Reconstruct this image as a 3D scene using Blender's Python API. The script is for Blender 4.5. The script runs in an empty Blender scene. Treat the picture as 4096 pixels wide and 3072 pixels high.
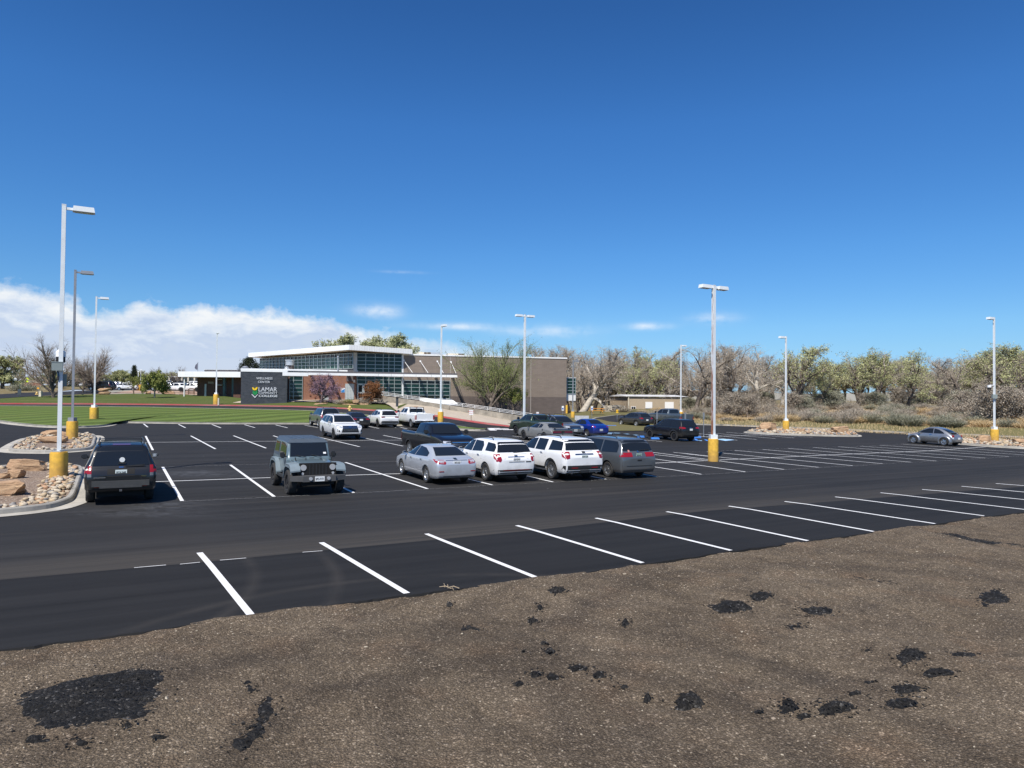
import bpy, bmesh, math, random
from mathutils import Vector, Matrix, noise
from mathutils.bvhtree import BVHTree
R = math.radians
rnd = random.Random(7)
scn = bpy.context.scene
COL = scn.collection
# ------------------------------------------------------------------ camera
K = 4096/2212.0
F = 2803.5
def rotm(p, r):
    p, r = R(p), R(r)
    a = Matrix(((1,0,0),(0,math.cos(p),-math.sin(p)),(0,math.sin(p),math.cos(p))))
    b = Matrix(((math.cos(r),0,math.sin(r)),(0,1,0),(-math.sin(r),0,math.cos(r))))
    return a @ b
RG = rotm(1.05, -.5)
NL = RG @ (rotm(.594, -1.306).transposed() @ Vector((0,0,1)))     # normal of the gently tilted lot
CAM = Vector((0,0,3.655))
cd = bpy.data.cameras.new('camera'); cam = bpy.data.objects.new('camera', cd); COL.objects.link(cam)
cd.sensor_width = 36; cd.lens = 36*F/4096; cd.clip_end = 20000; cd.clip_start = .1
right, fwd, up = RG.col[0], RG.col[1], RG.col[2]
cam.matrix_world = Matrix(((right.x,up.x,-fwd.x,0),(right.y,up.y,-fwd.y,0),(right.z,up.z,-fwd.z,CAM.z),(0,0,0,1)))
scn.camera = cam
def ray(px, py): return RG @ Vector(((px-2048)/F, 1, -(py-1536)/F))
def at(px, py, Y):
    d = ray(px, py); return CAM + d*(Y/d.y)
def G(px, py):
    d = ray(px, py); return CAM + d*(-3.655/NL.dot(d))
def D(x, y): return (x*K, y*K)                    # photo overview units to photo pixels
def GD(x, y): return G(x*K, y*K)
def atD(x, y, Y): return at(x*K, y*K, Y)
def lotz(x, y): return 3.655-(3.655+NL.x*x+NL.y*y)/NL.z
def zm(ox, oy, s): return lambda x, y: (ox+x/s, oy+y/s)
z3=zm(600,1250,3.16); z4=zm(900,1250,3.687); z5=zm(1300,1250,3.687); z6=zm(1800,1250,3.687)
zr=zm(2200,1250,3.16); zw=zm(2700,1100,2.457); zb=zm(3300,1200,2.765); za=zm(1950,1550,2.458)
zl=zm(0,1500,4.424); zk=zm(400,1450,3.687); zc=zm(0,1000,3.16); zi=zm(0,1700,4.148); zp=zm(1000,1550,3.686)
ROW = R(29.54)
U = Vector((math.cos(ROW), math.sin(ROW), 0)); V = Vector((-math.sin(ROW), math.cos(ROW), 0))
# ------------------------------------------------------------------ object helpers
def link(name, data, parent=None):
    o = bpy.data.objects.new(name, data); COL.objects.link(o)
    if parent is not None: o.parent = parent
    return o
def tag(o, label=None, cat=None, group=None, kind=None):
    if label: o['label'] = label
    if cat: o['category'] = cat
    if group: o['group'] = group
    if kind: o['kind'] = kind
    return o
def empty(name, loc=(0,0,0), rz=0, label=None, cat=None, group=None):
    o = link(name, None); o.location = loc; o.rotation_euler = (0,0,rz); o.empty_display_size = .2
    return tag(o, label, cat, group)
def copy_tree(o, parent=None):
    c = o.copy(); COL.objects.link(c)
    if parent is not None: c.parent = parent
    for ch in list(o.children): copy_tree(ch, c)
    return c
class MB:
    def __init__(s): s.v=[]; s.f=[]; s.m=[]
    def add(s, vs, fs, mi=0):
        b=len(s.v); s.v += [tuple(q) for q in vs]
        for f in fs: s.f.append(tuple(i+b for i in f)); s.m.append(mi)
    def hexa(s, p, mi=0):       # p: 8 points, bottom 4 ccw, top 4 ccw
        s.add(p, [(3,2,1,0),(4,5,6,7),(0,1,5,4),(1,2,6,5),(2,3,7,6),(3,0,4,7)], mi)
    def box(s, c, d, rz=0, mi=0, taper=1):
        x,y,z=c; a,b,h=d[0]/2,d[1]/2,d[2]/2; cs,sn=math.cos(rz),math.sin(rz); P=[]
        for k,t in ((-1,1),(1,taper)):
            for i,j in ((-1,-1),(1,-1),(1,1),(-1,1)):
                u_,w_=i*a*t,j*b*t; P.append((x+u_*cs-w_*sn, y+u_*sn+w_*cs, z+k*h))
        s.hexa(P, mi)
    def bar(s, p0, p1, w, h, mi=0, upv=Vector((0,0,1))):
        p0,p1=Vector(p0),Vector(p1); d=(p1-p0)
        if d.length<1e-6: return
        d.normalize(); sd=d.cross(upv)
        if sd.length<1e-4: sd=Vector((1,0,0))
        sd.normalize(); u_=sd.cross(d); a,b=sd*w/2,u_*h/2
        s.hexa([p0-a-b,p0+a-b,p0+a+b,p0-a+b,p1-a-b,p1+a-b,p1+a+b,p1-a+b], mi)
    def tube(s, pts, rad, n=8, mi=0, cap=True):
        b=len(s.v); pts=[Vector(p) for p in pts]; L=len(pts); ref=None
        for i,p in enumerate(pts):
            d=(pts[min(i+1,L-1)]-pts[max(i-1,0)]).normalized()
            if ref is None: ref=Vector((1,0,0)) if abs(d.x)<.8 else Vector((0,1,0))
            a=(ref-d*ref.dot(d)).normalized(); c=d.cross(a); ref=a
            r=rad[i] if isinstance(rad,(list,tuple)) else rad
            for k in range(n):
                t=2*math.pi*k/n; s.v.append(tuple(p+a*(r*math.cos(t))+c*(r*math.sin(t))))
        for i in range(L-1):
            for k in range(n):
                k2=(k+1)%n; s.f.append((b+i*n+k,b+i*n+k2,b+(i+1)*n+k2,b+(i+1)*n+k)); s.m.append(mi)
        if cap:
            s.f.append(tuple(b+k for k in reversed(range(n)))); s.m.append(mi)
            s.f.append(tuple(b+(L-1)*n+k for k in range(n))); s.m.append(mi)
    def cyl(s, c, r, h, n=24, mi=0, r2=None):
        s.tube([c,(c[0],c[1],c[2]+h)],[r,r if r2 is None else r2],n,mi)
    def prism(s, poly, z0, z1, mi=0):
        n=len(poly)
        zf0=z0 if callable(z0) else (lambda x,y:z0); zf1=z1 if callable(z1) else (lambda x,y:z1)
        s.add([(p[0],p[1],zf0(p[0],p[1])) for p in poly]+[(p[0],p[1],zf1(p[0],p[1])) for p in poly],
              [tuple(reversed(range(n))),tuple(range(n,2*n))]+[(i,(i+1)%n,n+(i+1)%n,n+i) for i in range(n)], mi)
    def build(s, name, mats, parent=None, smooth=False, loc=None):
        me=bpy.data.meshes.new(name); me.from_pydata(s.v,[],s.f)
        mats=mats if isinstance(mats,(list,tuple)) else [mats]
        for m in mats: me.materials.append(m)
        if len(mats)>1: me.polygons.foreach_set('material_index', s.m)
        if smooth: smooth_by_angle(me)
        me.update()
        o=link(name, me, parent)
        if loc is not None: o.location=loc
        return o
def fixn(o):
    b=bmesh.new(); b.from_mesh(o.data); bmesh.ops.recalc_face_normals(b, faces=b.faces); b.to_mesh(o.data); b.free(); return o
def smooth_by_angle(me, ang=40):
    me.polygons.foreach_set('use_smooth',[True]*len(me.polygons))
    me.update()
    bm=bmesh.new(); bm.from_mesh(me); th=R(ang)
    for e in bm.edges:
        if len(e.link_faces)==2 and e.calc_face_angle(0)>th: e.smooth=False
    bm.to_mesh(me); bm.free()
def mesh_of(bm, name): me=bpy.data.meshes.new(name); bm.to_mesh(me); bm.free(); return me
# ------------------------------------------------------------------ materials
MAT={}
class NT:
    def __init__(s, nt): s.nt=nt
    def n(s, t, **kw):
        o=s.nt.nodes.new(t)
        for k,v in kw.items():
            if k.startswith('i_'): 
                key=k[2:].replace('_',' '); o.inputs[key].default_value=v
            else: setattr(o,k,v)
        return o
    def l(s,a,b): s.nt.links.new(a,b)
    def math(s, op, a, b=None, clamp=False):
        o=s.n('ShaderNodeMath', operation=op, use_clamp=clamp)
        for i,x in enumerate((a,b)):
            if x is None: continue
            if isinstance(x,(int,float)): o.inputs[i].default_value=x
            else: s.l(x,o.inputs[i])
        return o.outputs[0]
    def ramp(s, fac, stops, interp='LINEAR'):
        o=s.n('ShaderNodeValToRGB'); cr=o.color_ramp; cr.interpolation=interp
        while len(cr.elements)<len(stops): cr.elements.new(.5)
        for e,(p,c) in zip(cr.elements,stops):
            e.position=p; e.color=(c,c,c,1) if isinstance(c,(int,float)) else (*c,1)
        s.l(fac,o.inputs[0]); return o.outputs[0]
    def mix(s, fac, a, b, blend='MIX'):
        o=s.n('ShaderNodeMix', data_type='RGBA', blend_type=blend)
        for i,x in ((0,fac),(6,a),(7,b)):
            if isinstance(x,(int,float)): o.inputs[i].default_value=x
            elif isinstance(x,(tuple,list)): o.inputs[i].default_value=(*x,1) if len(x)==3 else x
            else: s.l(x,o.inputs[i])
        return o.outputs[2]
    def noise(s, vec, scale, detail=4, rough=.55, dist=0):
        o=s.n('ShaderNodeTexNoise'); o.inputs['Scale'].default_value=scale; o.inputs['Detail'].default_value=detail
        o.inputs['Roughness'].default_value=rough; o.inputs['Distortion'].default_value=dist
        if vec is not None: s.l(vec,o.inputs['Vector'])
        return o.outputs[0]
    def mapping(s, vec, scale=(1,1,1), rot=(0,0,0), loc=(0,0,0)):
        o=s.n('ShaderNodeMapping'); o.inputs['Scale'].default_value=scale; o.inputs['Rotation'].default_value=rot; o.inputs['Location'].default_value=loc
        s.l(vec,o.inputs[0]); return o.outputs[0]
    def bump(s, h, strength=.5, dist=.02):
        o=s.n('ShaderNodeBump'); o.inputs['Strength'].default_value=strength; o.inputs['Distance'].default_value=dist
        s.l(h,o.inputs['Height']); return o.outputs[0]
def newmat(name):
    m=bpy.data.materials.new(name); m.use_nodes=True; nt=m.node_tree; b=nt.nodes['Principled BSDF']; N_=NT(nt)
    return m,N_,b
def mat(name, col, rough=.6, metal=0, coat=0, spec=.5, var=.0, vscale=6, bump=0, bscale=60, dirt=None):
    if name in MAT: return MAT[name]
    m,N_,b=newmat(name)
    b.inputs['Roughness'].default_value=rough; b.inputs['Metallic'].default_value=metal
    b.inputs['Coat Weight'].default_value=coat; b.inputs['Coat Roughness'].default_value=.04; b.inputs['Specular IOR Level'].default_value=spec
    b.inputs['Base Color'].default_value=(*col,1)
    tc=N_.n('ShaderNodeTexCoord').outputs['Object']
    if var:
        nz=N_.noise(tc,vscale,5); c=N_.mix(N_.ramp(nz,[(.3,0),(.7,1)]),tuple(x*(1-var) for x in col),tuple(min(1,x*(1+var)) for x in col))
        if dirt:
            z=N_.n('ShaderNodeSeparateXYZ'); N_.l(tc,z.inputs[0])
            h=N_.math('ADD',z.outputs[2],N_.math('MULTIPLY',N_.math('SUBTRACT',nz,.5),.5))
            c=N_.mix(N_.ramp(h,[(.25,.55),(.75,0)]),c,dirt)
        N_.l(c,b.inputs['Base Color'])
    if bump: N_.l(N_.bump(N_.noise(tc,bscale,4),bump,.01),b.inputs['Normal'])
    MAT[name]=m; return m
DUST=(.14,.12,.1)
def paint(name, col, metal=.3, rough=.28, coat=.9):
    return mat('paint '+name, col, rough, metal, coat, .5, .03, 3, dirt=DUST)
def worn_paint(name,c):
    m,N_,b=newmat(name); tc=N_.n('ShaderNodeTexCoord').outputs['Object']; f=N_.noise(tc,38,5,.7); g=N_.noise(tc,1.1,4,.6)
    k=N_.ramp(N_.math('ADD',f,N_.math('MULTIPLY',N_.math('SUBTRACT',g,.5),.5)),[(.60,0),(.72,.75)])
    N_.l(N_.mix(k,N_.mix(g,tuple(x*.82 for x in c),c),(.06,.06,.062)),b.inputs['Base Color']); b.inputs['Roughness'].default_value=.7; return m
white_line=worn_paint('white road paint',(.80,.80,.79))
blue_line=mat('blue road paint',(.06,.24,.70),.6,var=.15,vscale=9)
lightblue=mat('pale blue road paint',(.36,.6,.85),.6,var=.15,vscale=9)
glass_car=mat('car glass',(.012,.014,.015),.03,0,.2,.6)
rubber=mat('tyre rubber',(.028,.027,.026),.85,var=.25,vscale=12,bump=.3)
plastic=mat('black plastic',(.02,.021,.022),.5,var=.1)
chrome=mat('chrome',(.75,.76,.78),.15,1)
alloy=mat('alloy rim',(.55,.56,.57),.3,.9)
alloy_dark=mat('dark alloy rim',(.03,.03,.033),.35,.5)
dark=mat('dark gap',(.006,.006,.006),.8)
red_lamp=mat('red lamp lens',(.27,.010,.014),.15,0,.6)
red_dark=mat('dark red lamp lens',(.12,.008,.01),.15,0,.6)
clear_lamp=mat('clear lamp lens',(.62,.64,.66),.1,.4,.6)
amber=mat('amber lens',(.6,.16,.02),.2,0,.5)
plate_w=mat('plate white',(.75,.77,.76),.4)
plate_g=mat('plate green',(.30,.42,.36),.4,var=.3,vscale=20)
ink=mat('black ink',(.01,.012,.012),.6)
# ------------------------------------------------------------------ light and sky
SUN_EL, SUN_AZ = R(54), R(20.5)        # shadows fall away from the camera and to the right
sd_=Vector((math.sin(SUN_AZ)*math.cos(SUN_EL), math.cos(SUN_AZ)*math.cos(SUN_EL), -math.sin(SUN_EL)))
sl=bpy.data.lights.new('sun','SUN'); sl.energy=5.0; sl.angle=R(.53); sl.color=(1,.945,.865)
so=link('sun',sl); so.rotation_euler=sd_.to_track_quat('-Z','Y').to_euler()
w=bpy.data.worlds.new('World'); scn.world=w; w.use_nodes=True
N_=NT(w.node_tree); bg=w.node_tree.nodes['Background']
sky=N_.n('ShaderNodeTexSky', sky_type='NISHITA'); sky.sun_disc=False
sky.sun_elevation=SUN_EL; sky.sun_rotation=SUN_AZ+math.pi; sky.altitude=1100; sky.air_density=1.0; sky.dust_density=0.0; sky.ozone_density=3.5
hs=N_.n('ShaderNodeHueSaturation'); hs.inputs['Saturation'].default_value=1.22; hs.inputs['Value'].default_value=1.0
N_.l(sky.outputs[0],hs.inputs['Color'])
gen=N_.n('ShaderNodeTexCoord').outputs['Generated']
sep=N_.n('ShaderNodeSeparateXYZ'); N_.l(gen,sep.inputs[0])
X_,Y_,Z_=sep.outputs
az=N_.math('ARCTAN2',X_,Y_); el=N_.math('ARCSINE',Z_)        # azimuth to the right of the lot's axis, elevation
tint=N_.ramp(N_.math('MULTIPLY',el,1/.6,True),[(0,(.36,.66,1.25)),(.04,(.44,.70,1.15)),(.11,(.66,.86,1.06)),(.16,(.75,.96,1.12)),(.33,(.80,1.07,1.26)),(.61,(.82,1.11,1.36)),(.85,(.71,.95,1.2))])
skyc=N_.mix(1.0,hs.outputs[0],tint,'MULTIPLY')
cmb=N_.n('ShaderNodeCombineXYZ'); N_.l(az,cmb.inputs[0]); N_.l(el,cmb.inputs[1]); A_=cmb.outputs[0]
n1=N_.noise(N_.mapping(A_,(1,1.25,1)),26,10,.62,.15)
n2=N_.noise(N_.mapping(A_,(1,2.6,1),loc=(3,1,0)),13,9,.6,.25)
n3=N_.noise(N_.mapping(A_,(1,7,1),loc=(7,2,0)),8,6,.55,.2)
# height of the cloud bank's top by azimuth (radians)
top=N_.n('ShaderNodeFloatCurve'); cv=top.mapping.curves[0]
pts=[]
for x_,y_ in ((-300,600),(-20,603),(60,612),(120,628),(165,643),(205,668),(250,668),(300,651),(350,653),(420,658),(480,664),(540,661),(600,666),(660,675),(720,686),(790,702),(870,720),(960,732),(1060,748),(1200,790),(1420,850)):
    c=ray(x_*K,y_*K); pts.append((math.atan2(c.x,c.y),max(0,math.atan2(c.z,math.hypot(c.x,c.y)))))
a0_=pts[0][0]; a1_=pts[-1][0]-pts[0][0]
tm=N_.math('MULTIPLY',N_.math('SUBTRACT',az,a0_),1/a1_,True)
N_.l(tm,top.inputs[1])
for i,(a,e) in enumerate(pts):
    q=((a-a0_)/a1_, e/.2)
    if i==0: cv.points[0].location=q
    elif i==len(pts)-1: cv.points[len(cv.points)-1].location=q
    else: cv.points.new(*q)
top.mapping.update()
tt=N_.math('MULTIPLY',top.outputs[0],.2)
dep=N_.math('SUBTRACT',tt,el)                                     # depth below the top
dn=N_.math('ADD',dep,N_.math('MULTIPLY',N_.math('SUBTRACT',n1,.5),.050))
side=N_.math('SUBTRACT',1.0,N_.math('MULTIPLY',N_.math('ADD',az,.22),3.0,True),True)
behind=N_.math('GREATER_THAN',Y_,0)
cover=N_.math('MULTIPLY',N_.math('MULTIPLY',dn,62,True),N_.math('MULTIPLY',side,behind))
veil=N_.math('MULTIPLY',N_.math('MULTIPLY',N_.math('SUBTRACT',.085,el),9,True),N_.math('MULTIPLY',N_.math('SUBTRACT',.34,az),1.4,True))
veil=N_.math('MULTIPLY',N_.math('MULTIPLY',veil,behind),N_.math('ADD',.55,n3))
shade=N_.math('ADD',N_.math('MULTIPLY',N_.math('SUBTRACT',n2,.47),2.6),N_.math('MULTIPLY',dn,13))
ccol=N_.ramp(shade,[(0,(9.3,9.4,9.4)),(.22,(8.5,8.8,9.2)),(.48,(7.0,7.7,8.8)),(.75,(5.6,6.5,8.2)),(1,(6.0,6.8,8.2))])
col=N_.mix(N_.math('MULTIPLY',veil,.8,True),skyc,(5.0,6.2,8.4))
col=N_.mix(N_.math('MULTIPLY',cover,.92),col,ccol)
def wisp(col,x,y,wx,wy,a):
    c=ray(x*K,y*K); ca=math.atan2(c.x,c.y); ce=math.atan2(c.z,math.hypot(c.x,c.y))
    dx=N_.math('DIVIDE',N_.math('SUBTRACT',az,ca),wx/1518); dy=N_.math('DIVIDE',N_.math('SUBTRACT',el,ce),wy/1518)
    r2=N_.math('ADD',N_.math('MULTIPLY',dx,dx),N_.math('MULTIPLY',dy,dy))
    g=N_.math('EXPONENT',N_.math('MULTIPLY',r2,-1))
    g=N_.math('MULTIPLY',g,N_.math('MULTIPLY',N_.math('SUBTRACT',N_.math('ADD',n1,N_.math('MULTIPLY',n3,.6)),.55),1.5*a,True))
    return N_.mix(g,col,(9.0,9.5,10))
for a in ((1540,688,42,11,.9),(1400,705,40,7,1.2),(985,705,85,7,1.1),(1205,716,75,14,.75),(815,672,42,13,1.5),(870,588,40,3,.5),(1130,716,60,9,.6)):
    col=wisp(col,*a)
N_.l(col,bg.inputs[0]); bg.inputs[1].default_value=.084
vs=scn.view_settings; vs.view_transform='Standard'; vs.look='None'; vs.exposure=.3; vs.gamma=1
# ------------------------------------------------------------------ ground materials
def asphalt(name, base, dusty):
    m,N_,b=newmat(name); tc=N_.n('ShaderNodeTexCoord').outputs['Object']
    rot=N_.mapping(tc,(1,1,1),(0,0,-ROW))                       # x along the rows, y across
    fine=N_.noise(tc,90,3,.7); streak=N_.noise(N_.mapping(rot,(.035,1.4,1)),1.6,6,.6); pat=N_.noise(tc,.22,5,.6,.5)
    c=N_.mix(N_.ramp(streak,[(.3,0),(.72,1)]),tuple(x*.66 for x in base),tuple(x*1.42 for x in base))
    c=N_.mix(N_.math('MULTIPLY',N_.ramp(fine,[(.5,0),(.75,1)]),.5),c,tuple(x*1.9 for x in base))
    c=N_.mix(N_.math('MULTIPLY',N_.ramp(pat,[(.45,0),(.75,1)]),.35),c,(base[0]*1.7,base[1]*1.55,base[2]*1.4))
    sc=N_.n('ShaderNodeSeparateXYZ'); N_.l(rot,sc.inputs[0])
    else_tracks=dusty is None
    if else_tracks:                                             # faint curved tyre tracks on the fresh strip
        q=N_.n('ShaderNodeSeparateXYZ'); N_.l(tc,q.inputs[0])
        for cx_,cy_,r_ in ((GD(1100,1560).x,GD(1100,1560).y,4.6),(GD(1100,1560).x,GD(1100,1560).y,6.2),(GD(-300,1300).x,GD(-300,1300).y,6.0),(GD(-300,1300).x,GD(-300,1300).y,7.5)):
            a_=N_.math('SUBTRACT',q.outputs[0],cx_); b_=N_.math('SUBTRACT',q.outputs[1],cy_); d_=N_.math('SQRT',N_.math('ADD',N_.math('MULTIPLY',a_,a_),N_.math('MULTIPLY',b_,b_)))
            e_=N_.math('SUBTRACT',1,N_.math('MULTIPLY',N_.math('ABSOLUTE',N_.math('SUBTRACT',d_,r_)),5.5,True),True); c=N_.mix(N_.math('MULTIPLY',N_.math('MULTIPLY',e_,N_.ramp(pat,[(.4,0),(.62,1)])),.45),c,(.050,.045,.040))
    if dusty is not None:                                       # dirt tracked along the old seam
        yy=N_.math('SUBTRACT',sc.outputs[1],dusty)
        wob=N_.math('MULTIPLY',N_.math('SUBTRACT',N_.noise(N_.mapping(rot,(.12,.6,1)),1.5,5),.5),1.4)
        yy=N_.math('ADD',yy,wob)
        band=N_.ramp(N_.math('MULTIPLY',N_.math('ADD',yy,.6),1/4.0,True),[(0,0),(.1,.85),(.35,.75),(.6,.15),(1,0)])
        st=N_.ramp(N_.noise(N_.mapping(rot,(.05,3,1)),2.2,6,.7),[(.3,.25),(.65,1)])
        c=N_.mix(N_.math('MULTIPLY',N_.math('MULTIPLY',band,st),.8),c,(.068,.060,.050))
        # faint pale scuffs and tracks in the aisle
        tr=N_.ramp(N_.noise(N_.mapping(rot,(.02,1.0,1),(0,0,.06)),2.5,5,.65),[(.56,0),(.68,1)])
        c=N_.mix(N_.math('MULTIPLY',tr,.32),c,(.062,.055,.047))
        # pale washed smears by the near stalls
        for (gx,gy),(sx_,sy_),k_ in ((GD(345,1092).xy,(1.1,.8),.5),(GD(425,1022).xy,(1.6,1.0),.55),(GD(300,1110).xy,(2.2,.5),.25),(GD(1000,1064).xy,(3.0,.4),.2)):
            q=N_.n('ShaderNodeSeparateXYZ'); N_.l(tc,q.inputs[0]); a_=N_.math('DIVIDE',N_.math('SUBTRACT',q.outputs[0],gx),sx_); b_=N_.math('DIVIDE',N_.math('SUBTRACT',q.outputs[1],gy),sy_)
            g_=N_.math('EXPONENT',N_.math('MULTIPLY',N_.math('ADD',N_.math('MULTIPLY',a_,a_),N_.math('MULTIPLY',b_,b_)),-1)); c=N_.mix(N_.math('MULTIPLY',N_.math('MULTIPLY',g_,N_.ramp(N_.noise(N_.mapping(tc,(1,2.2,1),(0,0,.5)),1.8,6,.7,1.2),[(.42,0),(.72,1)])),k_),c,(.17,.18,.20))
    v=N_.n('ShaderNodeTexVoronoi'); v.inputs['Scale'].default_value=.9; N_.l(tc,v.inputs['Vector'])
    sp=N_.math('LESS_THAN',v.outputs['Distance'],.022); wn=N_.n('ShaderNodeTexWhiteNoise'); N_.l(v.outputs['Position'],wn.inputs['Vector'])
    c=N_.mix(N_.math('MULTIPLY',sp,N_.math('GREATER_THAN',wn.outputs['Value'],.72)),c,(.3,.3,.29))
    N_.l(c,b.inputs['Base Color']); b.inputs['Roughness'].default_value=.85; b.inputs['Specular IOR Level'].default_value=.2
    N_.l(N_.bump(fine,.35,.008),b.inputs['Normal']); return m
P1=G(544,2271); P2=G(3336,2006)
seam_off=((P1.x*V.x+P1.y*V.y)+(P2.x*V.x+P2.y*V.y))/2
M_lot=asphalt('lot asphalt',(.0212,.0209,.0210),seam_off)
M_apron=asphalt('fresh asphalt',(.0150,.0149,.0151),None)
M_road=asphalt('road asphalt',(.026,.026,.028),None)
def concrete(name, base, stain=.3):
    m,N_,b=newmat(name); tc=N_.n('ShaderNodeTexCoord').outputs['Object']
    a=N_.noise(tc,1.3,6,.6); f=N_.noise(tc,40,4,.6)
    c=N_.mix(N_.ramp(a,[(.35,0),(.7,1)]),tuple(x*(1-stain) for x in base),tuple(x*1.1 for x in base))
    c=N_.mix(N_.math('MULTIPLY',N_.ramp(f,[(.5,0),(.8,1)]),.3),c,tuple(x*.6 for x in base))
    N_.l(c,b.inputs['Base Color']); b.inputs['Roughness'].default_value=.85; N_.l(N_.bump(f,.2,.01),b.inputs['Normal']); return m
M_curb=concrete('kerb concrete',(.36,.34,.30)); M_walk=concrete('pavement concrete',(.47,.40,.31),.12); M_pan=concrete('gutter concrete',(.46,.43,.37))
def redcurb():
    m,N_,b=newmat('red kerb paint'); tc=N_.n('ShaderNodeTexCoord').outputs['Object']
    a=N_.noise(N_.mapping(tc,(.5,.5,.5)),.25,5,.6)
    c=N_.mix(N_.ramp(a,[(.35,0),(.65,1)]),(.45,.045,.05),(.42,.17,.15)); N_.l(c,b.inputs['Base Color']); b.inputs['Roughness'].default_value=.7; return m
M_red=redcurb()
def grass(name, g0, g1, dry, stripes=0):
    m,N_,b=newmat(name); tc=N_.n('ShaderNodeTexCoord').outputs['Object']
    a=N_.noise(tc,.35,6,.6,.4); f=N_.noise(tc,7,6,.75)
    c=N_.mix(N_.ramp(f,[(.3,0),(.7,1)]),g0,g1)
    if stripes:
        wv=N_.n('ShaderNodeTexWave'); wv.inputs['Scale'].default_value=.095; wv.inputs['Distortion'].default_value=2.2; wv.inputs['Detail'].default_value=2; wv.inputs['Detail Scale'].default_value=.6
        N_.l(N_.mapping(tc,(1,1,1),(0,0,R(25))),wv.inputs['Vector'])
        c=N_.mix(N_.math('MULTIPLY',N_.ramp(wv.outputs['Fac'],[(.4,0),(.6,1)]),.42),c,tuple(x*1.75 for x in g1))
    c=N_.mix(N_.math('MULTIPLY',N_.ramp(a,[(.52,0),(.72,1)]),dry),c,(.17,.14,.06))
    N_.l(c,b.inputs['Base Color']); b.inputs['Roughness'].default_value=.95; b.inputs['Specular IOR Level'].default_value=.1
    N_.l(N_.bump(f,1,.06),b.inputs['Normal']); return m
M_lawn=grass('lawn grass',(.055,.082,.019),(.100,.138,.036),.2,1)
M_lawn2=grass('upper lawn grass',(.058,.078,.020),(.108,.135,.040),.6)
M_lawn3=grass('patchy grass',(.095,.095,.040),(.19,.165,.08),.8)
M_dry=grass('dry prairie grass',(.13,.105,.05),(.25,.20,.11),.4)
M_bank=grass('embankment soil',(.24,.165,.085),(.38,.27,.15),.25)
M_pink=concrete('pink gravel',(.40,.27,.19),.15)
def dirt():
    m,N_,b=newmat('foreground dirt'); tc=N_.n('ShaderNodeTexCoord').outputs['Object']
    a=N_.noise(tc,.55,7,.62,.6); p=N_.noise(N_.mapping(tc,(1,1,1),(0,0,-ROW)),2.3,6,.65,.4); f=N_.noise(tc,16,6,.75)
    c=N_.mix(N_.ramp(a,[(.3,0),(.68,1)]),(.074,.058,.042),(.124,.099,.072))
    c=N_.mix(N_.math('MULTIPLY',N_.ramp(p,[(.3,1),(.48,0)]),.55),c,(.036,.029,.023))
    r=N_.noise(N_.mapping(tc,loc=(9,4,0)),.9,4); c=N_.mix(N_.math('MULTIPLY',N_.ramp(r,[(.55,0),(.75,1)]),.35),c,(.145,.094,.058))
    g=N_.noise(N_.mapping(tc,loc=(3,14,0)),.8,5); c=N_.mix(N_.math('MULTIPLY',N_.ramp(g,[(.52,0),(.72,1)]),.45),c,(.046,.039,.033))
    q=N_.n('ShaderNodeSeparateXYZ'); N_.l(tc,q.inputs[0])
    for (px_,py_),r_,w_,k_ in (((1150,1700),3.0,2.4,.42),((1150,1700),4.7,2.4,.42),((2300,1500),6.5,2.0,.36),((2300,1500),8.3,2.0,.36),((500,1900),4.4,2.4,.3)):   # broad curved wheel ruts
        o3=GD(px_,py_); a_=N_.math('SUBTRACT',q.outputs[0],o3.x); b_=N_.math('SUBTRACT',q.outputs[1],o3.y); d_=N_.math('SQRT',N_.math('ADD',N_.math('MULTIPLY',a_,a_),N_.math('MULTIPLY',b_,b_)))
        e_=N_.math('SUBTRACT',1,N_.math('MULTIPLY',N_.math('ABSOLUTE',N_.math('SUBTRACT',N_.math('ADD',d_,N_.math('MULTIPLY',N_.math('SUBTRACT',a,.5),.9)),r_)),w_,True),True); c=N_.mix(N_.math('MULTIPLY',e_,k_),c,(.038,.031,.025))
    hb=None
    for sc,th,k_ in ((37,.47,.88),(70,.5,.35)):       # gravel: every stone its own tone, dark gaps between
        v=N_.n('ShaderNodeTexVoronoi'); v.inputs['Scale'].default_value=sc; N_.l(N_.mapping(tc,(1,1,.3)),v.inputs['Vector'])
        wn=N_.n('ShaderNodeTexWhiteNoise'); N_.l(v.outputs['Position'],wn.inputs['Vector'])
        tone=N_.ramp(wn.outputs['Value'],[(0,(1.45,1.42,1.36)),(.45,(1.90,1.87,1.80)),(.80,(2.40,2.36,2.28)),(.93,(3.0,2.98,2.92)),(.985,(4.5,4.55,4.6))])
        gap=N_.ramp(v.outputs['Distance'],[(.25,1),(th,.55)]); c=N_.mix(k_,c,N_.mix(1.0,tone,gap,'MULTIPLY'),'MULTIPLY')
        hb=N_.math('SUBTRACT',1,v.outputs['Distance']) if hb is None else N_.math('ADD',hb,N_.math('MULTIPLY',N_.math('SUBTRACT',1,v.outputs['Distance']),.4))
    N_.l(c,b.inputs['Base Color']); b.inputs['Roughness'].default_value=.95; b.inputs['Specular IOR Level'].default_value=.12
    h=N_.math('ADD',N_.math('MULTIPLY',f,.6),N_.math('ADD',p,N_.math('MULTIPLY',hb,.35))); N_.l(N_.bump(h,1,.06),b.inputs['Normal']); return m
M_dirt=dirt()
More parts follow.
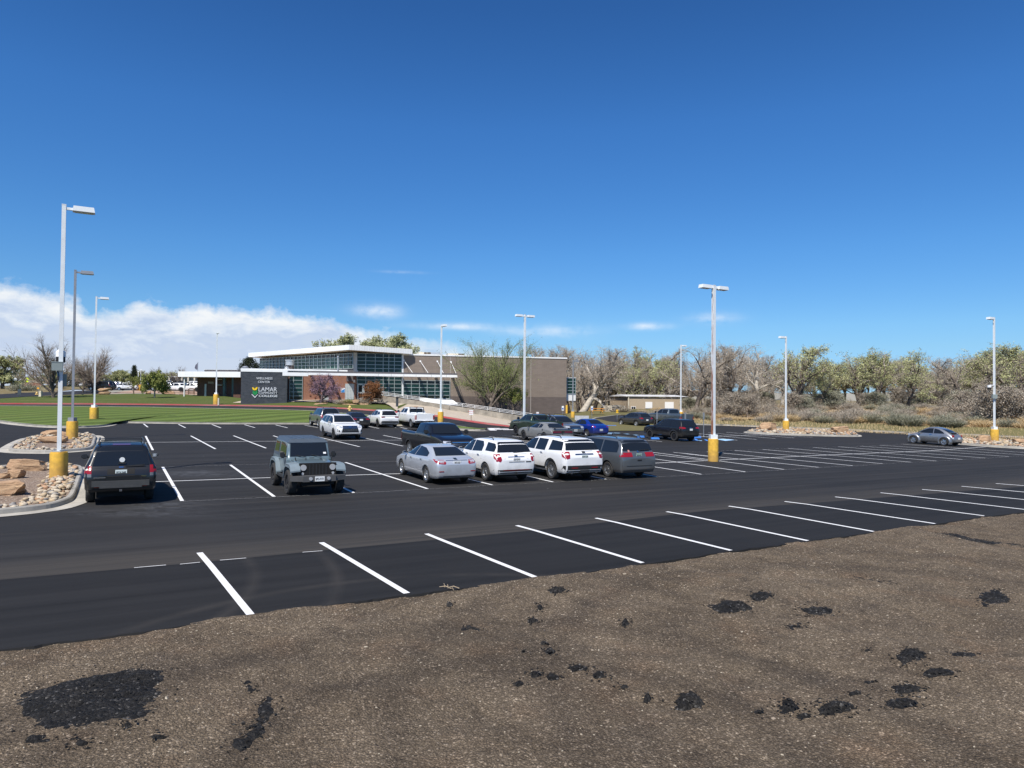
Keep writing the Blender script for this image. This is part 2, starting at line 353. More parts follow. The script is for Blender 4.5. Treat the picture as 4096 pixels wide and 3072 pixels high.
# ------------------------------------------------------------------ sheets
def resample(pts, n):
    pts=[Vector(p) for p in pts]; L=[0]
    for a,b in zip(pts,pts[1:]): L.append(L[-1]+(b-a).length)
    out=[]
    for i in range(n):
        t=L[-1]*i/(n-1); j=0
        while j<len(L)-2 and L[j+1]<t: j+=1
        k=(t-L[j])/max(1e-9,L[j+1]-L[j]); out.append(pts[j].lerp(pts[j+1],min(1,max(0,k))))
    return out
def strip(name, lines, m, n=90, sub=6, dz=0, jit=0, smooth=True):
    """sheet through a list of 3-D polylines"""
    rows=[resample(l,n) for l in lines]; full=[]
    for a,b in zip(rows,rows[1:]):
        for k in range(sub): full.append([p.lerp(q,k/sub) for p,q in zip(a,b)])
    full.append(rows[-1]); M=MB()
    for r_ in full:
        for p in r_: M.v.append((p.x,p.y,p.z+dz+(noise.noise(p*.15)*jit if jit else 0)))
    for i in range(len(full)-1):
        for j in range(n-1):
            M.f.append((i*n+j,i*n+j+1,(i+1)*n+j+1,(i+1)*n+j)); M.m.append(0)
    o=M.build(name,m); fixn(o)
    if sum(p.normal.z for p in o.data.polygons)<0: o.data.flip_normals()
    if smooth: o.data.polygons.foreach_set('use_smooth',[True]*len(o.data.polygons))
    o['kind']='structure'; return o
def flat(name, poly, m, dz=0, zf=lotz, kind='structure'):
    """flat polygon laid on the ground"""
    me=bpy.data.meshes.new(name); me.from_pydata([(p[0],p[1],zf(p[0],p[1])+dz) for p in poly],[],[tuple(range(len(poly)))]); me.materials.append(m)
    o=link(name,me); fixn(o)
    if o.data.polygons[0].normal.z<0: o.data.flip_normals()
    o['kind']=kind; return o
def curb(name, line, m, w=.16, h=.15, closed=False, inside=1, zf=None, pan=0, panm=None):
    """a kerb with real height along a ground line; inside=+1 puts it to the left of the line"""
    M=MB(); n=len(line); L=[Vector(p) for p in line]
    idx=range(n)
    ring=[]
    for i in idx:
        a=L[(i-1)%n] if (closed or i>0) else L[i]; b=L[(i+1)%n] if (closed or i<n-1) else L[i]
        d=(b-a); d.z=0; d.normalize(); nn=Vector((-d.y,d.x,0))*inside
        p=L[i]; z=p.z
        ring.append([p+Vector((0,0,-.05)), p+nn*.03+Vector((0,0,h-.03)), p+nn*.06+Vector((0,0,h)), p+nn*w+Vector((0,0,h)), p+nn*(w+.01)+Vector((0,0,-.05))])
    for r_ in ring: M.v += [tuple(q) for q in r_]
    last=n if closed else n-1
    for i in range(last):
        j=(i+1)%n
        for k in range(4): M.f.append((i*5+k,j*5+k,j*5+k+1,i*5+k+1)); M.m.append(0)
    if not closed:
        M.f.append((0,1,2,3,4)); M.m.append(0); M.f.append(tuple((n-1)*5+k for k in (4,3,2,1,0))); M.m.append(0)
    o=M.build(name,m); fixn(o); o['kind']='structure'
    if pan:
        P=MB()
        for i in idx:
            a=L[(i-1)%n] if (closed or i>0) else L[i]; b=L[(i+1)%n] if (closed or i<n-1) else L[i]
            d=(b-a); d.z=0; d.normalize(); nn=Vector((-d.y,d.x,0))*inside
            P.v += [tuple(L[i]+nn*.05+Vector((0,0,.012))), tuple(L[i]-nn*pan+Vector((0,0,.008)))]
        for i in range(last):
            j=(i+1)%n; P.f.append((2*i,2*j,2*j+1,2*i+1)); P.m.append(0)
        q=P.build('gutter',panm or M_pan); fixn(q); q['kind']='structure'
        if q.data.polygons[0].normal.z<0: q.data.flip_normals()
    return o
def rounded(pts, n=4, k=.3):
    """Chaikin corner cutting"""
    pts=[Vector(p) for p in pts]
    for _ in range(n):
        out=[pts[0]]
        for a,b in zip(pts,pts[1:]): out += [a.lerp(b,.25),a.lerp(b,.75)]
        pts=out+[pts[-1]]
    return pts
# far ground to the horizon
M=MB(); NR=40
for i in range(NR+1):
    r_=60*(9000/60)**(i/NR)
    for k in range(72):
        t=2*math.pi*k/72; x,y=r_*math.cos(t),r_*math.sin(t)+20
        z=lotz(min(max(x,-60),60),min(y,75) if y>0 else max(y,-20))-.6 if r_<150 else -3+min(1,(r_-150)/200)*4.5
        M.v.append((x,y,z))
for i in range(NR):
    for k in range(72):
        k2=(k+1)%72; M.f.append((i*72+k,i*72+k2,(i+1)*72+k2,(i+1)*72+k)); M.m.append(0)
M.v.append((0,20,-2.5)); c=len(M.v)-1
for k in range(72): M.f.append((c,k,(k+1)%72)); M.m.append(0)
o=M.build('ground',M_dry); tag(o,kind='structure'); fixn(o)
if o.data.polygons[0].normal.z<0: o.data.flip_normals()
# parking lot sheet
def lp(x,y): return GD(x,y)
lot=[(-60,-12),(60,-12),(110,40),(110,110),(40,150),(-10,100),(-60,76),(-95,60),(-95,20)]
M=MB(); nx,ny=150,120
for j in range(ny+1):
    for i in range(nx+1):
        x=-95+i*(205/nx); y=-12+j*(142/ny); M.v.append((x,y,lotz(x,y)))
for j in range(ny):
    for i in range(nx):
        a=j*(nx+1)+i; cx=-95+(i+.5)*(205/nx); cy=-12+(j+.5)*(142/ny)
        if cy>80 and (cx<2 or cx>70): continue
        if cy>92 and cx<8: continue
        if all((x_*V.x+y_*V.y)<seam_off-1.0 for x_,y_ in ((cx,cy),)): continue
        M.f.append((a,a+1,a+nx+2,a+nx+1)); M.m.append(0)
o=M.build('parking_lot',M_lot); tag(o,kind='structure')
# fresh asphalt apron along the dirt
edge=[(-200,1440),(0,1405),(157,1385),(308,1366),(437,1346),(547,1330.5),(756,1302),(884,1285),(1165,1252),(1391,1219),(1581,1191),(1744,1170),(1886,1151),(2019,1133),(2125,1117),(2212,1107),(2500,1068)]
seam=[(-200,1268),(0,1253),(294,1227),(437,1215),(700,1189),(1132,1148),(1523,1104),(1801,1083),(2212,1051),(2500,1031)]
e3=[GD(*p) for p in edge]; s3=[GD(*p) for p in seam]
n=420; er=resample(e3,n); sr=resample(s3,n); M=MB()
for i in range(n):
    p=er[i]; j=noise.noise(Vector((i*.21,0,0)))*.06+noise.noise(Vector((i*.9,5,0)))*.035
    d=(sr[i]-p).normalized(); q=p+d*j
    M.v += [(sr[i].x,sr[i].y,lotz(sr[i].x,sr[i].y)+.004),(q.x,q.y,lotz(q.x,q.y)+.006),(q.x-d.x*.03,q.y-d.y*.03,lotz(q.x,q.y)-.09)]
for i in range(n-1):
    M.f += [(3*i,3*i+1,3*i+4,3*i+3),(3*i+1,3*i+2,3*i+5,3*i+4)]; M.m += [0,0]
o=M.build('asphalt_apron',M_apron); tag(o,kind='structure'); fixn(o)
if o.data.polygons[0].normal.z<0: o.data.flip_normals()
# dirt: grid from the asphalt edge back past the camera, gently uneven
A0=G(*D(-200,1440)); A1=G(*D(2500,1068)); ed=(A1-A0); ed.z=0; ed.normalize(); en=Vector((ed.y,-ed.x,0))
def dz_dirt(p):
    q=Vector((p.x,p.y,0)); h=noise.noise(q*.40)*.085+noise.noise(q*1.5)*.034+noise.noise(q*4.5)*.016+noise.noise(q*11)*.006
    return h-.012
def edge_d(p):     # distance of the asphalt edge from the chord A0-A1 at this station
    s=(p-A0).dot(ed); best=0
    for a,b in zip(e3,e3[1:]):
        sa,sb=(a-A0).dot(ed),(b-A0).dot(ed)
        if sa<=s<=sb:
            k=(s-sa)/(sb-sa); q=a.lerp(b,k); return (q-A0).dot(en)
    return 0
M=MB(); LS=(A1-A0).length; ns,nt=460,150
for i in range(ns+1):
    base=A0+ed*(LS*i/ns); off=edge_d(base)
    for j in range(nt+1):
        t=j/nt; p=base+en*(off-.12+24*t**1.55)
        far=min(1,max(0,(t*24)/.5)); z=lotz(p.x,p.y)+dz_dirt(p)-.03+.03*far
        s=(p-A0).dot(ed)
        M.v.append((p.x,p.y,z))
for i in range(ns):
    for j in range(nt):
        a=i*(nt+1)+j; M.f.append((a,a+1,a+nt+2,a+nt+1)); M.m.append(0)
o=M.build('dirt_ground',M_dirt); tag(o,kind='structure'); fixn(o)
if o.data.polygons[len(o.data.polygons)//2].normal.z<0: o.data.flip_normals()
o.data.polygons.foreach_set('use_smooth',[True]*len(o.data.polygons))
def dirtz(x,y): p=Vector((x,y,0)); return lotz(x,y)+dz_dirt(p)
# loose gravel on the dirt
def rock_verts(r, c, seed, flat_=.6, n=1):
    rr=random.Random(seed); out=[]
    a=rr.uniform(0,6.28); ca,sa=math.cos(a),math.sin(a); sx,sy=rr.uniform(.7,1.4),rr.uniform(.7,1.2)
    return ca,sa,sx,sy,rr
def add_pebble(M, c, r, rr, mi=0, flat_=.6):
    a=rr.uniform(0,6.28); ca,sa=math.cos(a),math.sin(a); sx,sy=rr.uniform(.8,1.5),rr.uniform(.6,1.0); b=len(M.v)
    for i,z in ((4,.75),(5,0),(4,-.6)):
        pass
    vs=[]
    for k in range(5):
        t=k*1.2566+rr.uniform(-.3,.3); q=r*rr.uniform(.8,1.15); vs.append((q*math.cos(t),q*math.sin(t),r*flat_*rr.uniform(-.15,.25)))
    for k in range(3):
        t=k*2.094+rr.uniform(-.4,.4); q=r*rr.uniform(.35,.6); vs.append((q*math.cos(t),q*math.sin(t),r*flat_*rr.uniform(.75,1.05)))
    for x,y,z in vs:
        x*=sx; y*=sy; M.v.append((c[0]+x*ca-y*sa,c[1]+x*sa+y*ca,c[2]+z))
    for f in ((0,1,5),(1,2,6),(1,6,5),(2,3,6),(3,4,7),(3,7,6),(4,0,5),(4,5,7),(5,6,7)): M.f.append(tuple(b+i for i in f)); M.m.append(mi)
gm=[mat('gravel tan',(.24,.195,.145),.9,var=.25,vscale=30),mat('gravel pale',(.36,.31,.235),.9,var=.2,vscale=30),mat('gravel brown',(.085,.065,.05),.9,var=.3,vscale=30)]
M=MB()
for i in range(22000):
    s=rnd.random(); t=rnd.random()**1.3; base=A0+ed*(LS*(s*.8+.02)); p=base+en*(edge_d(base)+.02+14*t)
    if p.y<4.5 or abs(p.x)>p.y*.8+1: continue
    r_=rnd.choice((.006,.007,.008,.01,.012,.015)) if rnd.random()<.988 else rnd.uniform(.018,.032)
    add_pebble(M,(p.x,p.y,dirtz(p.x,p.y)+r_*.1),r_,rnd,rnd.choice((0,0,1,2,2,2)))
o=M.build('loose_gravel',gm); tag(o,'fine tan gravel scattered over the brown dirt','gravel',kind='stuff')
# ------------------------------------------------------------------ painted markings (one sheet per colour)
PM=MB(); PB=MB(); PL=MB()
def stripe(M, pts, w=.11, dz=.010):
    P=[Vector(p) for p in pts]; b=len(M.v); n=len(P)
    for i,p in enumerate(P):
        d=P[min(i+1,n-1)]-P[max(i-1,0)]; d.z=0; d.normalize(); s=Vector((-d.y,d.x,0))*w/2
        for q in (p-s,p+s): M.v.append((q.x,q.y,lotz(q.x,q.y)+dz))
    for i in range(n-1): M.f.append((b+2*i,b+2*i+1,b+2*i+3,b+2*i+2)); M.m.append(0)
def patch(M, poly, dz=.011):
    b=len(M.v)
    for p in poly: M.v.append((p[0],p[1],lotz(p[0],p[1])+dz))
    M.f.append(tuple(range(b,b+len(poly)))); M.m.append(0)
A_=[((431,1195),(456,1224),(541,1329)),((694,1173),(718,1187),(879,1283)),((921,1154),(958,1169),(1161,1250)),((1116,1136),(1160,1148),(1388,1217)),((1287,1120),(1330,1129),(1579,1190)),((1440,1106),(1480,1113),(1745,1169)),((1574,1094),(1622,1101),(1887,1149)),((1695,1084),(1744,1090),(2020,1132)),((1804,1074),(1850,1079),(2126,1115)),((1902,1065),(1940,1069),(2245,1105)),((1992,1058),(2030,1061),(2330,1092)),((2077,1051),(2110,1054),(2400,1081)),((2151,1045),(2190,1048),(2480,1071))]
for a in A_: stripe(PM,[GD(*p) for p in a],.125,.014)
# double rows: lattice from the fitted lot geometry
th=R(29.54); du=Vector((math.cos(th),math.sin(th),0)); dv=Vector((-math.sin(th),math.cos(th),0))
B0=G(728.6,2004.7); BW=2.743
lows=[(728.6,2004.7),(1096.7,1987.3),(1415.2,1971.8),(1710,1955.8),(1968.5,1940.3),(2211.4,1928.5),(2423.7,1917.5),(2627,1907),(2805.6,1897.6),(2981,1887.8),(3136.5,1878.4),(3274,1869.8),(3411.7,1863.3),(3531,1855.3),(3645,1849.2),(3746.3,1844.5),(3849.4,1838.3),(3941.6,1832.5),(4035.6,1826.4)]
ups={0:(651.2,1868.7),1:(921.3,1860),3:(1380.8,1849.9),4:(1587,1845.2),11:(2697,1810.1),12:(2827.3,1806.5),13:(2937.6,1801.8),14:(3049.7,1798.2),15:(3151,1793.8),16:(3252.3,1790.2),17:(3352,1787.3),18:(3438.9,1784.8),19:(3520.2,1781.2),20:(3603.4,1776.5)}
L3=[G(*p) for p in lows]
for k in (19,20): L3.append(L3[18]+(L3[18]-L3[12])/6*(k-18))
mids=[]
for k,l in enumerate(L3):
    u_=G(*ups[k]) if k in ups else l+dv*11.98
    stripe(PM,[l,u_]); mids.append(l.lerp(u_,.5))
mm=[G(*zm(500,1660,2.765)(300,742)),G(*zm(500,1660,2.765)(1565,697)),G(*zm(1200,1660,2.765)(1110,651)),G(*zm(2500,1660,2.765)(270,537)),G(*zm(2500,1660,2.765)(1250,490)),G(*zm(2500,1660,2.765)(2212,445)),G(*zm(3296,1660,2.765)(1150,398)),G(*zm(3296,1660,2.765)(1790,354))]
stripe(PM,[mm[0]-du*.5]+mm,.10,.0125)
# next double row
cz=zm(500,1660,2.765); cz2=zm(1200,1660,2.765)
C_=[(cz(228,233),cz(308,390)),(cz(728,232),cz(1000,377)),(cz(1200,230),cz(1560,368)),(cz(1640,230),None),(cz2(130,227),cz2(660,352)),(cz2(560,225),cz2(1140,345)),(cz2(920,225),None),(None,cz2(1990,270+40)),(cz2(1965,226),None)]
for a,b in C_:
    a=G(*a) if a else None; b=G(*b) if b else None
    if a is None: a=b+dv*11.5
    if b is None: b=a-dv*11.5
    stripe(PM,[a,b])
cm=[G(*cz(165,305)),G(*cz(850,299)),G(*cz(1620,292)),G(*cz2(640,284)),G(*cz2(1130,279)),G(*cz2(2000,268)),G(*cz2(2212,264))]
stripe(PM,cm,.10,.0125)
za2=[((175,470),(440,535)),((0,483),(400,533)),]
for a,b in [((175,470),(560,510)),((0,482),(440,535)),((420,520),(520,548))]: stripe(PM,[G(*za(*a)),G(*za(*b))])
# single row along the lawn kerb
dz_=[((205,98),(252,135)),((592,104),(668,142)),((962,106),(1060,143)),((1322,108),(1437,141)),((1664,110),(1798,143)),((1990,114),(2130,140))]
for a,b in dz_: stripe(PM,[G(*cz(*a)),G(*cz(*b))])
for a,b in [((50,113),(200,140)),((765,128),(873,150)),((985,120),(1060,140)),((1070,130),(1185,153))]: stripe(PM,[G(*cz2(*a)),G(*cz2(*b))])
# thin chalk setting-out lines that join the stall ends
stripe(PM,[p-dv*.06 for p in L3],.009,.007); stripe(PM,[G(*ups[k]) for k in (0,1,3,4)],.008,.007); stripe(PM,[G(*ups[k]) for k in range(11,21)],.008,.007)
for a,b in (((536,2273),(664,2262)),((720,2259),(800,2251)),((880,2243),(985,2234)),((1210,2211),(1290,2205))): stripe(PM,[G(*a),G(*b)],.028,.013)
# stalls on the far right side behind the lone lamp
z3b=zm(2500,1660,2.765)
for a,b in [((785,205),(1455,272)),((920,197),(1665,262)),((1120,192),(1875,254)),((1330,200),(2075,248)),((750,225),(1240,280))]: stripe(PM,[G(*z3b(*a)),G(*z3b(*b))])
stripe(PM,[G(*z3b(840,243)),G(*z3b(1300,228)),G(*z3b(1740,213))],.1,.0125)
for a,b in [((1460,510),(1715,532)),((1590,655),(2130,715)),((1830,638),(2180,680)),((2050,455),(2200,465))]: stripe(PM,[G(*za(*a)),G(*za(*b))])
# zebra at the mouth of the drive
for x0,x1,y in ((-5,120,400),(60,200,404),(130,236,407),(0,70,412)): patch(PM,[G(*za(x0,y)),G(*za(x0+26,y+11)),G(*za(x1+26,y+11)),G(*za(x1,y))])
# accessible bays
for a,b in [((1150,455),(1390,458)),((1160,447),(1300,449)),((1880,515),(2110,524))]:
    stripe(PL,[G(*za(*a)),G(*za(*b))],.5)
for a,b in [((1290,393),(1420,404)),((1160,402),(1210,412)),((1440,466),(1480,471)),((1400,398),(1560,402))]: stripe(PL,[G(*za(*a)),G(*za(*b))],.3)
for a,b in [((1195,385),(1210,405)),((1275,392),(1290,408)),((1210,445),(1395,470)),((2040,505),(2060,520)),((2140,512),(2165,525))]: stripe(PB,[G(*za(*a)),G(*za(*b))],.2)
patch(PL,[G(*z3b(1000,268)),G(*z3b(1090,266)),G(*z3b(1215,277)),G(*z3b(1110,287))])
for M,n,m in ((PM,'parking_lines',white_line),(PB,'blue_bay_lines',blue_line),(PL,'pale_blue_bay_lines',lightblue)):
    o=M.build(n,m); fixn(o); tag(o,kind='structure')
    o.data.polygons.foreach_get
    b=bmesh.new(); b.from_mesh(o.data)
    for f in b.faces:
        if f.normal.z<0: f.normal_flip()
    b.to_mesh(o.data); b.free()
# ------------------------------------------------------------------ lawn, drive, upper lawn (image columns with depth)
def pl(*pts): return [atD(*p) for p in pts]
def gp(*pts):
    out=[]
    for p in pts: q=GD(*p); out.append(q)
    return out
# kerb foot of the big lawn
kfoot=gp((-150,893),(-60,904),(0,912),(30,917),(98,923.5),(160,925),(215,922.5),(238,918.5),(244,914.8),(238,912),(250,913.4),(342,914.8),(436,916),(540,916.2),(702,916.4),(860,920),(930,921),(980,928),(1030,931.5),(1049,930.5))
kf=rounded(kfoot,2)
lawn_near=[p+Vector((0,0,.145)) for p in kf]
lift=Vector((0,0,0))
lawn_far=pl((-150,873,88),(0,876.5,88),(200,878,87),(324,879.2,87),(529,883.2,86),(666,886.5,85),(775,894.5,80),(860,903,77),(940,911.5,73.5),(1000,921,69.5),(1049,929.5,66.2))
ln=resample(kf,120); lf=resample(lawn_far,120)
mid=[a.lerp(b,.5)+Vector((0,0,.12)) for a,b in zip(resample(lawn_near,120),lf)]
inn=[]
strip('lawn',[lawn_near,mid,lf],M_lawn,120,8)
kerbL=[]
curb('lawn_kerb',kf,M_curb,.16,.16,inside=1,pan=.42)
# drive between the lawn and the red kerb
red=pl((-150,873.5,97),(0,873.0,96),(200,873.5,96),(324,874.5,95.5),(529,877.3,94.5),(640,879,93),(726,882.3,91),(819,888.5,87.5),(935,899,83),(1024,913,77.5),(1082,921,73.5),(1104,924,71.5))
lf2=[p+Vector((0,0,-.1)) for p in lf]
strip('drive',[[p+Vector((0,0,-.10)) for p in resample(lf,80)],[p for p in resample(red,80)]],M_road,80,4)
curb('red_kerb',resample(red,90),M_red,.18,.17,inside=1)
curb('lawn_far_kerb',[p+Vector((0,0,-.1)) for p in lf],M_curb,.15,.13,inside=-1)
# upper lawn between the red kerb and the campus gravel / building
red_t=[p+Vector((0,0,.15)) for p in resample(red[:7]+pl((790,886.6,88.6),(850,891.3,86.3)),90)]
u1=pl((-150,864,108),(0,861,110),(60,857,112),(160,853,116),(280,850.5,122),(380,852,122),(480,855.5,118),(560,864.5,103),(620,866,100.5),(700,866,100.6),(800,867,101),(885,870,100.8))
sp=40
ra=resample(red_t,90); ua=resample(u1,90)
# walk begins right of the sign wall; the lawn is left of it
strip('upper_lawn',[ra,[a.lerp(b,.5)+Vector((0,0,.05)) for a,b in zip(ra,ua)],ua],M_lawn2,90,6)
# paved plaza and sloping pavement in front of the building
w_near=pl((502,870.7,97.5),(560,871.5,97),(640,868.5,98.2),(730,869,97),(835,871.5,95),(858,889,87),(880,891.8,85.6),(935,896.3,83.3),(1024,910.2,77.8),(1082,917.8,73.9),(1104,920.7,71.9))
w_far=pl((520,867,99.4),(590,864.5,100.6),(640,863.5,101),(730,863.8,101.4),(835,866,102),(880,870,101.2),(935,877,100.5),(972,886,99),(1024,894,98.5),(1082,905,97.6),(1104,909.5,97))
strip('pavement',[[p+Vector((0,0,.03)) for p in w_near],[p+Vector((0,0,.03)) for p in w_far]],M_walk,60,8,dz=.03)
# campus gravel bed, far car park, far road and verges on the left
g0=pl((225,850.5,121),(280,850.5,122),(330,850,122),(380,852,122),(480,855.5,118)); g1=pl((285,844,150),(330,844.5,150),(380,845,150),(440,845,148),(500,846,140))
strip('gravel_bed',[g0,g1],M_pink,40,3,dz=.06)
fp0=pl((205,845,140),(290,843.5,152),(380,845,151),(520,846,148)); fp1=pl((255,834,215),(330,834,215),(400,834.5,215),(520,835,210))
strip('far_car_park',[fp0,fp1],M_road,30,3,dz=.1)
v0=pl((-150,864,108),(0,861,110),(60,857,112),(160,853,116),(225,850.5,121),(240,849,124)); v1=pl((-150,856,128),(0,852,126),(60,848.5,127),(130,846.5,130),(200,843,140),(230,842,144))
strip('far_road',[v0,v1],M_road,40,3,dz=.04)
v2=pl((-150,838,190),(0,836,190),(100,836,190),(180,836.5,190),(225,837,188),(270,833,225))
strip('far_verge',[v1,v2],M_dry,40,4,dz=.05,jit=.3)
v3=pl((-150,833,420),(0,832.5,420),(100,832,420),(200,832,420),(340,831.5,420),(560,832,420))
v2b=pl((-150,838,190),(0,836,190),(100,836,190),(180,836.5,190),(270,833.5,225),(400,834.5,214),(560,835,210))
strip('far_field',[v2b,v3],M_lawn3,40,4,dz=-.02,jit=.3)
sw0=pl((150,843,142),(190,840,155),(225,838,175),(262,834.5,218)); sw1=pl((205,845,140),(235,841,152),(262,838,172),(290,834.5,216))
strip('side_road',[sw0,sw1],M_road,20,3,dz=.14)
# ground around the building's far right, exit drive, embankment with scrub
lotback=gp((1104,924),(1180,926),(1250,930),(1307,931.5),(1370,931.5),(1430,930))
e1=pl((1104,909.5,97),(1180,906,100),(1250,900.5,103),(1300,897,108),(1370,905,99),(1440,912,88))
strip('side_grass',[lotback,e1],M_lawn3,40,5,dz=.05)
e2=pl((1104,895,112),(1180,893.5,112),(1224,893,112),(1300,886,125),(1370,884,128),(1450,884,128))
strip('yard_grass',[e1,e2],M_lawn3,40,5,dz=.04,jit=.1)
ex0=pl((1297,916.5,86),(1268,913,88),(1290,904.5,97),(1330,899,108),(1400,894.5,117),(1470,892,121)); ex1=pl((1445,917,82),(1420,912,88),(1440,905,97),(1455,900,106),(1480,896.5,114),(1520,894,119))
lb2=gp((1330,929),(1360,922)); 
strip('exit_drive',[ex0,ex1],M_road,30,4,dz=.16)
curb('exit_kerb',resample(ex0,30),M_curb,.3,.16,inside=1)
b_foot=gp((1497,917.5),(1560,919),(1678,923.7),(1782,927),(1836,929.5),(1967,936),(2071,939),(2212,945),(2500,957))
curb('far_kerb',resample(b_foot,40),M_curb,.3,.15,inside=1,pan=.5)
bk=[p+Vector((0,0,.13)) for p in b_foot]
bk1=pl((1440,905,100),(1540,907,97),(1678,907,95),(1782,911,91),(1836,913,89),(1967,918,84),(2071,922,80),(2212,925,76),(2500,932,70))
bk2=pl((1420,886,128),(1540,886,122),(1678,884,116),(1782,884,112),(1836,884,110),(1967,886,104),(2071,888,100),(2212,890,95),(2500,894,88))
bk3=pl((1300,880,190),(1540,874,190),(1678,872,190),(1836,871,185),(1967,872,180),(2212,874,170),(2600,876,160))
def bankz(x,y):  # filled below by lookup in the strips
    return None
strip('verge_grass',[bk,bk1],M_lawn3,60,5)
bank=strip('embankment',[bk1,bk2],M_bank,80,10,jit=.25)
wood=strip('woodland_floor',[bk2,bk3],M_dry,60,6,jit=.3)
_bv=[]
for o in scn.objects:
    if o.type=='MESH' and o.get('kind')=='structure' and o.name in ('embankment','woodland_floor','verge_grass','yard_grass','side_grass','upper_lawn','far_verge','far_field','lawn','pavement','gravel_bed','far_car_park','far_road','side_road','exit_drive','ground','parking_lot','drive'):
        _bv.append(BVHTree.FromPolygons([v.co for v in o.data.vertices],[p.vertices for p in o.data.polygons]))
def groundz(x,y):
    best=-99
    for t in _bv:
        h=t.ray_cast(Vector((x,y,60)),Vector((0,0,-1)))
        if h[0] is not None: best=max(best,h[0].z)
    return best
def P_(xd,yd,Y):
    p=atD(xd,yd,Y); return Vector((p.x,p.y,groundz(p.x,p.y)))
# ------------------------------------------------------------------ rock islands
rock_m=[]
def sandstone(name, a, b):
    m,N_,bs=newmat(name); tc=N_.n('ShaderNodeTexCoord').outputs['Object']
    n_=N_.noise(N_.mapping(tc,(1,1,3)),2.2,7,.65,.6); l_=N_.noise(N_.mapping(tc,(.6,.6,9)),1.5,4,.6)
    c=N_.mix(N_.ramp(n_,[(.3,0),(.7,1)]),a,b); c=N_.mix(N_.math('MULTIPLY',N_.ramp(l_,[(.55,0),(.7,1)]),.45),c,(.20,.12,.075))
    N_.l(c,bs.inputs['Base Color']); bs.inputs['Roughness'].default_value=.9
    N_.l(N_.bump(N_.math('ADD',n_,N_.math('MULTIPLY',N_.noise(tc,14,5,.7),.5)),.7,.06),bs.inputs['Normal']); return m
M_sand=sandstone('sandstone',(.31,.185,.105),(.50,.345,.205))
cob=[mat('cobble tan',(.40,.31,.20),.8,var=.25,vscale=9),mat('cobble cream',(.48,.41,.31),.8,var=.25,vscale=9),mat('cobble rust',(.40,.25,.15),.8,var=.25,vscale=9),mat('cobble grey',(.24,.225,.21),.8,var=.3,vscale=9)]
M_peat,N_,b_=newmat('pea gravel'); tc=N_.n('ShaderNodeTexCoord').outputs['Object']; v_=N_.n('ShaderNodeTexVoronoi'); v_.inputs['Scale'].default_value=24; N_.l(tc,v_.inputs['Vector']); wn_=N_.n('ShaderNodeTexWhiteNoise'); N_.l(v_.outputs['Position'],wn_.inputs['Vector'])
N_.l(N_.mix(1.0,N_.ramp(wn_.outputs['Value'],[(0,(.20,.13,.09)),(.5,(.33,.235,.165)),(.85,(.44,.34,.25)),(1,(.62,.54,.44))]),N_.ramp(v_.outputs['Distance'],[(.25,1),(.5,.5)]),'MULTIPLY'),b_.inputs['Base Color']); b_.inputs['Roughness'].default_value=.9; N_.l(N_.bump(v_.outputs['Distance'],-.8,.03),b_.inputs['Normal'])
def cobble(M, c, r, rr, mi):
    a=rr.uniform(0,6.28); ca,sa=math.cos(a),math.sin(a); sx,sy,sz=rr.uniform(.95,1.5),rr.uniform(.7,1.05),rr.uniform(.5,.8); b=len(M.v)
    tl=rr.uniform(-.3,.3)
    for z,q in ((-.55,.8),(.1,1.0),(.62,.78)):
        for k in range(6):
            t=k*1.0472+rr.uniform(-.2,.2); u_=r*q*rr.uniform(.88,1.1); x,y=u_*math.cos(t)*sx,u_*math.sin(t)*sy
            M.v.append((c[0]+x*ca-y*sa,c[1]+x*sa+y*ca,c[2]+z*r*sz+x*tl))
    M.v.append((c[0],c[1],c[2]+r*sz*.95))
    for j in range(2):
        for k in range(6): M.f.append((b+j*6+k,b+j*6+(k+1)%6,b+(j+1)*6+(k+1)%6,b+(j+1)*6+k)); M.m.append(mi)
    for k in range(6): M.f.append((b+12+k,b+12+(k+1)%6,b+18)); M.m.append(mi)
def inside(p, poly):
    c=False; n=len(poly)
    for i in range(n):
        a,b=poly[i],poly[i-1]
        if (a[1]>p[1])!=(b[1]>p[1]) and p[0]<(b[0]-a[0])*(p[1]-a[1])/(b[1]-a[1])+a[0]: c=not c
    return c
def dist_edge(p, poly):
    best=1e9
    for i in range(len(poly)):
        a,b=Vector(poly[i-1][:2]),Vector(poly[i][:2]); d=b-a; t=max(0,min(1,(Vector(p)-a).dot(d)/max(1e-9,d.dot(d)))); best=min(best,(Vector(p)-a-d*t).length)
    return best
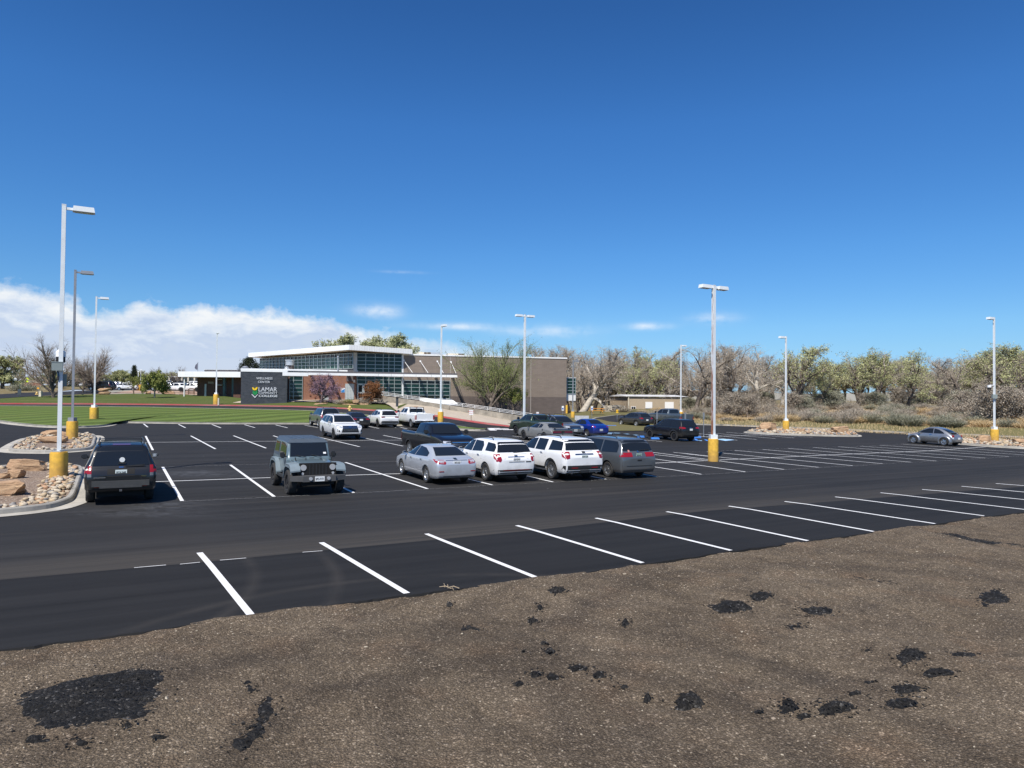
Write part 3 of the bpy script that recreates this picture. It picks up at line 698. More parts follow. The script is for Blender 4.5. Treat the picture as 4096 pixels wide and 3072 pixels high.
def island(outline, nm, rock_r, band, count, lab, seed, pan=.45):
    pts=[Vector(p) for p in outline]
    for _ in range(2):
        pts=[q for a,b in zip(pts,pts[1:]+pts[:1]) for q in (a.lerp(b,.2),a.lerp(b,.8))]
    area=sum(a.x*b.y-b.x*a.y for a,b in zip(pts,pts[1:]+pts[:1]))
    if area<0: pts.reverse()
    curb('island_kerb',pts,M_curb,.17,.16,closed=True,inside=1,pan=pan)
    ctr=sum(pts,Vector())/len(pts); poly=[]
    n=len(pts)
    for i in range(n):
        d=(pts[(i+1)%n]-pts[i-1]); d.z=0; d.normalize(); q=pts[i]+Vector((-d.y,d.x,0))*.16; poly.append((q.x,q.y))
    flat('island_bed',poly,M_peat,.12)
    M=MB(); rr=random.Random(seed); xs=[p[0] for p in poly]; ys=[p[1] for p in poly]; k=0; tries=0
    while k<count and tries<count*30:
        tries+=1; p=(rr.uniform(min(xs),max(xs)),rr.uniform(min(ys),max(ys)))
        if not inside(p,poly): continue
        e=dist_edge(p,poly)
        if e<.06 or (band and e>band*rr.uniform(.6,1.2)): continue
        r_=rock_r*rr.uniform(.55,1.25); cobble(M,(p[0],p[1],lotz(*p)+.12+r_*.3+rr.choice((0,0,0,r_*.7))),r_,rr,rr.choice((0,0,1,1,2,3))); k+=1
    o=M.build('river_rock',cob); o.data.polygons.foreach_set('use_smooth',[True]*len(o.data.polygons)); tag(o,lab,'river rock',kind='stuff')
zi_=lambda x,y:G(*zi(x,y))
isl1=[zi_(-900,1560),zi_(0,1490),zi_(500,1440),zi_(900,1385),zi_(1180,1290),zi_(1250,1225),zi_(1300,1090),zi_(1360,900),zi_(1395,800),zi_(1375,738),zi_(1290,715),zi_(900,700),zi_(500,690),zi_(0,730),zi_(-900,800)]
island(isl1,'a',.085,.85,900,'tan river cobbles banded round the near left kerbed island',1)
isl2=[zi_(90,435),zi_(330,462),zi_(800,470),zi_(1250,440),zi_(1500,418),zi_(1570,375),zi_(1590,270),zi_(1610,222),zi_(1570,180),zi_(1350,172),zi_(900,182),zi_(500,215),zi_(300,300)]
island(isl2,'b',.09,.95,620,'tan river cobbles filling the second kerbed island from the left',2)
isl3=gp((1606,934),(1640,937.5),(1700,940),(1775,942.3),(1836,943.5),(1856,943),(1852,939),(1790,934),(1700,929.5),(1640,929.5))
island(isl3,'c',.15,None,900,'pale river cobbles on the long flat island before the scrub',3,.3)
isl4=gp((2030,955),(2069,959.5),(2131,965),(2212,970),(2400,978),(2420,968),(2212,957),(2100,951),(2040,950))
island(isl4,'d',.14,None,900,'pale river cobbles on the kerbed island behind the small coupe',4,.3)
def boulder(loc, size, rz, lab, seed, grp='boulders on the rock islands'):
    bm=bmesh.new(); bmesh.ops.create_icosphere(bm,subdivisions=4,radius=1); rr=random.Random(seed)
    o3=Vector((seed*7.3,seed*3.1,0)); pl_=[]
    for k in range(11):           # cleavage planes give flat broken faces
        n_=Vector((rr.gauss(0,1),rr.gauss(0,1),rr.gauss(0,.7))).normalized(); pl_.append((n_,rr.uniform(.62,.9)))
    pl_+=[(Vector((0,0,1)),.80),(Vector((.1,-1,.05)).normalized(),.78)]
    for v in bm.verts:
        c=v.co.copy(); q=Vector((math.copysign(abs(c.x)**.6,c.x),math.copysign(abs(c.y)**.6,c.y),math.copysign(abs(c.z)**.7,c.z)))
        for n_,d in pl_:
            t=q.dot(n_)-d
            if t>0: q-=n_*t*.93
        q*=1.12*(1+noise.noise(c*2.2+o3)*.10+noise.noise(c*6+o3)*.05+noise.noise(c*14+o3)*.022)
        q*=1+noise.noise(Vector((c.x*.6,c.y*.6,c.z*9))+o3)*.05
        v.co=Vector((q.x*size[0]/2,q.y*size[1]/2,q.z*size[2]/2))
    me=mesh_of(bm,'boulder'); me.materials.append(M_sand); o=link('boulder',me); o.location=Vector(loc)+Vector((0,0,size[2]*.36)); o.rotation_euler=(rnd.uniform(-.08,.08),rnd.uniform(-.08,.08),rz)
    smooth_by_angle(me,22); return tag(o,lab,'boulder',grp)
def isl_p(x,y): q=zi_(x,y); return Vector((q.x,q.y,q.z+.12))
boulder(isl_p(470,800),(1.26,0.71,0.51),.12,'long pale sandstone boulder at the back of the near left island',1)
boulder(isl_p(270,935),(0.50,0.45,0.37),.3,'small blocky boulder between the two long boulders of the near left island',2)
boulder(isl_p(90,935),(0.75,0.55,0.25),.1,'low reddish boulder at the left edge of the photo on the near island',5)
boulder(isl_p(70,1215),(1.30,0.77,0.50),.15,'tan layered boulder nearest the camera on the near left island',3)
boulder(isl_p(880,330),(1.30,0.77,0.46),.1,'squarish tan boulder just left of the yellow base on the second island',4)
boulder(isl_p(890,205),(1.42,0.65,0.44),.1,'long flat boulder at the far side of the second island',6)
boulder(isl_p(1075,225),(0.71,0.59,0.35),.3,'dark shaded boulder tucked left of the yellow base on the second island',7)
boulder(GD(1661,934)+Vector((0,0,.1)),(1.7,1.2,1.15),.5,'pointed boulder on the left half of the long flat island',8)
boulder(GD(1725,938)+Vector((0,0,.1)),(1.6,.9,.5),.2,'low flat boulder right of the lamp on the long flat island',9)
boulder(GD(1815,939)+Vector((0,0,.1)),(1.9,1.2,.9),.2,'large blocky boulder at the right end of the long flat island',10)
boulder(GD(2124,959)+Vector((0,0,.1)),(1.2,.9,.8),.4,'rusty boulder just left of the yellow base by the small coupe',11)
boulder(GD(2205,963)+Vector((0,0,.1)),(1.6,1,.6),.2,'red flat boulder at the right edge of the photo',12)
# ------------------------------------------------------------------ spilt asphalt on the dirt
M_spill,N_,b_=newmat('spilt asphalt'); tc=N_.n('ShaderNodeTexCoord').outputs['Object']; f_=N_.noise(tc,20,6,.8); d_=N_.noise(tc,2.2,5,.6)
v_=N_.n('ShaderNodeTexVoronoi'); v_.inputs['Scale'].default_value=36; N_.l(tc,v_.inputs['Vector']); wn_=N_.n('ShaderNodeTexWhiteNoise'); N_.l(v_.outputs['Position'],wn_.inputs['Vector'])
c_=N_.mix(N_.ramp(f_,[(.35,0),(.7,1)]),(.011,.0107,.0104),(.037,.035,.033)); c_=N_.mix(N_.math('MULTIPLY',N_.ramp(d_,[(.45,0),(.7,1)]),.55),c_,(.058,.053,.046))
c_=N_.mix(1.0,c_,N_.ramp(wn_.outputs['Value'],[(0,.5),(.7,1.1),(.95,1.9),(.99,6)]),'MULTIPLY'); N_.l(c_,b_.inputs['Base Color']); b_.inputs['Roughness'].default_value=.85; b_.inputs['Specular IOR Level'].default_value=.2
N_.l(N_.bump(N_.math('ADD',f_,N_.math('MULTIPLY',N_.math('SUBTRACT',1,v_.outputs['Distance']),.6)),1,.06),b_.inputs['Normal'])
def spill(poly, h, lab, lumps=0, seed=1):
    """poly in overview units; a low ragged heap of loose asphalt"""
    P=[GD(*p) for p in poly]; ctr=sum(P,Vector())/len(P); pl_=[(p.x,p.y) for p in P]; rr=random.Random(seed)
    xs=[p.x for p in P]; ys=[p.y for p in P]; g=max(.018,min(.04,(max(xs)-min(xs))/60)); nx=int((max(xs)-min(xs)+.3)/g)+1; ny=int((max(ys)-min(ys)+.3)/g)+1
    if nx*ny>60000: g*=2; nx//=2; ny//=2
    M=MB(); ids={}
    sz=min(.16,.25*min(max(xs)-min(xs),max(ys)-min(ys)))
    for j in range(ny):
        for i in range(nx):
            x,y=min(xs)-.15+i*g,min(ys)-.15+j*g; e=dist_edge((x,y),pl_); 
            if not inside((x,y),pl_): e=-e
            q=Vector((x*3.2+seed,y*3.2,0)); e+=noise.noise(q)*sz*.7+noise.noise(q*4)*sz*.45
            if e<-.02: continue
            k=min(1,max(0,e/(sz*1.4))); k=k*k*(3-2*k)
            z=dirtz(x,y)-.012+k*h*.8*(.7+.5*noise.noise(q*.8))+k*noise.noise(q*2.5)*.02+k*noise.noise(q*7)*.012
            ids[(i,j)]=len(M.v); M.v.append((x,y,z+.008*min(1,max(0,e/.02))))
    for (i,j),a in ids.items():
        b=ids.get((i+1,j)); c=ids.get((i+1,j+1)); d=ids.get((i,j+1))
        if None not in (b,c,d): M.f.append((a,b,c,d)); M.m.append(0)
    per=sum((P[k]-P[k-1]).length for k in range(len(P)))
    for k in range(int(per*26)):      # loose crumbs round the rim and on top
        a=rr.randrange(len(P)); p=P[a-1].lerp(P[a],rr.random()); w_=rr.gauss(0,.10)*min(1,per/3)+.02; d=(p-ctr); d.z=0; d.normalize(); p=p+d*w_+Vector((rr.gauss(0,.03),rr.gauss(0,.03),0)); r_=rr.choice((.006,.008,.010,.013,.018))*(1.25 if h>.05 else 1)
        add_pebble(M,(p.x,p.y,dirtz(p.x,p.y)+r_*.2),r_,rr)
    for k in range(int(h*170*per)):
        p=rr.choice(P).lerp(ctr,rr.uniform(.15,1)); r_=rr.uniform(.010,.024); add_pebble(M,(p.x+rr.gauss(0,.05),p.y+rr.gauss(0,.05),dirtz(p.x,p.y)+h*.5),r_,rr)
    if not M.f: return
    o=M.build('asphalt_spill',M_spill); o.data.polygons.foreach_set('use_smooth',[True]*len(o.data.polygons)); tag(o,lab,'asphalt spill','spilt asphalt patches on the dirt')
zq=zm(0,2100,1.58); zt=zm(1400,2100,1.58); zu=zm(2700,1900,1.4155)
def dd(f, pts): return [(a/K,b/K) for a,b in (f(*p) for p in pts)]
def blob(f, x, y, w, h, n=10): return dd(f,[(x+w/2*math.cos(2*math.pi*k/n)*(1+.15*math.sin(k*2.3)),y+h/2*math.sin(2*math.pi*k/n)*(1+.2*math.cos(k*1.7))) for k in range(n)])
spill(dd(zq,[(60,1110),(130,1030),(330,990),(560,935),(800,905),(980,905),(1060,935),(1030,1060),(980,1180),(900,1260),(640,1270),(300,1300),(170,1250)]),.05,'largest black asphalt patch at lower left of the dirt',40,1)
spill(dd(zq,[(1665,1080),(1755,1090),(1740,1190),(1690,1300),(1600,1400),(1520,1435),(1440,1390),(1455,1350),(1540,1330),(1590,1240),(1640,1150)]),.035,'narrow curved black asphalt streak right of the largest patch',20,2)
for f,x,y,w_,h_,hh,lab in ((zq,1570,1035,110,80,.012,'small faint smudge of asphalt above the curved streak'),(zq,245,1350,190,60,.03,'thin dark crumbs of asphalt just below the largest patch'),(zq,520,1390,110,45,.06,'small black lump below the largest patch'),(zq,810,1290,80,35,.05,'small black crumb at the lower right corner of the largest patch'),(zq,1005,1360,110,30,.05,'flat black crumb right of and below the largest patch'),
  (zt,760,632,165,40,.02,'thin flat black patch in the left middle of the dirt'),(zt,630,487,60,28,.05,'small black lump close to the dry twig'),(zt,1310,430,130,34,.06,'black clod nearest the asphalt edge in the middle'),(zt,1200,520,55,36,.05,'dark clod just below the one nearest the asphalt edge'),(zt,1155,585,90,30,.06,'dark flattish clod in the middle of the dirt'),(zt,1740,620,65,45,.06,'round black clod standing alone right of the middle'),(zt,1260,798,95,48,.08,'plump black clod in the middle row of clods'),(zt,1095,798,45,22,.05,'tiny black clod left of the plump one'),(zt,1225,738,60,24,.05,'tiny black clod above the plump one'),
  (zt,1180,948,110,50,.09,'left clod of the lumpy black cluster in the middle'),(zt,1285,970,95,36,.06,'middle clod of the lumpy black cluster'),(zt,1445,918,140,42,.06,'widest clod at the right of the lumpy black cluster'),(zt,1570,966,85,38,.06,'clod standing apart right of the lumpy cluster'),(zt,1070,1003,60,32,.05,'small clod in front of the lumpy cluster'),(zt,1735,1028,60,24,.05,'small dark clod toward the lower right'),(zt,1880,1100,62,40,.08,'round clod left of the big cracked mound'),
  (zu,75,1290,170,85,.14,'big cracked black mound at the lower middle'),(zu,320,745,280,70,.06,'wide black spill in the right half near the asphalt'),(zu,490,690,150,50,.06,'dark heap above the wide black spill'),(zu,800,762,200,60,.06,'long black spill mixed with stones'),(zu,690,848,150,40,.02,'thin dark stain below the long spill'),(zu,1800,690,230,95,.03,'clean edged black patch toward the right edge'),(zu,1330,1035,190,80,.07,'crumbly black heap in the right group'),(zu,1640,1010,180,45,.04,'grey topped flat mound at the right of the group'),(zu,1490,1120,200,50,.06,'grey topped mound below the crumbly heap'),(zu,1310,1205,190,55,.07,'smooth grey topped mound in the right group'),(zu,1285,1275,200,60,.07,'blackest crumbly heap at the bottom of the right group'),(zu,640,1305,140,75,.13,'left rounded mound of the pair at the lower right'),(zu,900,1305,240,80,.12,'right wide mound of the pair at the lower right'),(zu,470,1340,70,30,.05,'small black clod left of the pair of mounds'),(zu,725,1350,110,36,.05,'black crumbs between and below the pair of mounds'),(zu,1015,1222,80,25,.04,'small dark stain above the pair of mounds'),(zu,1095,1160,80,26,.03,'small grey stain between the pair and the right group'),(zu,1090,990,40,16,.05,'tiny black crumb left of the crumbly heap')):
    spill(blob(f,x,y,w_,h_),hh,lab,8,int(x+y))
# dark loose streaks near the top right of the dirt
spill(dd(zu,[(1470,328),(1600,335),(1800,370),(1976,385),(1976,396),(1750,385),(1560,355)]),.03,'long thin dark streak of asphalt at the far right of the dirt',10,77)
spill(dd(zu,[(990,570),(1090,580),(1250,620),(1240,628),(1060,600)]),.02,'long thin dark streak in the upper middle right of the dirt',6,78)
# dry twig
tw=MB(); p0=G(*zt(565,408)); p1=G(*zt(690,410)); p2=G(*zt(615,392)); p3=G(*zt(655,430))
for a,b,r_ in ((p1,G(*zt(620,412)),.008),(G(*zt(640,412)),p0,.007),(G(*zt(620,412)),p2,.005),(G(*zt(640,412)),p3,.005),(G(*zt(600,405)),G(*zt(590,385)),.004)):
    a=Vector((a.x,a.y,lotz(a.x,a.y)+.03)); b=Vector((b.x,b.y,lotz(b.x,b.y)+.05)); tw.tube([a,(a+b)/2+Vector((0,0,.03)),b],[r_,r_,r_*.6],5)
tag(tw.build('dry_twig',mat('dry wood',(.42,.33,.22),.8,var=.2)),'bare pale twig lying on the asphalt edge','twig')
# ------------------------------------------------------------------ vehicles
def eval_mesh(o):
    dg=bpy.context.evaluated_depsgraph_get(); dg.update()
    return bpy.data.meshes.new_from_object(o.evaluated_get(dg))
class Body:
    """lofted car shell: stations (x, z_low, z_belt, z_top, w_low, w_belt, w_top[, crease]) from the tail to the nose"""
    def __init__(s, st, wells, wr, wdepth, boxes=(), lvl=2, cr=(.55,.45,.55)):
        bm=bmesh.new(); cl=bm.edges.layers.float.new('crease_edge'); rings=[]
        for t in st:
            x,zl,zb,zt,wl,wb,wt=t[:7]; zm_=zl+.5*(zb-zl)
            half=[(wl,zl),(max(wl,wb)+.015,zm_),(wb,zb),(wt,zt-.045 if zt-zb>.12 else zt-.015),(max(wt-.13,wt*.6),zt)]
            ring=[bm.verts.new((x,y,z)) for y,z in half]+[bm.verts.new((x,-y,z)) for y,z in reversed(half)]
            rings.append(ring)
        for a,b in zip(rings,rings[1:]):
            for k in range(10): bm.faces.new((a[k],a[(k+1)%10],b[(k+1)%10],b[k]))
        for r in (rings[0],rings[-1]):
            for k in range(4): bm.faces.new((r[k],r[k+1],r[8-k],r[9-k]))
        bm.edges.ensure_lookup_table(); idx={}
        for i,r in enumerate(rings):
            for k,v in enumerate(r): idx[v]=(i,k)
        n=len(rings)
        for e in bm.edges:
            (i,k),(j,l)=idx[e.verts[0]],idx[e.verts[1]]
            if i!=j and k==l:
                kk=min(k,9-k); e[cl]={0:.7,1:0,2:cr[0],3:cr[1],4:.15}[kk]
            elif i==j:
                c=st[i][7] if len(st[i])>7 else 0
                if i in (0,n-1): c=max(c,cr[2])
                e[cl]=c
        bmesh.ops.recalc_face_normals(bm,faces=bm.faces)
        me=mesh_of(bm,'body'); o=link('tmp_body',me); m=o.modifiers.new('s','SUBSURF'); m.levels=lvl; m.render_levels=lvl
        full=eval_mesh(o); o.modifiers.clear(); o.data=full; tmp=[]
        bm=bmesh.new(); bm.from_mesh(full); s.bvh=BVHTree.FromBMesh(bm); bm.free()
        cut=MB()
        for x in wells:
            for sg in (1,-1): cut.tube([(x,sg*(wdepth[0]),wr[1]),(x,sg*(wdepth[0]+1.2),wr[1])],wr[0],28)
        co=cut.build('tmp_cut',dark); fixn(co); bl=o.modifiers.new('b','BOOLEAN'); bl.object=co; bl.operation='DIFFERENCE'; bl.solver='EXACT'
        tmp.append(co)
        for bx in boxes:
            c2=MB(); c2.box(*bx); c2=c2.build('tmp_cut',dark); fixn(c2); b2=o.modifiers.new('b','BOOLEAN'); b2.object=c2; b2.operation='DIFFERENCE'; b2.solver='EXACT'; tmp.append(c2)
        s.mesh=eval_mesh(o); s.mesh.materials.clear()
        bpy.data.objects.remove(o)
        for t in tmp: bpy.data.objects.remove(t)
        smooth_by_angle(s.mesh,35)
    def cast(s, a, b, ax, sg):
        if ax=='y': o,d=Vector((a,3*sg,b)),Vector((0,-sg,0))
        elif ax=='x': o,d=Vector((4.5*sg,a,b)),Vector((-sg,0,0))
        else: o,d=Vector((a,b,4)),Vector((0,0,-1))
        h=s.bvh.ray_cast(o,d); return (h[0],h[1]) if h[0] is not None else None
    def decal(s, name, poly, ax, sg, m, parent, off=.008, step=.09, ring=None):
        """patch that follows the shell: poly in side (x,z), end (y,z) or plan (x,y) view"""
        bm=bmesh.new(); vs=[bm.verts.new((p[0],p[1],0)) for p in poly]
        if ring:   # band between two equally long polylines
            v2=[bm.verts.new((p[0],p[1],0)) for p in ring]
            for i in range(len(vs)-1): bm.faces.new((vs[i],vs[i+1],v2[i+1],v2[i]))
        else:
            bm.faces.new(vs)
            for ax_i in (0,1):
                lo=min(p[ax_i] for p in poly); hi=max(p[ax_i] for p in poly); t=lo+step
                nrm=(1,0,0) if ax_i==0 else (0,1,0)
                while t<hi-.01:
                    bmesh.ops.bisect_plane(bm,geom=bm.verts[:]+bm.edges[:]+bm.faces[:],plane_co=(t,t,0),plane_no=nrm); t+=step
        bad=[]
        for v in bm.verts:
            h=s.cast(v.co.x,v.co.y,ax,sg)
            if h is None: bad.append(v)
            else: v.co=h[0]+h[1]*off
        bmesh.ops.delete(bm,geom=bad,context='VERTS')
        if not bm.faces: bm.free(); return None
        bmesh.ops.recalc_face_normals(bm,faces=bm.faces)
        want={'y':Vector((0,sg,0)),'x':Vector((sg,0,0)),'z':Vector((0,0,1))}[ax]
        if sum(f.normal.dot(want) for f in bm.faces)<0: bmesh.ops.reverse_faces(bm,faces=bm.faces)
        for f in bm.faces: f.smooth=True
        me=mesh_of(bm,name); me.materials.append(m); return link(name,me,parent)
_wheel={}
def wheel_meshes(r, w, rimm, spokes, rr=.66):
    key=(r,w,rimm.name,spokes)
    if key in _wheel: return _wheel[key]
    T=MB(); n=28; prof=[(rr*r,-w/2+.015),(r*.9,-w/2),(r*.985,-w/2+.03),(r,-w/4),(r,w/4),(r*.985,w/2-.03),(r*.9,w/2),(rr*r,w/2-.015)]
    for k in range(n):
        t=2*math.pi*k/n
        for q,y in prof: T.v.append((q*math.cos(t),y,q*math.sin(t)))
    L=len(prof)
    for k in range(n):
        for j in range(L-1): T.f.append((k*L+j,((k+1)%n)*L+j,((k+1)%n)*L+j+1,k*L+j+1)); T.m.append(0)
    a=T.build('t',rubber); fixn(a); smooth_by_angle(a.data,40); am=a.data; bpy.data.objects.remove(a)
    Q=MB(); yo=w/2-.03
    Q.tube([(0,-w/2+.03,0),(0,yo-.05,0)],rr*r,n,1)
    for k in range(n):         # outer lip
        for q,y in ((rr*r*1.01,yo+.012),(rr*r*.9,yo+.004),(rr*r*.88,yo-.05)): 
            t=2*math.pi*k/n; Q.v.append((q*math.cos(t),y,q*math.sin(t)))
    b=len(Q.v)-3*n
    for k in range(n):
        for j in range(2): Q.f.append((b+k*3+j,b+((k+1)%n)*3+j,b+((k+1)%n)*3+j+1,b+k*3+j+1)); Q.m.append(0)
    for k in range(spokes):
        t=2*math.pi*k/spokes; d=Vector((math.cos(t),0,math.sin(t))); sd=Vector((-math.sin(t),0,math.cos(t))); y1,y2=yo-.005,yo-.05
        p0,p1=d*.03,d*(rr*r*.93); w0,w1=.05*r/.36,.085*r/.36*(5/spokes)**.6
        pts=[p0-sd*w0,p0+sd*w0,p1+sd*w1,p1-sd*w1]
        Q.hexa([p+Vector((0,y2,0)) for p in pts]+[p+Vector((0,y1-.012*(i>1),0)) for i,p in enumerate(pts)],0)
    Q.tube([(0,yo-.05,0),(0,yo+.004,0)],.055*r/.36,12,0)
    a=Q.build('r',[rimm,dark]); fixn(a); smooth_by_angle(a.data,30); rm=a.data; bpy.data.objects.remove(a)
    _wheel[key]=(am,rm); return _wheel[key]
def put_wheel(root, x, y, r, w, rimm, spokes, steer=0):
    tm_,rm=wheel_meshes(r,w,rimm,spokes)
    o=link('wheel',tm_,root); o.location=(x,y,r); o.rotation_euler=(0,0,(0 if y>0 else math.pi)+steer)
    link('rim',rm,o); return o
_txt={}
def text_mesh(body, size, m, depth=.004, font=None, align='CENTER', bold=0, spacing=1):
    cu=bpy.data.curves.new('t','FONT'); cu.body=body; cu.size=size; cu.align_x=align; cu.align_y='CENTER'; cu.extrude=depth; cu.offset=bold; cu.space_character=spacing; cu.space_line=.9; cu.resolution_u=3
    o=link('tmp_text',cu); me=eval_mesh(o); bpy.data.objects.remove(o); me.materials.clear(); me.materials.append(m); return me
def plate(root, x, z, facing, text=None, m=None, y=0, tilt=0):
    """licence plate with its number; facing=+1 nose, -1 tail"""
    M=MB(); M.box((0,0,0),(.305,.155,.008)); o=M.build('license_plate',m or plate_w,root); o.location=(x,y,z)
    o.rotation_euler=(R(90)-tilt,0,R(90)*facing)
    if text:
        t=link('plate_number',text_mesh(text,.085,ink,.001,bold=.002),o); t.location=(0,-.008,.0065); t.scale=(.78,1.1,1)
    return o
def arc(cx, cz, r, a0, a1, n=14): return [(cx+r*math.cos(a0+(a1-a0)*i/n), cz+r*math.sin(a0+(a1-a0)*i/n)) for i in range(n+1)]
def mirror(root, x, y, z, m, sx=.09, sy=.2, sz=.15, post=True):
    for sg in (1,-1):
        bm=bmesh.new(); bmesh.ops.create_cube(bm,size=1); bmesh.ops.bevel(bm,geom=bm.edges[:],offset=.22,segments=2,affect='EDGES')
        for v in bm.verts: v.co=Vector((v.co.x*sx*(1.2),v.co.y*sy,v.co.z*sz))
        bmesh.ops.create_cube(bm,size=1,matrix=Matrix.Translation((.01,-sg*sy*.55,-sz*.25))@Matrix.Diagonal((.05,sy*.5,.04,1)))
        me=mesh_of(bm,'mirror'); me.materials.append(m); smooth_by_angle(me,40); o=link('mirror',me,root); o.location=(x,sg*(y+sy*.55),z)
        g=MB(); g.box((-sx*.6-.002,0,.005),(.004,sy*.78,sz*.74)); g.build('mirror_glass',mat('mirror glass',(.35,.4,.45),.05,1),o)
def gen(L,W,H,zl,belt,hf,hc,xc,xwt,xrt,xrb,deck,wt,wr=None,nose=.66,tail=.86,deckw=None,bumpz=None,hoodc=.25):
    xr,xf,w=-L/2,L/2,W/2; dw=deckw or w*.86; wr=wr or wt
    return [(xr,zl+.14,deck-.34,deck-.24,w*tail*.92,w*tail,dw*.9),
     (xr+.07,zl+.03,deck-.16,deck-.06,w*.90,w*.95,dw,.2),
     (xrb,zl,belt,deck,w*.95,w*.985,dw,.45),
     (xrt,zl,belt,H-.05,w*.96,w,wr,.35),
     ((xrt+xwt)/2,zl,belt-.005,H,w*.96,w,wt+.015),
     (xwt,zl,belt-.02,H-.04,w*.96,w,wt,.25),
     (xc,zl,hc-.07,hc,w*.96,w*.985,w*.84,.5),
     ((xc+xf)/2+.05,zl,(hf+hc)/2-.06,(hf+hc)/2+.035,w*.95,w*.97,w*.80,.0),
     (xf-.22,zl+.02,hf-.10,hf,w*.90,w*.93,w*.72,hoodc),
     (xf-.05,zl+.05,hf-.26,hf-.13,w*.80,w*.83,w*.60,.15),
     (xf,zl+.10,hf-.34,hf-.22,w*nose,w*nose,w*.50)]
def interp(a,b,z): return a[0]+(b[0]-a[0])*(z-a[1])/(b[1]-a[1])
def place(root, wheel_px, wheel_local, heading, dz=0):
    """stand the vehicle on the lot with one wheel's contact at a photo pixel; heading +1 nose away from the camera"""
    h=V*heading; yaw=math.atan2(h.y,h.x); c=G(*wheel_px); lx,ly=wheel_local
    cs,sn=math.cos(yaw),math.sin(yaw); x=c.x-(lx*cs-ly*sn); y=c.y-(lx*sn+ly*cs)
    return stand(root,x,y,yaw)
def stand(root, x, y, yaw, zf=lotz, nrm=None):
    n=(nrm or NL).normalized(); f=Vector((math.cos(yaw),math.sin(yaw),0)); f=(f-n*f.dot(n)).normalized(); l=n.cross(f)
    root.matrix_world=Matrix(((f.x,l.x,n.x,x),(f.y,l.y,n.y,y),(f.z,l.z,n.z,zf(x,y)),(0,0,0,1)))
    return root
def car(name, lab, cat, st, col, wb, tr, r, tw=.23, rimm=alloy, spokes=5, win=None, windsh=None, rearw=None, H=1.5, belt=.95,
        tail=None, head=None, cladding=None, rails=None, handles=(), mirrors=None, grp=None, extra=None, xshift=0, plates=(None,None), seams=(), boxes=(), trim=None, wdepth=None, cr=(.55,.45,.55), axles=None):
    root=empty(name,label=lab,cat=cat,group=grp)
    ax=axles or (-wb/2+xshift,wb/2+xshift); W2=max(t[5] for t in st)
    B=Body(st,ax,(r+.055,r+.01),(W2-.30 if wdepth is None else wdepth,),boxes,cr=cr)
    B.mesh.materials.append(col); body=link('body',B.mesh,root)
    u=MB(); u.box((0,0,.36),(abs(st[-1][0]-st[0][0])*.86,(W2-.32)*2,.24)); u.build('underbody',dark,root)
    for x in ax:
        for sg in (1,-1): put_wheel(root,x,sg*tr,r,tw,rimm,spokes)
    gm_=glass_car
    for sg in (1,-1):
        for poly in (win or ()): B.decal('side_window',poly,'y',sg,gm_,root)
    if windsh: B.decal('windshield',windsh,'x',1,gm_,root)
    if rearw: B.decal('rear_window',rearw,'x',-1,gm_,root)
    for nm,ax_,sg_,poly,m,both in (tail or [])+(head or [])+(cladding or []):
        if ax_=='y':
            for sg in (1,-1): B.decal(nm,poly,'y',sg,m,root)
        elif both:
            B.decal(nm,poly,'x',sg_,m,root); B.decal(nm,[(-p[0],p[1]) for p in poly],'x',sg_,m,root)
        else: B.decal(nm,poly,ax_,sg_,m,root)
    if trim:      # dark lips round the wheel openings
        for x in ax:
            for sg in (1,-1):
                B.decal('arch_trim',arc(x,r+.01,r+.05,R(-8),R(188)),'y',sg,trim,root,.012,ring=arc(x,r+.01,r+.12,R(-8),R(188)))
    for x,z in handles:
        for sg in (1,-1): B.decal('door_handle',[(x-.1,z-.018),(x+.1,z-.018),(x+.1,z+.018),(x-.1,z+.018)],'y',sg,chrome if rimm is not alloy_dark else plastic,root,.03)
    S=[]
    for pl_ in seams:
        for sg in (1,-1):
            a,b=pl_; B.decal('door_seam',[(p[0]-.008,p[1]) for p in (a,b)],'y',sg,dark,root,.004,ring=[(p[0]+.008,p[1]) for p in (a,b)]) if abs(a[0]-b[0])<.6 else None
    if mirrors: mirror(root,*mirrors)
    if rails:
        x0,x1,y,z=rails
        for sg in (1,-1):
            M=MB(); M.tube([(x0,sg*y,z-.05),(x0+.1,sg*y,z+.02),((x0+x1)/2,sg*y,z+.035),(x1-.1,sg*y,z+.02),(x1,sg*y,z-.05)],.022,6); M.build('roof_rail',plastic,root)
    if extra: extra(root,B)
    return root
def rplate(root, B, z, text=None, m=None, y=0, sg=-1):
    h=B.cast(y,z,'x',sg)
    if h: plate(root,h[0].x+sg*.012,z,sg,text,m,y)
def suv_win(belt, H, xf0, xf1, xr0, xr1, pillars, zt=.13, bl=.05, gap=.04):
    """side glass between the windscreen pillar and the tail, split at the door pillars"""
    zb,zt_=belt+bl,H-zt; cuts=[None]+list(pillars)+[None]; out=[]
    f0,f1=(xf0,zb),(xf1,zt_); r0,r1=(xr0,zb),(xr1,zt_)
    edges=[(f0,f1)]+[((p,zb),(p,zt_)) for p in pillars]+[(r0,r1)]
    for i,(a,b) in enumerate(zip(edges,edges[1:])):
        g0=0 if i==0 else gap; g1=0 if i==len(edges)-2 else gap
        out.append([(a[0][0]-g0,a[0][1]),(a[1][0]-g0,a[1][1]),(b[1][0]+g1,b[1][1]),(b[0][0]+g1,b[0][1])])
    return out
exec_cars=[]
def quad(y0,y1,z0,z1,k=0): return [(y0,z0),(y1,z0),(y1-k,z1),(y0-k if y0 else 0,z1)]
def sym(wb_,wt_,z0,z1): return [(-wb_,z0),(wb_,z0),(wt_,z1),(-wt_,z1)]
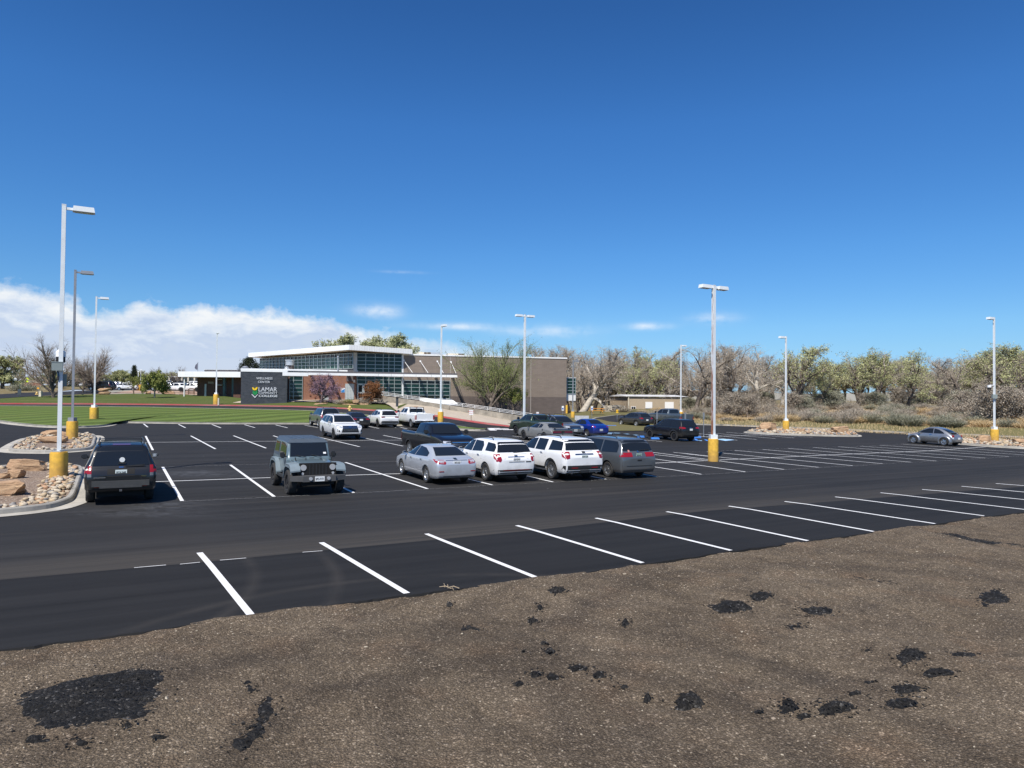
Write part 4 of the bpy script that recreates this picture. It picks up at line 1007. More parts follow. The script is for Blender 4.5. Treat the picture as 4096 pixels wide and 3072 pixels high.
def badge(root,B,y,z,w_,h_,m=chrome,sg=-1): B.decal('badge',[(y-w_/2,z-h_/2),(y+w_/2,z-h_/2),(y+w_/2,z+h_/2),(y-w_/2,z+h_/2)],'x',sg,m,root,.012)
def line(root,B,name,y0,y1,z0,z1,m,sg=-1,off=.012): B.decal(name,[(y0,z0),(y1,z0),(y1,z1),(y0,z1)],'x',sg,m,root,off)
def wiper(root,x,y0,y1,z,sg=-1):
    M=MB(); M.bar((x,y0,z),(x,y1,z+.03),.02,.02); M.build('wiper',plastic,root)
FL=[]
# --- 1 black utility at the near island
P_black=paint('black',(.011,.0115,.012),.1,.34,.55); P_white=paint('white',(.78,.79,.79),0,.3); P_silver=paint('silver',(.50,.535,.58),.35,.32); P_grey=paint('slate grey',(.085,.092,.10),.5)
def ex1(root,B):
    rplate(root,B,.98,'EGX-049',mat('mountain plate',(.68,.75,.72),.4))
    B.decal('plate_recess',[(-.36,.86),(.36,.86),(.36,1.08),(-.36,1.08)],'x',-1,dark,root,.005)
    M=MB(); M.box((-2.43,0,.66),(.16,1.50,.16)); M.box((-2.47,0,.56),(.10,1.1,.05)); M.build('rear_bumper',mat('bumper grey',(.06,.06,.058),.4,var=.1),root)
    for y in (.58,-.58): line(root,B,'reflector',y-.11,y+.11,.55,.61,red_lamp)
    M=MB(); M.box((-2.40,0,.46),(.2,.07,.07)); M.build('tow_hitch',chrome,root)
    line(root,B,'brake_light',-.24,.24,1.735,1.765,red_dark)
    wiper(root,-2.335,-.1,-.62,1.16)
    badge(root,B,0,1.12,.12,.04); badge(root,B,.55,.84,.30,.035); badge(root,B,-.60,.86,.14,.035,mat('dull gold',(.3,.26,.15),.3,1))
    M=MB(); M.box((-2.29,-.02,1.245),(.02,.2,.05)); M.build('window_badge',plastic,root)
    M=MB(); M.tube([(-2.26,-.02,1.34),(-2.27,-.02,1.34)],.075,12); M.build('window_sticker',plate_w,root)
    M=MB()
    for x in (-1.7,-1.0,-.3): M.bar((x,-.56,1.83),(x,.56,1.83),.05,.025)
    M.build('roof_rack',plastic,root)
c=car('black_suv','dusty black off road utility seen from behind beside the near left rock island','car',
  gen(4.87,1.90,1.80,.40,1.10,1.02,1.14,.92,.20,-2.02,-2.30,1.14,.68,tail=.9,nose=.8),P_black,2.87,.79,.375,.25,alloy,5,
  win=suv_win(1.10,1.80,.82,.28,-2.18,-1.98,(.0,-.95)),windsh=sym(.74,.62,1.19,1.70),rearw=sym(.74,.62,1.17,1.70),H=1.8,
  tail=[('taillight','x',-1,[(.76,.95),(.93,.95),(.91,1.17),(.76,1.17)],red_lamp,1),('taillight','y',0,[(-2.42,.97),(-2.24,.97),(-2.24,1.17),(-2.42,1.17)],red_lamp,0),('reversing_light','x',-1,[(.76,.86),(.93,.86),(.93,.95),(.76,.95)],mat('smoke lens',(.2,.2,.19),.15,.3),1)],
  head=[('headlight','x',1,[(.55,.80),(.84,.80),(.84,.95),(.55,.95)],clear_lamp,1),('grille','x',1,sym(.5,.5,.70,.92),dark,0)],
  cladding=[('lower_trim','x',-1,sym(.92,.92,.40,.70),plastic,0)],rails=(-1.95,.1,.60,1.83),handles=((-.75,1.0),(.25,1.0)),mirrors=(.72,.92,1.19,plastic),xshift=.10,extra=ex1,cr=(.72,.72,.7))
place(c,(480,2000),(-1.335,0),1)
# --- 3 silver sedan
def ex3(root,B):
    rplate(root,B,.86,'BTZ-553',plate_w)
    badge(root,B,0,.985,.13,.045,mat('dull gold',(.3,.26,.15),.3,1)); line(root,B,'rear_trim',-.46,.46,.93,.945,chrome)
    for y in (.66,-.66): line(root,B,'reflector',y-.1,y+.1,.52,.55,red_lamp)
    M=MB(); M.box((-.75,0,1.46),(.16,.05,.05),taper=.4); M.build('antenna',P_silver,root)
c=car('silver_sedan','metallic silver four door saloon with a dented front wing first of the row of four','car',
  gen(4.67,1.80,1.46,.22,.95,.80,.98,1.05,.22,-1.02,-1.85,1.03,.56,tail=.84,nose=.6),P_silver,2.70,.775,.325,.21,alloy,10,
  win=[[(1.02,.99),(.36,1.33),(-.08,1.36),(-.06,.99)],[(-.12,.99),(-.14,1.36),(-.72,1.32),(-1.25,1.16),(-1.30,1.03)]],
  windsh=sym(.72,.52,1.02,1.38),rearw=sym(.66,.50,1.08,1.36),H=1.46,
  tail=[('taillight','x',-1,[(.46,.86),(.50,.80),(.86,.84),(.84,.97),(.52,.96)],red_lamp,1),('taillight','y',0,[(-2.32,.84),(-2.08,.90),(-2.10,.99),(-2.32,.97)],red_lamp,0),('taillight_lens','x',-1,[(.55,.85),(.72,.86),(.72,.91),(.55,.90)],clear_lamp,1)],
  head=[('headlight','x',1,[(.42,.62),(.76,.66),(.76,.76),(.5,.72)],clear_lamp,1),('grille','x',1,sym(.42,.36,.42,.66),dark,0)],
  cladding=[('lower_trim','x',-1,sym(.62,.58,.25,.36),dark,0)],handles=((-.85,.90),(.22,.88)),mirrors=(.78,.88,1.02,P_silver,.09,.18,.13),seams=(((.95,.45),(1.02,.95)),((-.10,.35),(-.08,.95)),((-1.02,.75),(-1.2,1.0))),extra=ex3,xshift=.05)
place(c,(1701.7,1931),(-1.30,.88),1)
# --- 4 white crossover, 5 white large utility
def ex4(root,B):
    rplate(root,B,.93,'AUP-67AX',plate_w); line(root,B,'plate_trim',-.38,.38,1.02,1.045,chrome); line(root,B,'plate_trim',-.36,.36,.83,.85,chrome); badge(root,B,0,1.07,.15,.045,mat('dull gold',(.3,.26,.15),.3,1))
    M=MB(); M.box((-2.37,0,.40),(.1,.07,.07)); M.build('tow_hitch',plastic,root); wiper(root,-2.27,.1,-.5,1.19)
    line(root,B,'bumper_trim',-.6,.6,.50,.535,red_dark); badge(root,B,-.55,.84,.25,.04)
c=car('white_crossover','white crossover with wraparound red tail lamps second in the row of four','car',
  gen(4.77,1.84,1.70,.30,1.08,.98,1.10,1.0,.25,-1.90,-2.20,1.15,.66,tail=.88),P_white,2.86,.80,.36,.24,alloy,6,
  win=[[(.95,1.13),(.36,1.54),(-.12,1.58),(-.10,1.13)],[(-.16,1.13),(-.18,1.58),(-.85,1.57),(-1.02,1.42),(-1.02,1.18)],[(-1.28,1.22),(-1.25,1.56),(-1.86,1.53),(-2.0,1.40),(-2.03,1.22)]],windsh=sym(.74,.6,1.16,1.60),rearw=sym(.78,.62,1.20,1.60),H=1.7,
  tail=[('taillight','x',-1,[(.66,.92),(.72,.84),(.88,.86),(.88,1.13),(.70,1.15)],red_lamp,1),('taillight','y',0,[(-2.36,.88),(-2.16,.98),(-2.06,1.13),(-2.36,1.14)],red_lamp,0)],
  head=[('headlight','x',1,[(.5,.75),(.8,.78),(.8,.92),(.55,.9)],clear_lamp,1),('grille','x',1,sym(.45,.45,.62,.86),dark,0)],
  cladding=[('lower_trim','x',-1,sym(.90,.90,.30,.53),plastic,0),('sill_trim','y',0,[(-1.05,.30),(1.05,.30),(1.05,.46),(-1.05,.44)],plastic,0)],rails=(-1.5,.1,.60,1.72),handles=((-.8,1.02),(.25,1.0)),mirrors=(.72,.90,1.15,P_white),seams=(((.98,.5),(1.0,1.08)),((-.13,.45),(-.13,1.1)),((-1.05,.85),(-1.06,1.12))),extra=ex4,xshift=.03)
place(c,(1937.9,1923),(-1.40,.92),1)
def ex5(root,B):
    rplate(root,B,1.02,'DKM-G250',mat('mountain plate',(.68,.75,.72),.4)); line(root,B,'rear_trim',-.46,.46,1.09,1.14,mat('dull chrome',(.45,.46,.47),.3,1)); badge(root,B,0,1.19,.16,.07,plastic)
    for y in (.5,-.5): line(root,B,'reflector',y-.16,y+.16,.55,.58,red_lamp)
    M=MB(); M.box((-2.47,0,.42),(.14,.44,.1)); M.build('tow_hitch',plastic,root); wiper(root,-2.36,0,-.45,1.28)
    for y in (.62,-.62): M=MB(); M.tube([(-2.2,y,.36),(-2.47,y,.36)],.05,10); M.build('exhaust',chrome,root)
c=car('white_suv','tall white utility with roof rails and black lower bumper third in the row of four','car',
  gen(5.01,1.99,1.78,.32,1.14,1.06,1.16,1.10,.36,-2.05,-2.32,1.22,.72,tail=.9,nose=.78),P_white,2.86,.85,.385,.25,alloy,5,
  win=[[(1.02,1.18),(.44,1.60),(-.08,1.65),(-.06,1.18)],[(-.14,1.18),(-.16,1.65),(-.92,1.65),(-.92,1.18)],[(-1.18,1.22),(-1.20,1.64),(-2.02,1.60),(-2.16,1.26)]],windsh=sym(.80,.66,1.22,1.68),rearw=sym(.84,.70,1.27,1.69),H=1.78,
  tail=[('taillight','x',-1,[(.74,.96),(.93,.90),(.94,1.22),(.68,1.22)],red_lamp,1),('taillight','y',0,[(-2.48,.94),(-2.28,1.02),(-2.20,1.20),(-2.48,1.22)],red_lamp,0)],
  head=[('headlight','x',1,[(.55,.85),(.88,.86),(.88,1.0),(.6,1.0)],clear_lamp,1),('grille','x',1,sym(.5,.5,.72,.96),dark,0)],
  cladding=[('lower_trim','x',-1,sym(.97,.97,.32,.66),plastic,0),('sill_trim','y',0,[(-1.0,.32),(1.1,.32),(1.1,.52),(-1.0,.50)],plastic,0)],trim=plastic,rails=(-1.7,.2,.66,1.80),handles=((-.7,1.08),(.35,1.06)),mirrors=(.82,.98,1.22,plastic),seams=(((1.0,.55),(1.05,1.15)),((-.10,.52),(-.10,1.17)),((-1.0,.9),(-1.05,1.2))),extra=ex5)
place(c,(2202.4,1916.5),(-1.43,.975),1)
# --- 6 grey minivan
P_van=paint('charcoal van',(.105,.118,.13),.35,.35)
def ex6(root,B):
    rplate(root,B,1.02,'BJQ-418',plate_g); badge(root,B,0,1.17,.09,.07); badge(root,B,.50,1.19,.09,.09,mat('pink sticker',(.55,.25,.22),.5)); wiper(root,-2.42,-.05,-.62,1.22)
    line(root,B,'boot_seam',-.7,.7,.555,.575,dark); line(root,B,'boot_handle',-.12,.12,.78,.83,dark)
c=car('grey_minivan','dark grey family van with broad red tail lamps last in the row of four','minivan',
  gen(5.10,1.92,1.74,.26,1.05,.90,1.10,1.50,.55,-2.16,-2.42,1.13,.72,tail=.93,nose=.7),P_van,3.0,.83,.34,.22,alloy,5,
  win=[[(1.15,1.10),(.62,1.55),(.16,1.60),(.16,1.10)],[(.06,1.08),(.06,1.60),(-.98,1.60),(-.98,1.08)],[(-1.06,1.08),(-1.06,1.60),(-1.98,1.58),(-2.14,1.40),(-2.16,1.13)]],windsh=sym(.78,.64,1.16,1.64),rearw=sym(.82,.70,1.20,1.64),H=1.74,
  tail=[('taillight','x',-1,[(.36,.95),(.93,.95),(.93,1.13),(.36,1.13)],red_lamp,1),('taillight','y',0,[(-2.54,.95),(-2.36,.95),(-2.36,1.13),(-2.54,1.13)],red_lamp,0)],
  head=[('headlight','x',1,[(.5,.68),(.8,.7),(.8,.82),(.5,.82)],clear_lamp,1)],
  cladding=[('side_molding','y',0,[(-1.1,.66),(1.1,.66),(1.1,.72),(-1.1,.72)],P_grey,0)],rails=(-1.8,.3,.66,1.76),handles=((.35,.98),(.1,.98)),mirrors=(1.0,.94,1.14,P_van),seams=(((.11,.4),(.11,1.08)),((-1.02,.5),(-1.02,1.08))),extra=ex6)
place(c,(2427.7,1907.5),(-1.5,.94),1)
# --- 16 grey utility, 18 black sedan, 19 white crossover in the back row
def exp_(z,t,m,badge_z=None):
    def f(root,B): rplate(root,B,z,t,m)
    return f
P_mid=paint('mid grey',(.17,.18,.195),.5)
c=car('grey_suv','mid grey utility with silver roof parked nose in to the lawn kerb','car',
  gen(4.87,1.90,1.80,.38,1.10,1.02,1.14,.92,.20,-2.02,-2.30,1.14,.68,tail=.9,nose=.8),P_mid,2.87,.79,.375,.24,alloy,5,
  win=suv_win(1.10,1.80,.82,.28,-2.18,-1.98,(.0,-.95)),rearw=sym(.76,.62,1.15,1.70),H=1.8,
  tail=[('taillight','x',-1,[(.76,.9),(.93,.9),(.91,1.17),(.76,1.17)],red_lamp,1)],rails=(-1.95,.1,.60,1.83),mirrors=(.72,.92,1.19,plastic),trim=P_grey,xshift=.1,extra=exp_(.95,None,plate_w))
place(c,(1240,1702.5),(1.535,.91),1)
c=car('black_sedan','black saloon with bright red tail lamps between two white vehicles by the lawn','car',
  gen(4.70,1.83,1.43,.22,.92,.80,.96,1.05,.22,-1.0,-1.72,1.0,.54,tail=.88,nose=.66),P_black,2.65,.78,.33,.22,alloy,5,
  win=[[(1.0,.97),(.36,1.31),(-.10,1.34),(-.10,.97)],[(-.16,.97),(-.16,1.34),(-.75,1.30),(-1.15,1.08),(-1.18,.99)]],rearw=sym(.66,.52,1.05,1.33),H=1.43,
  tail=[('taillight','x',-1,[(.42,.80),(.86,.78),(.85,.95),(.48,.95)],red_lamp,1)],mirrors=(.78,.88,1.0,P_black,.09,.18,.13),extra=exp_(.78,None,plate_w))
place(c,(1469,1711.4),(-1.33,-.89),1)
def ex19(root,B):
    rplate(root,B,.78,None,plate_w); line(root,B,'light_bar',-.8,.8,1.03,1.06,plastic)
c=car('white_hatch_crossover','white crossover with dark angular rear lamps beside the white pickup','car',
  gen(4.60,1.86,1.66,.28,1.04,.95,1.06,1.0,.25,-1.72,-2.12,1.10,.63,tail=.87),P_white,2.75,.80,.36,.23,alloy_dark,5,
  win=[[(.95,1.08),(.36,1.50),(-.10,1.54),(-.10,1.08)],[(-.16,1.08),(-.16,1.54),(-.80,1.53),(-1.0,1.40),(-1.0,1.12)],[(-1.06,1.16),(-1.06,1.48),(-1.5,1.42),(-1.75,1.22)]],rearw=sym(.74,.58,1.14,1.54),H=1.66,
  tail=[('taillight','x',-1,[(.46,.95),(.88,.90),(.86,1.06),(.50,1.04)],red_dark,1)],cladding=[('lower_trim','x',-1,sym(.85,.85,.28,.62),plastic,0)],trim=P_grey,rails=(-1.4,.1,.56,1.67),mirrors=(.7,.91,1.12,plastic),extra=ex19)
place(c,(1509,1708.8),(-1.375,.92),1)
# --- 17 white utility facing the camera
def ex17(root,B):
    for k,z in enumerate((.94,.87,.80,.72,.63)): line(root,B,'grille_bar',-.56+.03*k,.56-.03*k,z,z+.028,chrome,1,.02)
    badge(root,B,0,.90,.2,.09,chrome,1)
c=car('white_three_row_suv','white utility facing the camera with a chrome barred grille','car',
  gen(4.89,1.93,1.72,.30,1.05,1.02,1.12,1.05,.25,-1.95,-2.28,1.15,.66,tail=.88,nose=.74),P_white,2.79,.82,.375,.24,alloy_dark,5,
  win=[[(.98,1.10),(.38,1.54),(-.08,1.58),(-.08,1.10)],[(-.14,1.10),(-.14,1.58),(-.92,1.58),(-.92,1.12)],[(-.99,1.12),(-.99,1.58),(-1.75,1.54),(-1.98,1.22)]],windsh=sym(.76,.60,1.17,1.61),H=1.72,
  head=[('headlight','x',1,[(.52,.86),(.62,.80),(.90,.90),(.90,1.0),(.62,.95)],clear_lamp,1),('headlight','y',0,[(2.3,.90),(2.0,.95),(2.0,1.02),(2.3,1.0)],clear_lamp,0),('grille','x',1,sym(.62,.50,.52,.98),plastic,0),('fog_light','x',1,[(.72,.52),(.88,.56),(.88,.74),(.76,.68)],plastic,1)],
  cladding=[('lower_trim','x',1,sym(.85,.85,.30,.44),plastic,0),('sill_trim','y',0,[(-1.0,.30),(1.0,.30),(1.0,.42),(-1.0,.42)],plastic,0)],rails=(-1.6,.1,.60,1.74),handles=((-.72,1.02),(.3,1.0)),mirrors=(.75,.94,1.16,P_white),xshift=.05,extra=ex17)
place(c,(1332,1756),(1.445,-.94),-1)
# --- 10 silver crossover facing the camera
def ex10(root,B):
    rplate(root,B,.62,'CWP-781',plate_w,0,1)
    for z in (.90,.84,.78): line(root,B,'grille_bar',-.5,.5,z,z+.022,chrome,1,.02)
P_pew=paint('pewter',(.26,.275,.285),.6)
c=car('pewter_crossover','pewter grey crossover facing the camera between the coupe and the blue saloon','car',
  gen(5.05,1.98,1.76,.32,1.10,1.02,1.13,1.10,.35,-2.05,-2.34,1.18,.70,tail=.9,nose=.78),P_pew,2.98,.83,.385,.24,alloy_dark,5,
  win=suv_win(1.10,1.76,1.0,.40,-2.1,-1.9,(.0,-1.0)),windsh=sym(.80,.64,1.19,1.66),H=1.76,
  head=[('headlight','x',1,[(.50,.80),(.90,.80),(.90,.95),(.55,.93)],clear_lamp,1),('grille','x',1,sym(.55,.50,.74,.96),dark,0)],cladding=[('lower_trim','x',1,sym(.85,.85,.32,.5),plastic,0)],rails=(-1.7,.2,.64,1.78),mirrors=(.8,.97,1.18,P_pew),extra=ex10)
place(c,(2312,1748.5),(1.49,.95),-1)
# --- 11 blue sedan
def ex11(root,B):
    rplate(root,B,.62,'QRV-204',plate_w); badge(root,B,0,1.0,.12,.05); line(root,B,'rear_trim',-.35,.35,.93,.955,chrome)
P_blue=paint('bright blue',(.012,.05,.36),.5)
c=car('blue_sedan','bright blue compact saloon seen from the rear left','car',
  gen(4.45,1.72,1.49,.24,.96,.84,1.0,.98,.22,-1.02,-1.72,1.06,.54,tail=.86),P_blue,2.61,.74,.32,.2,alloy,10,
  win=[[(.95,1.01),(.36,1.36),(-.10,1.40),(-.10,1.01)],[(-.16,1.01),(-.16,1.40),(-.75,1.36),(-1.10,1.16),(-1.14,1.04)]],windsh=sym(.66,.52,1.05,1.42),rearw=sym(.62,.50,1.11,1.40),H=1.49,
  tail=[('taillight','x',-1,[(.54,.86),(.83,.82),(.82,1.0),(.60,1.0)],red_lamp,1),('taillight','y',0,[(-2.2,.86),(-2.0,.9),(-2.0,1.0),(-2.2,1.0)],red_lamp,0)],handles=((-.85,.92),(.2,.90)),mirrors=(.72,.84,1.04,P_blue,.09,.17,.13),extra=ex11)
place(c,(2345.4,1747.5),(-1.305,.84),1)
# --- 12 dark grey crossover
P_dgrey=paint('graphite',(.045,.05,.057),.5)
c=car('graphite_crossover','dark graphite hatchback crossover parked at the far accessible bays','car',
  gen(4.46,1.80,1.60,.33,1.02,.92,1.04,.98,.22,-1.62,-2.08,1.06,.60,tail=.87),P_dgrey,2.67,.78,.345,.23,alloy,8,
  win=[[(.92,1.06),(.34,1.44),(-.10,1.48),(-.10,1.06)],[(-.16,1.06),(-.16,1.48),(-.82,1.46),(-.92,1.08)],[(-.98,1.10),(-.95,1.44),(-1.4,1.38),(-1.62,1.18)]],rearw=sym(.68,.54,1.10,1.48),H=1.6,
  tail=[('taillight','x',-1,[(.52,.88),(.86,.90),(.84,1.04),(.60,1.03)],red_lamp,1),('taillight','y',0,[(-2.2,.90),(-1.95,.95),(-1.95,1.03),(-2.2,1.03)],red_lamp,0)],cladding=[('lower_trim','x',-1,sym(.85,.85,.33,.56),plastic,0)],trim=plastic,rails=(-1.3,.1,.54,1.62),mirrors=(.68,.88,1.08,plastic),extra=exp_(.78,None,plate_w))
place(c,(2543,1706.5),(-1.335,.89),1)
# --- 14 black utility at the accessible bays
def ex14(root,B):
    rplate(root,B,.95,None,plate_w); badge(root,B,0,1.10,.22,.04)
c=car('black_accessible_bay_suv','glossy black utility with black wheels parked alone by the blue bay markings','car',
  gen(4.82,1.94,1.76,.36,1.10,1.02,1.12,.95,.20,-1.95,-2.26,1.16,.66,tail=.88,nose=.78),P_black,2.92,.82,.385,.25,alloy_dark,5,
  win=suv_win(1.10,1.76,.85,.28,-2.05,-1.75,(.0,-1.0)),windsh=sym(.74,.6,1.18,1.66),rearw=sym(.74,.60,1.19,1.64),H=1.76,
  tail=[('taillight','x',-1,[(.52,1.02),(.92,1.0),(.90,1.15),(.56,1.12)],red_lamp,1),('taillight','y',0,[(-2.36,1.02),(-2.1,1.03),(-2.1,1.15),(-2.36,1.15)],red_lamp,0)],
  cladding=[('lower_trim','x',-1,sym(.9,.9,.36,.58),plastic,0),('side_molding','y',0,[(-1.0,.60),(1.0,.60),(1.0,.63),(-1.0,.63)],P_grey,0)],trim=P_grey,handles=((-.75,1.02),(.25,1.0)),mirrors=(.7,.95,1.16,P_black),extra=ex14)
place(c,(2694.5,1764),(-1.46,.95),1)
# --- 8 grey muscle coupe
P_mus=paint('matt destroyer grey',(.20,.205,.20),.1,.45,.3)
def ex8(root,B):
    rplate(root,B,.42,None,plate_w); line(root,B,'rear_panel',-.86,.86,.72,.92,dark)
    M=MB(); M.box((-2.38,0,1.10),(.24,1.5,.03)); M.box((-2.36,.6,1.06),(.12,.05,.08)); M.box((-2.36,-.6,1.06),(.12,.05,.08)); M.build('spoiler',plastic,root)
    for y in (.48,-.48): line(root,B,'taillight',y-.34,y+.34,.77,.86,red_dark,-1,.02)
c=car('grey_muscle_coupe','low matt grey two door coupe with black spoiler among the middle group of cars','car',
  gen(5.02,1.92,1.45,.24,.96,.88,.99,.80,.05,-1.15,-1.75,1.06,.55,tail=.92,nose=.84),P_mus,2.95,.80,.355,.26,alloy_dark,5,
  win=[[(.74,1.00),(.20,1.30),(-.45,1.33),(-.50,1.02)],[(-.58,1.03),(-.55,1.32),(-.95,1.27),(-.98,1.06)]],windsh=sym(.70,.54,1.03,1.36),rearw=sym(.66,.54,1.09,1.36),H=1.45,
  head=[('headlight','x',1,[(.5,.62),(.82,.62),(.82,.74),(.5,.74)],clear_lamp,1)],
  cladding=[('lower_trim','x',-1,sym(.8,.8,.24,.40),plastic,0),('fuel_cap','y',0,arc(-1.25,.92,.07,0,6.1,10),plastic,0)],mirrors=(.62,.94,1.02,P_mus,.09,.18,.13),seams=(((.72,.4),(.78,.95)),((-.58,.4),(-.56,1.0))),extra=ex8)
place(c,(2093,1759.0),(1.475,.93),1)
# --- pickups
def pickup_st(L,W,H,zl,bedz,belt,hf,hc,xcr,xc,xwt,wt,nose=.86):
    xr,xf,w=-L/2,L/2,W/2
    return [(xr,zl+.06,bedz-.10,bedz,w*.90,w*.94,w*.88),(xr+.05,zl,bedz-.08,bedz,w*.94,w*.98,w*.92,.7),(xcr-.05,zl,bedz-.08,bedz,w*.95,w*.985,w*.92,.9),
     (xcr,zl,belt-.01,bedz+.01,w*.95,w*.985,w*.88,.95),(xcr+.10,zl,belt,H-.05,w*.95,w*.985,wt,.6),((xcr+xwt)/2,zl,belt,H,w*.95,w*.985,wt+.02),(xwt,zl,belt-.01,H-.05,w*.95,w*.985,wt,.3),
     (xc,zl,hc-.06,hc,w*.95,w*.98,w*.86,.55),((xc+xf)/2,zl,hc-.10,hc+.015,w*.95,w*.97,w*.82),(xf-.20,zl,hf-.10,hf,w*.94,w*.95,w*.80,.45),(xf-.03,zl+.05,hf-.28,hf-.10,w*.90,w*.92,w*.74,.5),(xf,zl+.10,hf-.32,hf-.16,w*nose,w*nose,w*.7)]
def pickup(name, lab, col, wpx, wloc, head_, L=5.85,W=2.02,H=1.92,zl=.50,bedz=1.36,belt=1.32,hf=1.20,hc=1.34,xcr=-.80,xc=1.32,xwt=.70,wt=.74,wb=3.65,r=.40,xs=.05,rim=alloy,spk=5,pill=(.0,),trim=None,extra=None,rear=True,H_=None,cowlz=1.42,zw=.62):
    bed=((-L/2+xcr)/2-.0,0,1.36); bl=(xcr+L/2)-.20
    st=pickup_st(L,W,H,zl,bedz,belt,hf,hc,xcr,xc,xwt,wt)
    zb,zt=belt+.06,H-.15; c0=(xcr+.14,zb); c1=(xcr+.18,zt); f0=(xc-.10,zb); f1=(xwt+.08,zt)
    wins=[]; ed=[(c0,c1)]+[((p,zb),(p,zt)) for p in pill]+[(f0,f1)]
    for i,(a,b) in enumerate(zip(ed,ed[1:])):
        g0=0 if i==0 else .05; g1=0 if i==len(ed)-2 else .05; wins.append([(a[0][0]+g0,a[0][1]),(a[1][0]+g0,a[1][1]),(b[1][0]-g1,b[1][1]),(b[0][0]-g1,b[0][1])])
    w=W/2
    def ex(root,B):
        B.decal('tailgate',[(-w*.80,zl+.22),(w*.80,zl+.22),(w*.80,bedz-.02),(-w*.80,bedz-.02)],'x',-1,col,root,.015)
        M=MB(); M.box((-L/2-.06,0,zl+.10),(.18,W*.94,.20)); M.build('rear_bumper',chrome if col is P_white else plastic,root)
        M=MB(); M.box((L/2+.02,0,zl+.08),(.20,W*.92,.26)); M.build('front_bumper',plastic,root)
        M=MB()
        for y in (-w*.5,0,w*.5): M.bar((-L/2+.1,y,.86),(xcr-.1,y,.86),.05,.03)
        M.build('bed_ribs',dark,root)
        if extra: extra(root,B)
    root=car(name,lab,'pickup truck',st,col,wb,w-.19,r,.27,rim,spk,win=wins,windsh=sym(.80,.66,hc+.05,H-.13),rearw=sym(.66,.60,bedz+.06,H-.14),H=H,
      tail=[('taillight','x',-1,[(w*.82,.80),(w*.96,.80),(w*.95,1.22),(w*.82,1.22)],red_lamp,1),('taillight','y',0,[(-L/2+.0,.80),(-L/2+.14,.80),(-L/2+.14,1.22),(-L/2,1.22)],red_lamp,0)],
      head=[('headlight','x',1,[(.56,.92),(.92,.92),(.92,1.10),(.56,1.10)],clear_lamp,1),('grille','x',1,sym(.52,.52,.80,1.10),plastic,0)],
      handles=((-.62+.2,1.18),(.30,1.18)),mirrors=(xc-.22,W/2,belt+.14,plastic,.10,.24,.22),trim=trim,xshift=xs,boxes=(((bed[0]-.0,0,1.36),(bl,W*.78,1.0)),),seams=(((xc-.05,.6),(xc,1.3)),((xcr+.04,.6),(xcr+.04,1.35))),cr=(.6,.5,.7),extra=ex)
    place(root,wpx,wloc,head_); return root
def ex20(root,B):
    rplate(root,B,.66,None,plate_w); badge(root,B,0,1.05,.28,.07,plastic); line(root,B,'tailgate_handle',-.13,.13,1.20,1.28,dark)
    M=MB(); M.box((-.62,0,1.93),(.1,.4,.05)); M.build('beacon',amber,root)
    M=MB(); M.box((-.85,0,1.62),(.05,1.5,.05)); M.box((-.85,0,1.90),(.05,1.4,.05)); [M.box((-.85,y,1.66),(.05,.05,.5)) for y in (-.7,0,.7)]; M.build('headache_rack',plastic,root)
pickup('white_pickup','white pickup truck with amber roof beacon by the yellow based lamp',P_white,(1642,1710.5),(-1.775,.96),1,pill=(.15,),extra=ex20)
P_blk2=paint('dark pickup',(.010,.0105,.013),.4)
def ex7(root,B):
    rplate(root,B,.60,None,plate_w,0,1)
    for z in (.86,.94,1.02): line(root,B,'grille_bar',-.5,.5,z,z+.03,chrome,1,.02)
pickup('black_pickup','black crew cab pickup facing the camera behind the silver saloon',P_blk2,(1634,1821),(-1.75,-.97),-1,pill=(.28,),extra=ex7,trim=P_grey)
P_olive=paint('olive green',(.035,.055,.035),.3)
def ex9(root,B):
    M=MB()
    for sg in (1,-1): M.tube([(-.72,sg*.78,1.85),(-1.2,sg*.80,1.66),(-2.2,sg*.84,1.34)],.04,6)
    M.tube([(-1.1,-.8,1.70),(-1.1,.8,1.70)],.035,6); M.build('sport_bar',plastic,root)
pickup('green_pickup','olive green pickup with black sport bar partly behind the grey coupe',P_olive,(2057.8,1741.5),(1.75,.95),1,L=5.4,W=1.92,H=1.88,wb=3.25,xcr=-.78,xc=1.15,xwt=.55,wt=.70,pill=(.15,),extra=ex9,rim=alloy_dark,trim=plastic,r=.41)
P_bg=paint('blue grey',(.10,.125,.145),.45)
pickup('lifted_pickup','lifted blue grey crew cab pickup at the far edge of the lot',P_bg,(2609,1701.5),(1.80,1.0),1,L=5.9,H=2.08,zl=.66,bedz=1.50,belt=1.46,hf=1.36,hc=1.48,r=.46,pill=(.22,),rim=alloy_dark,trim=plastic)
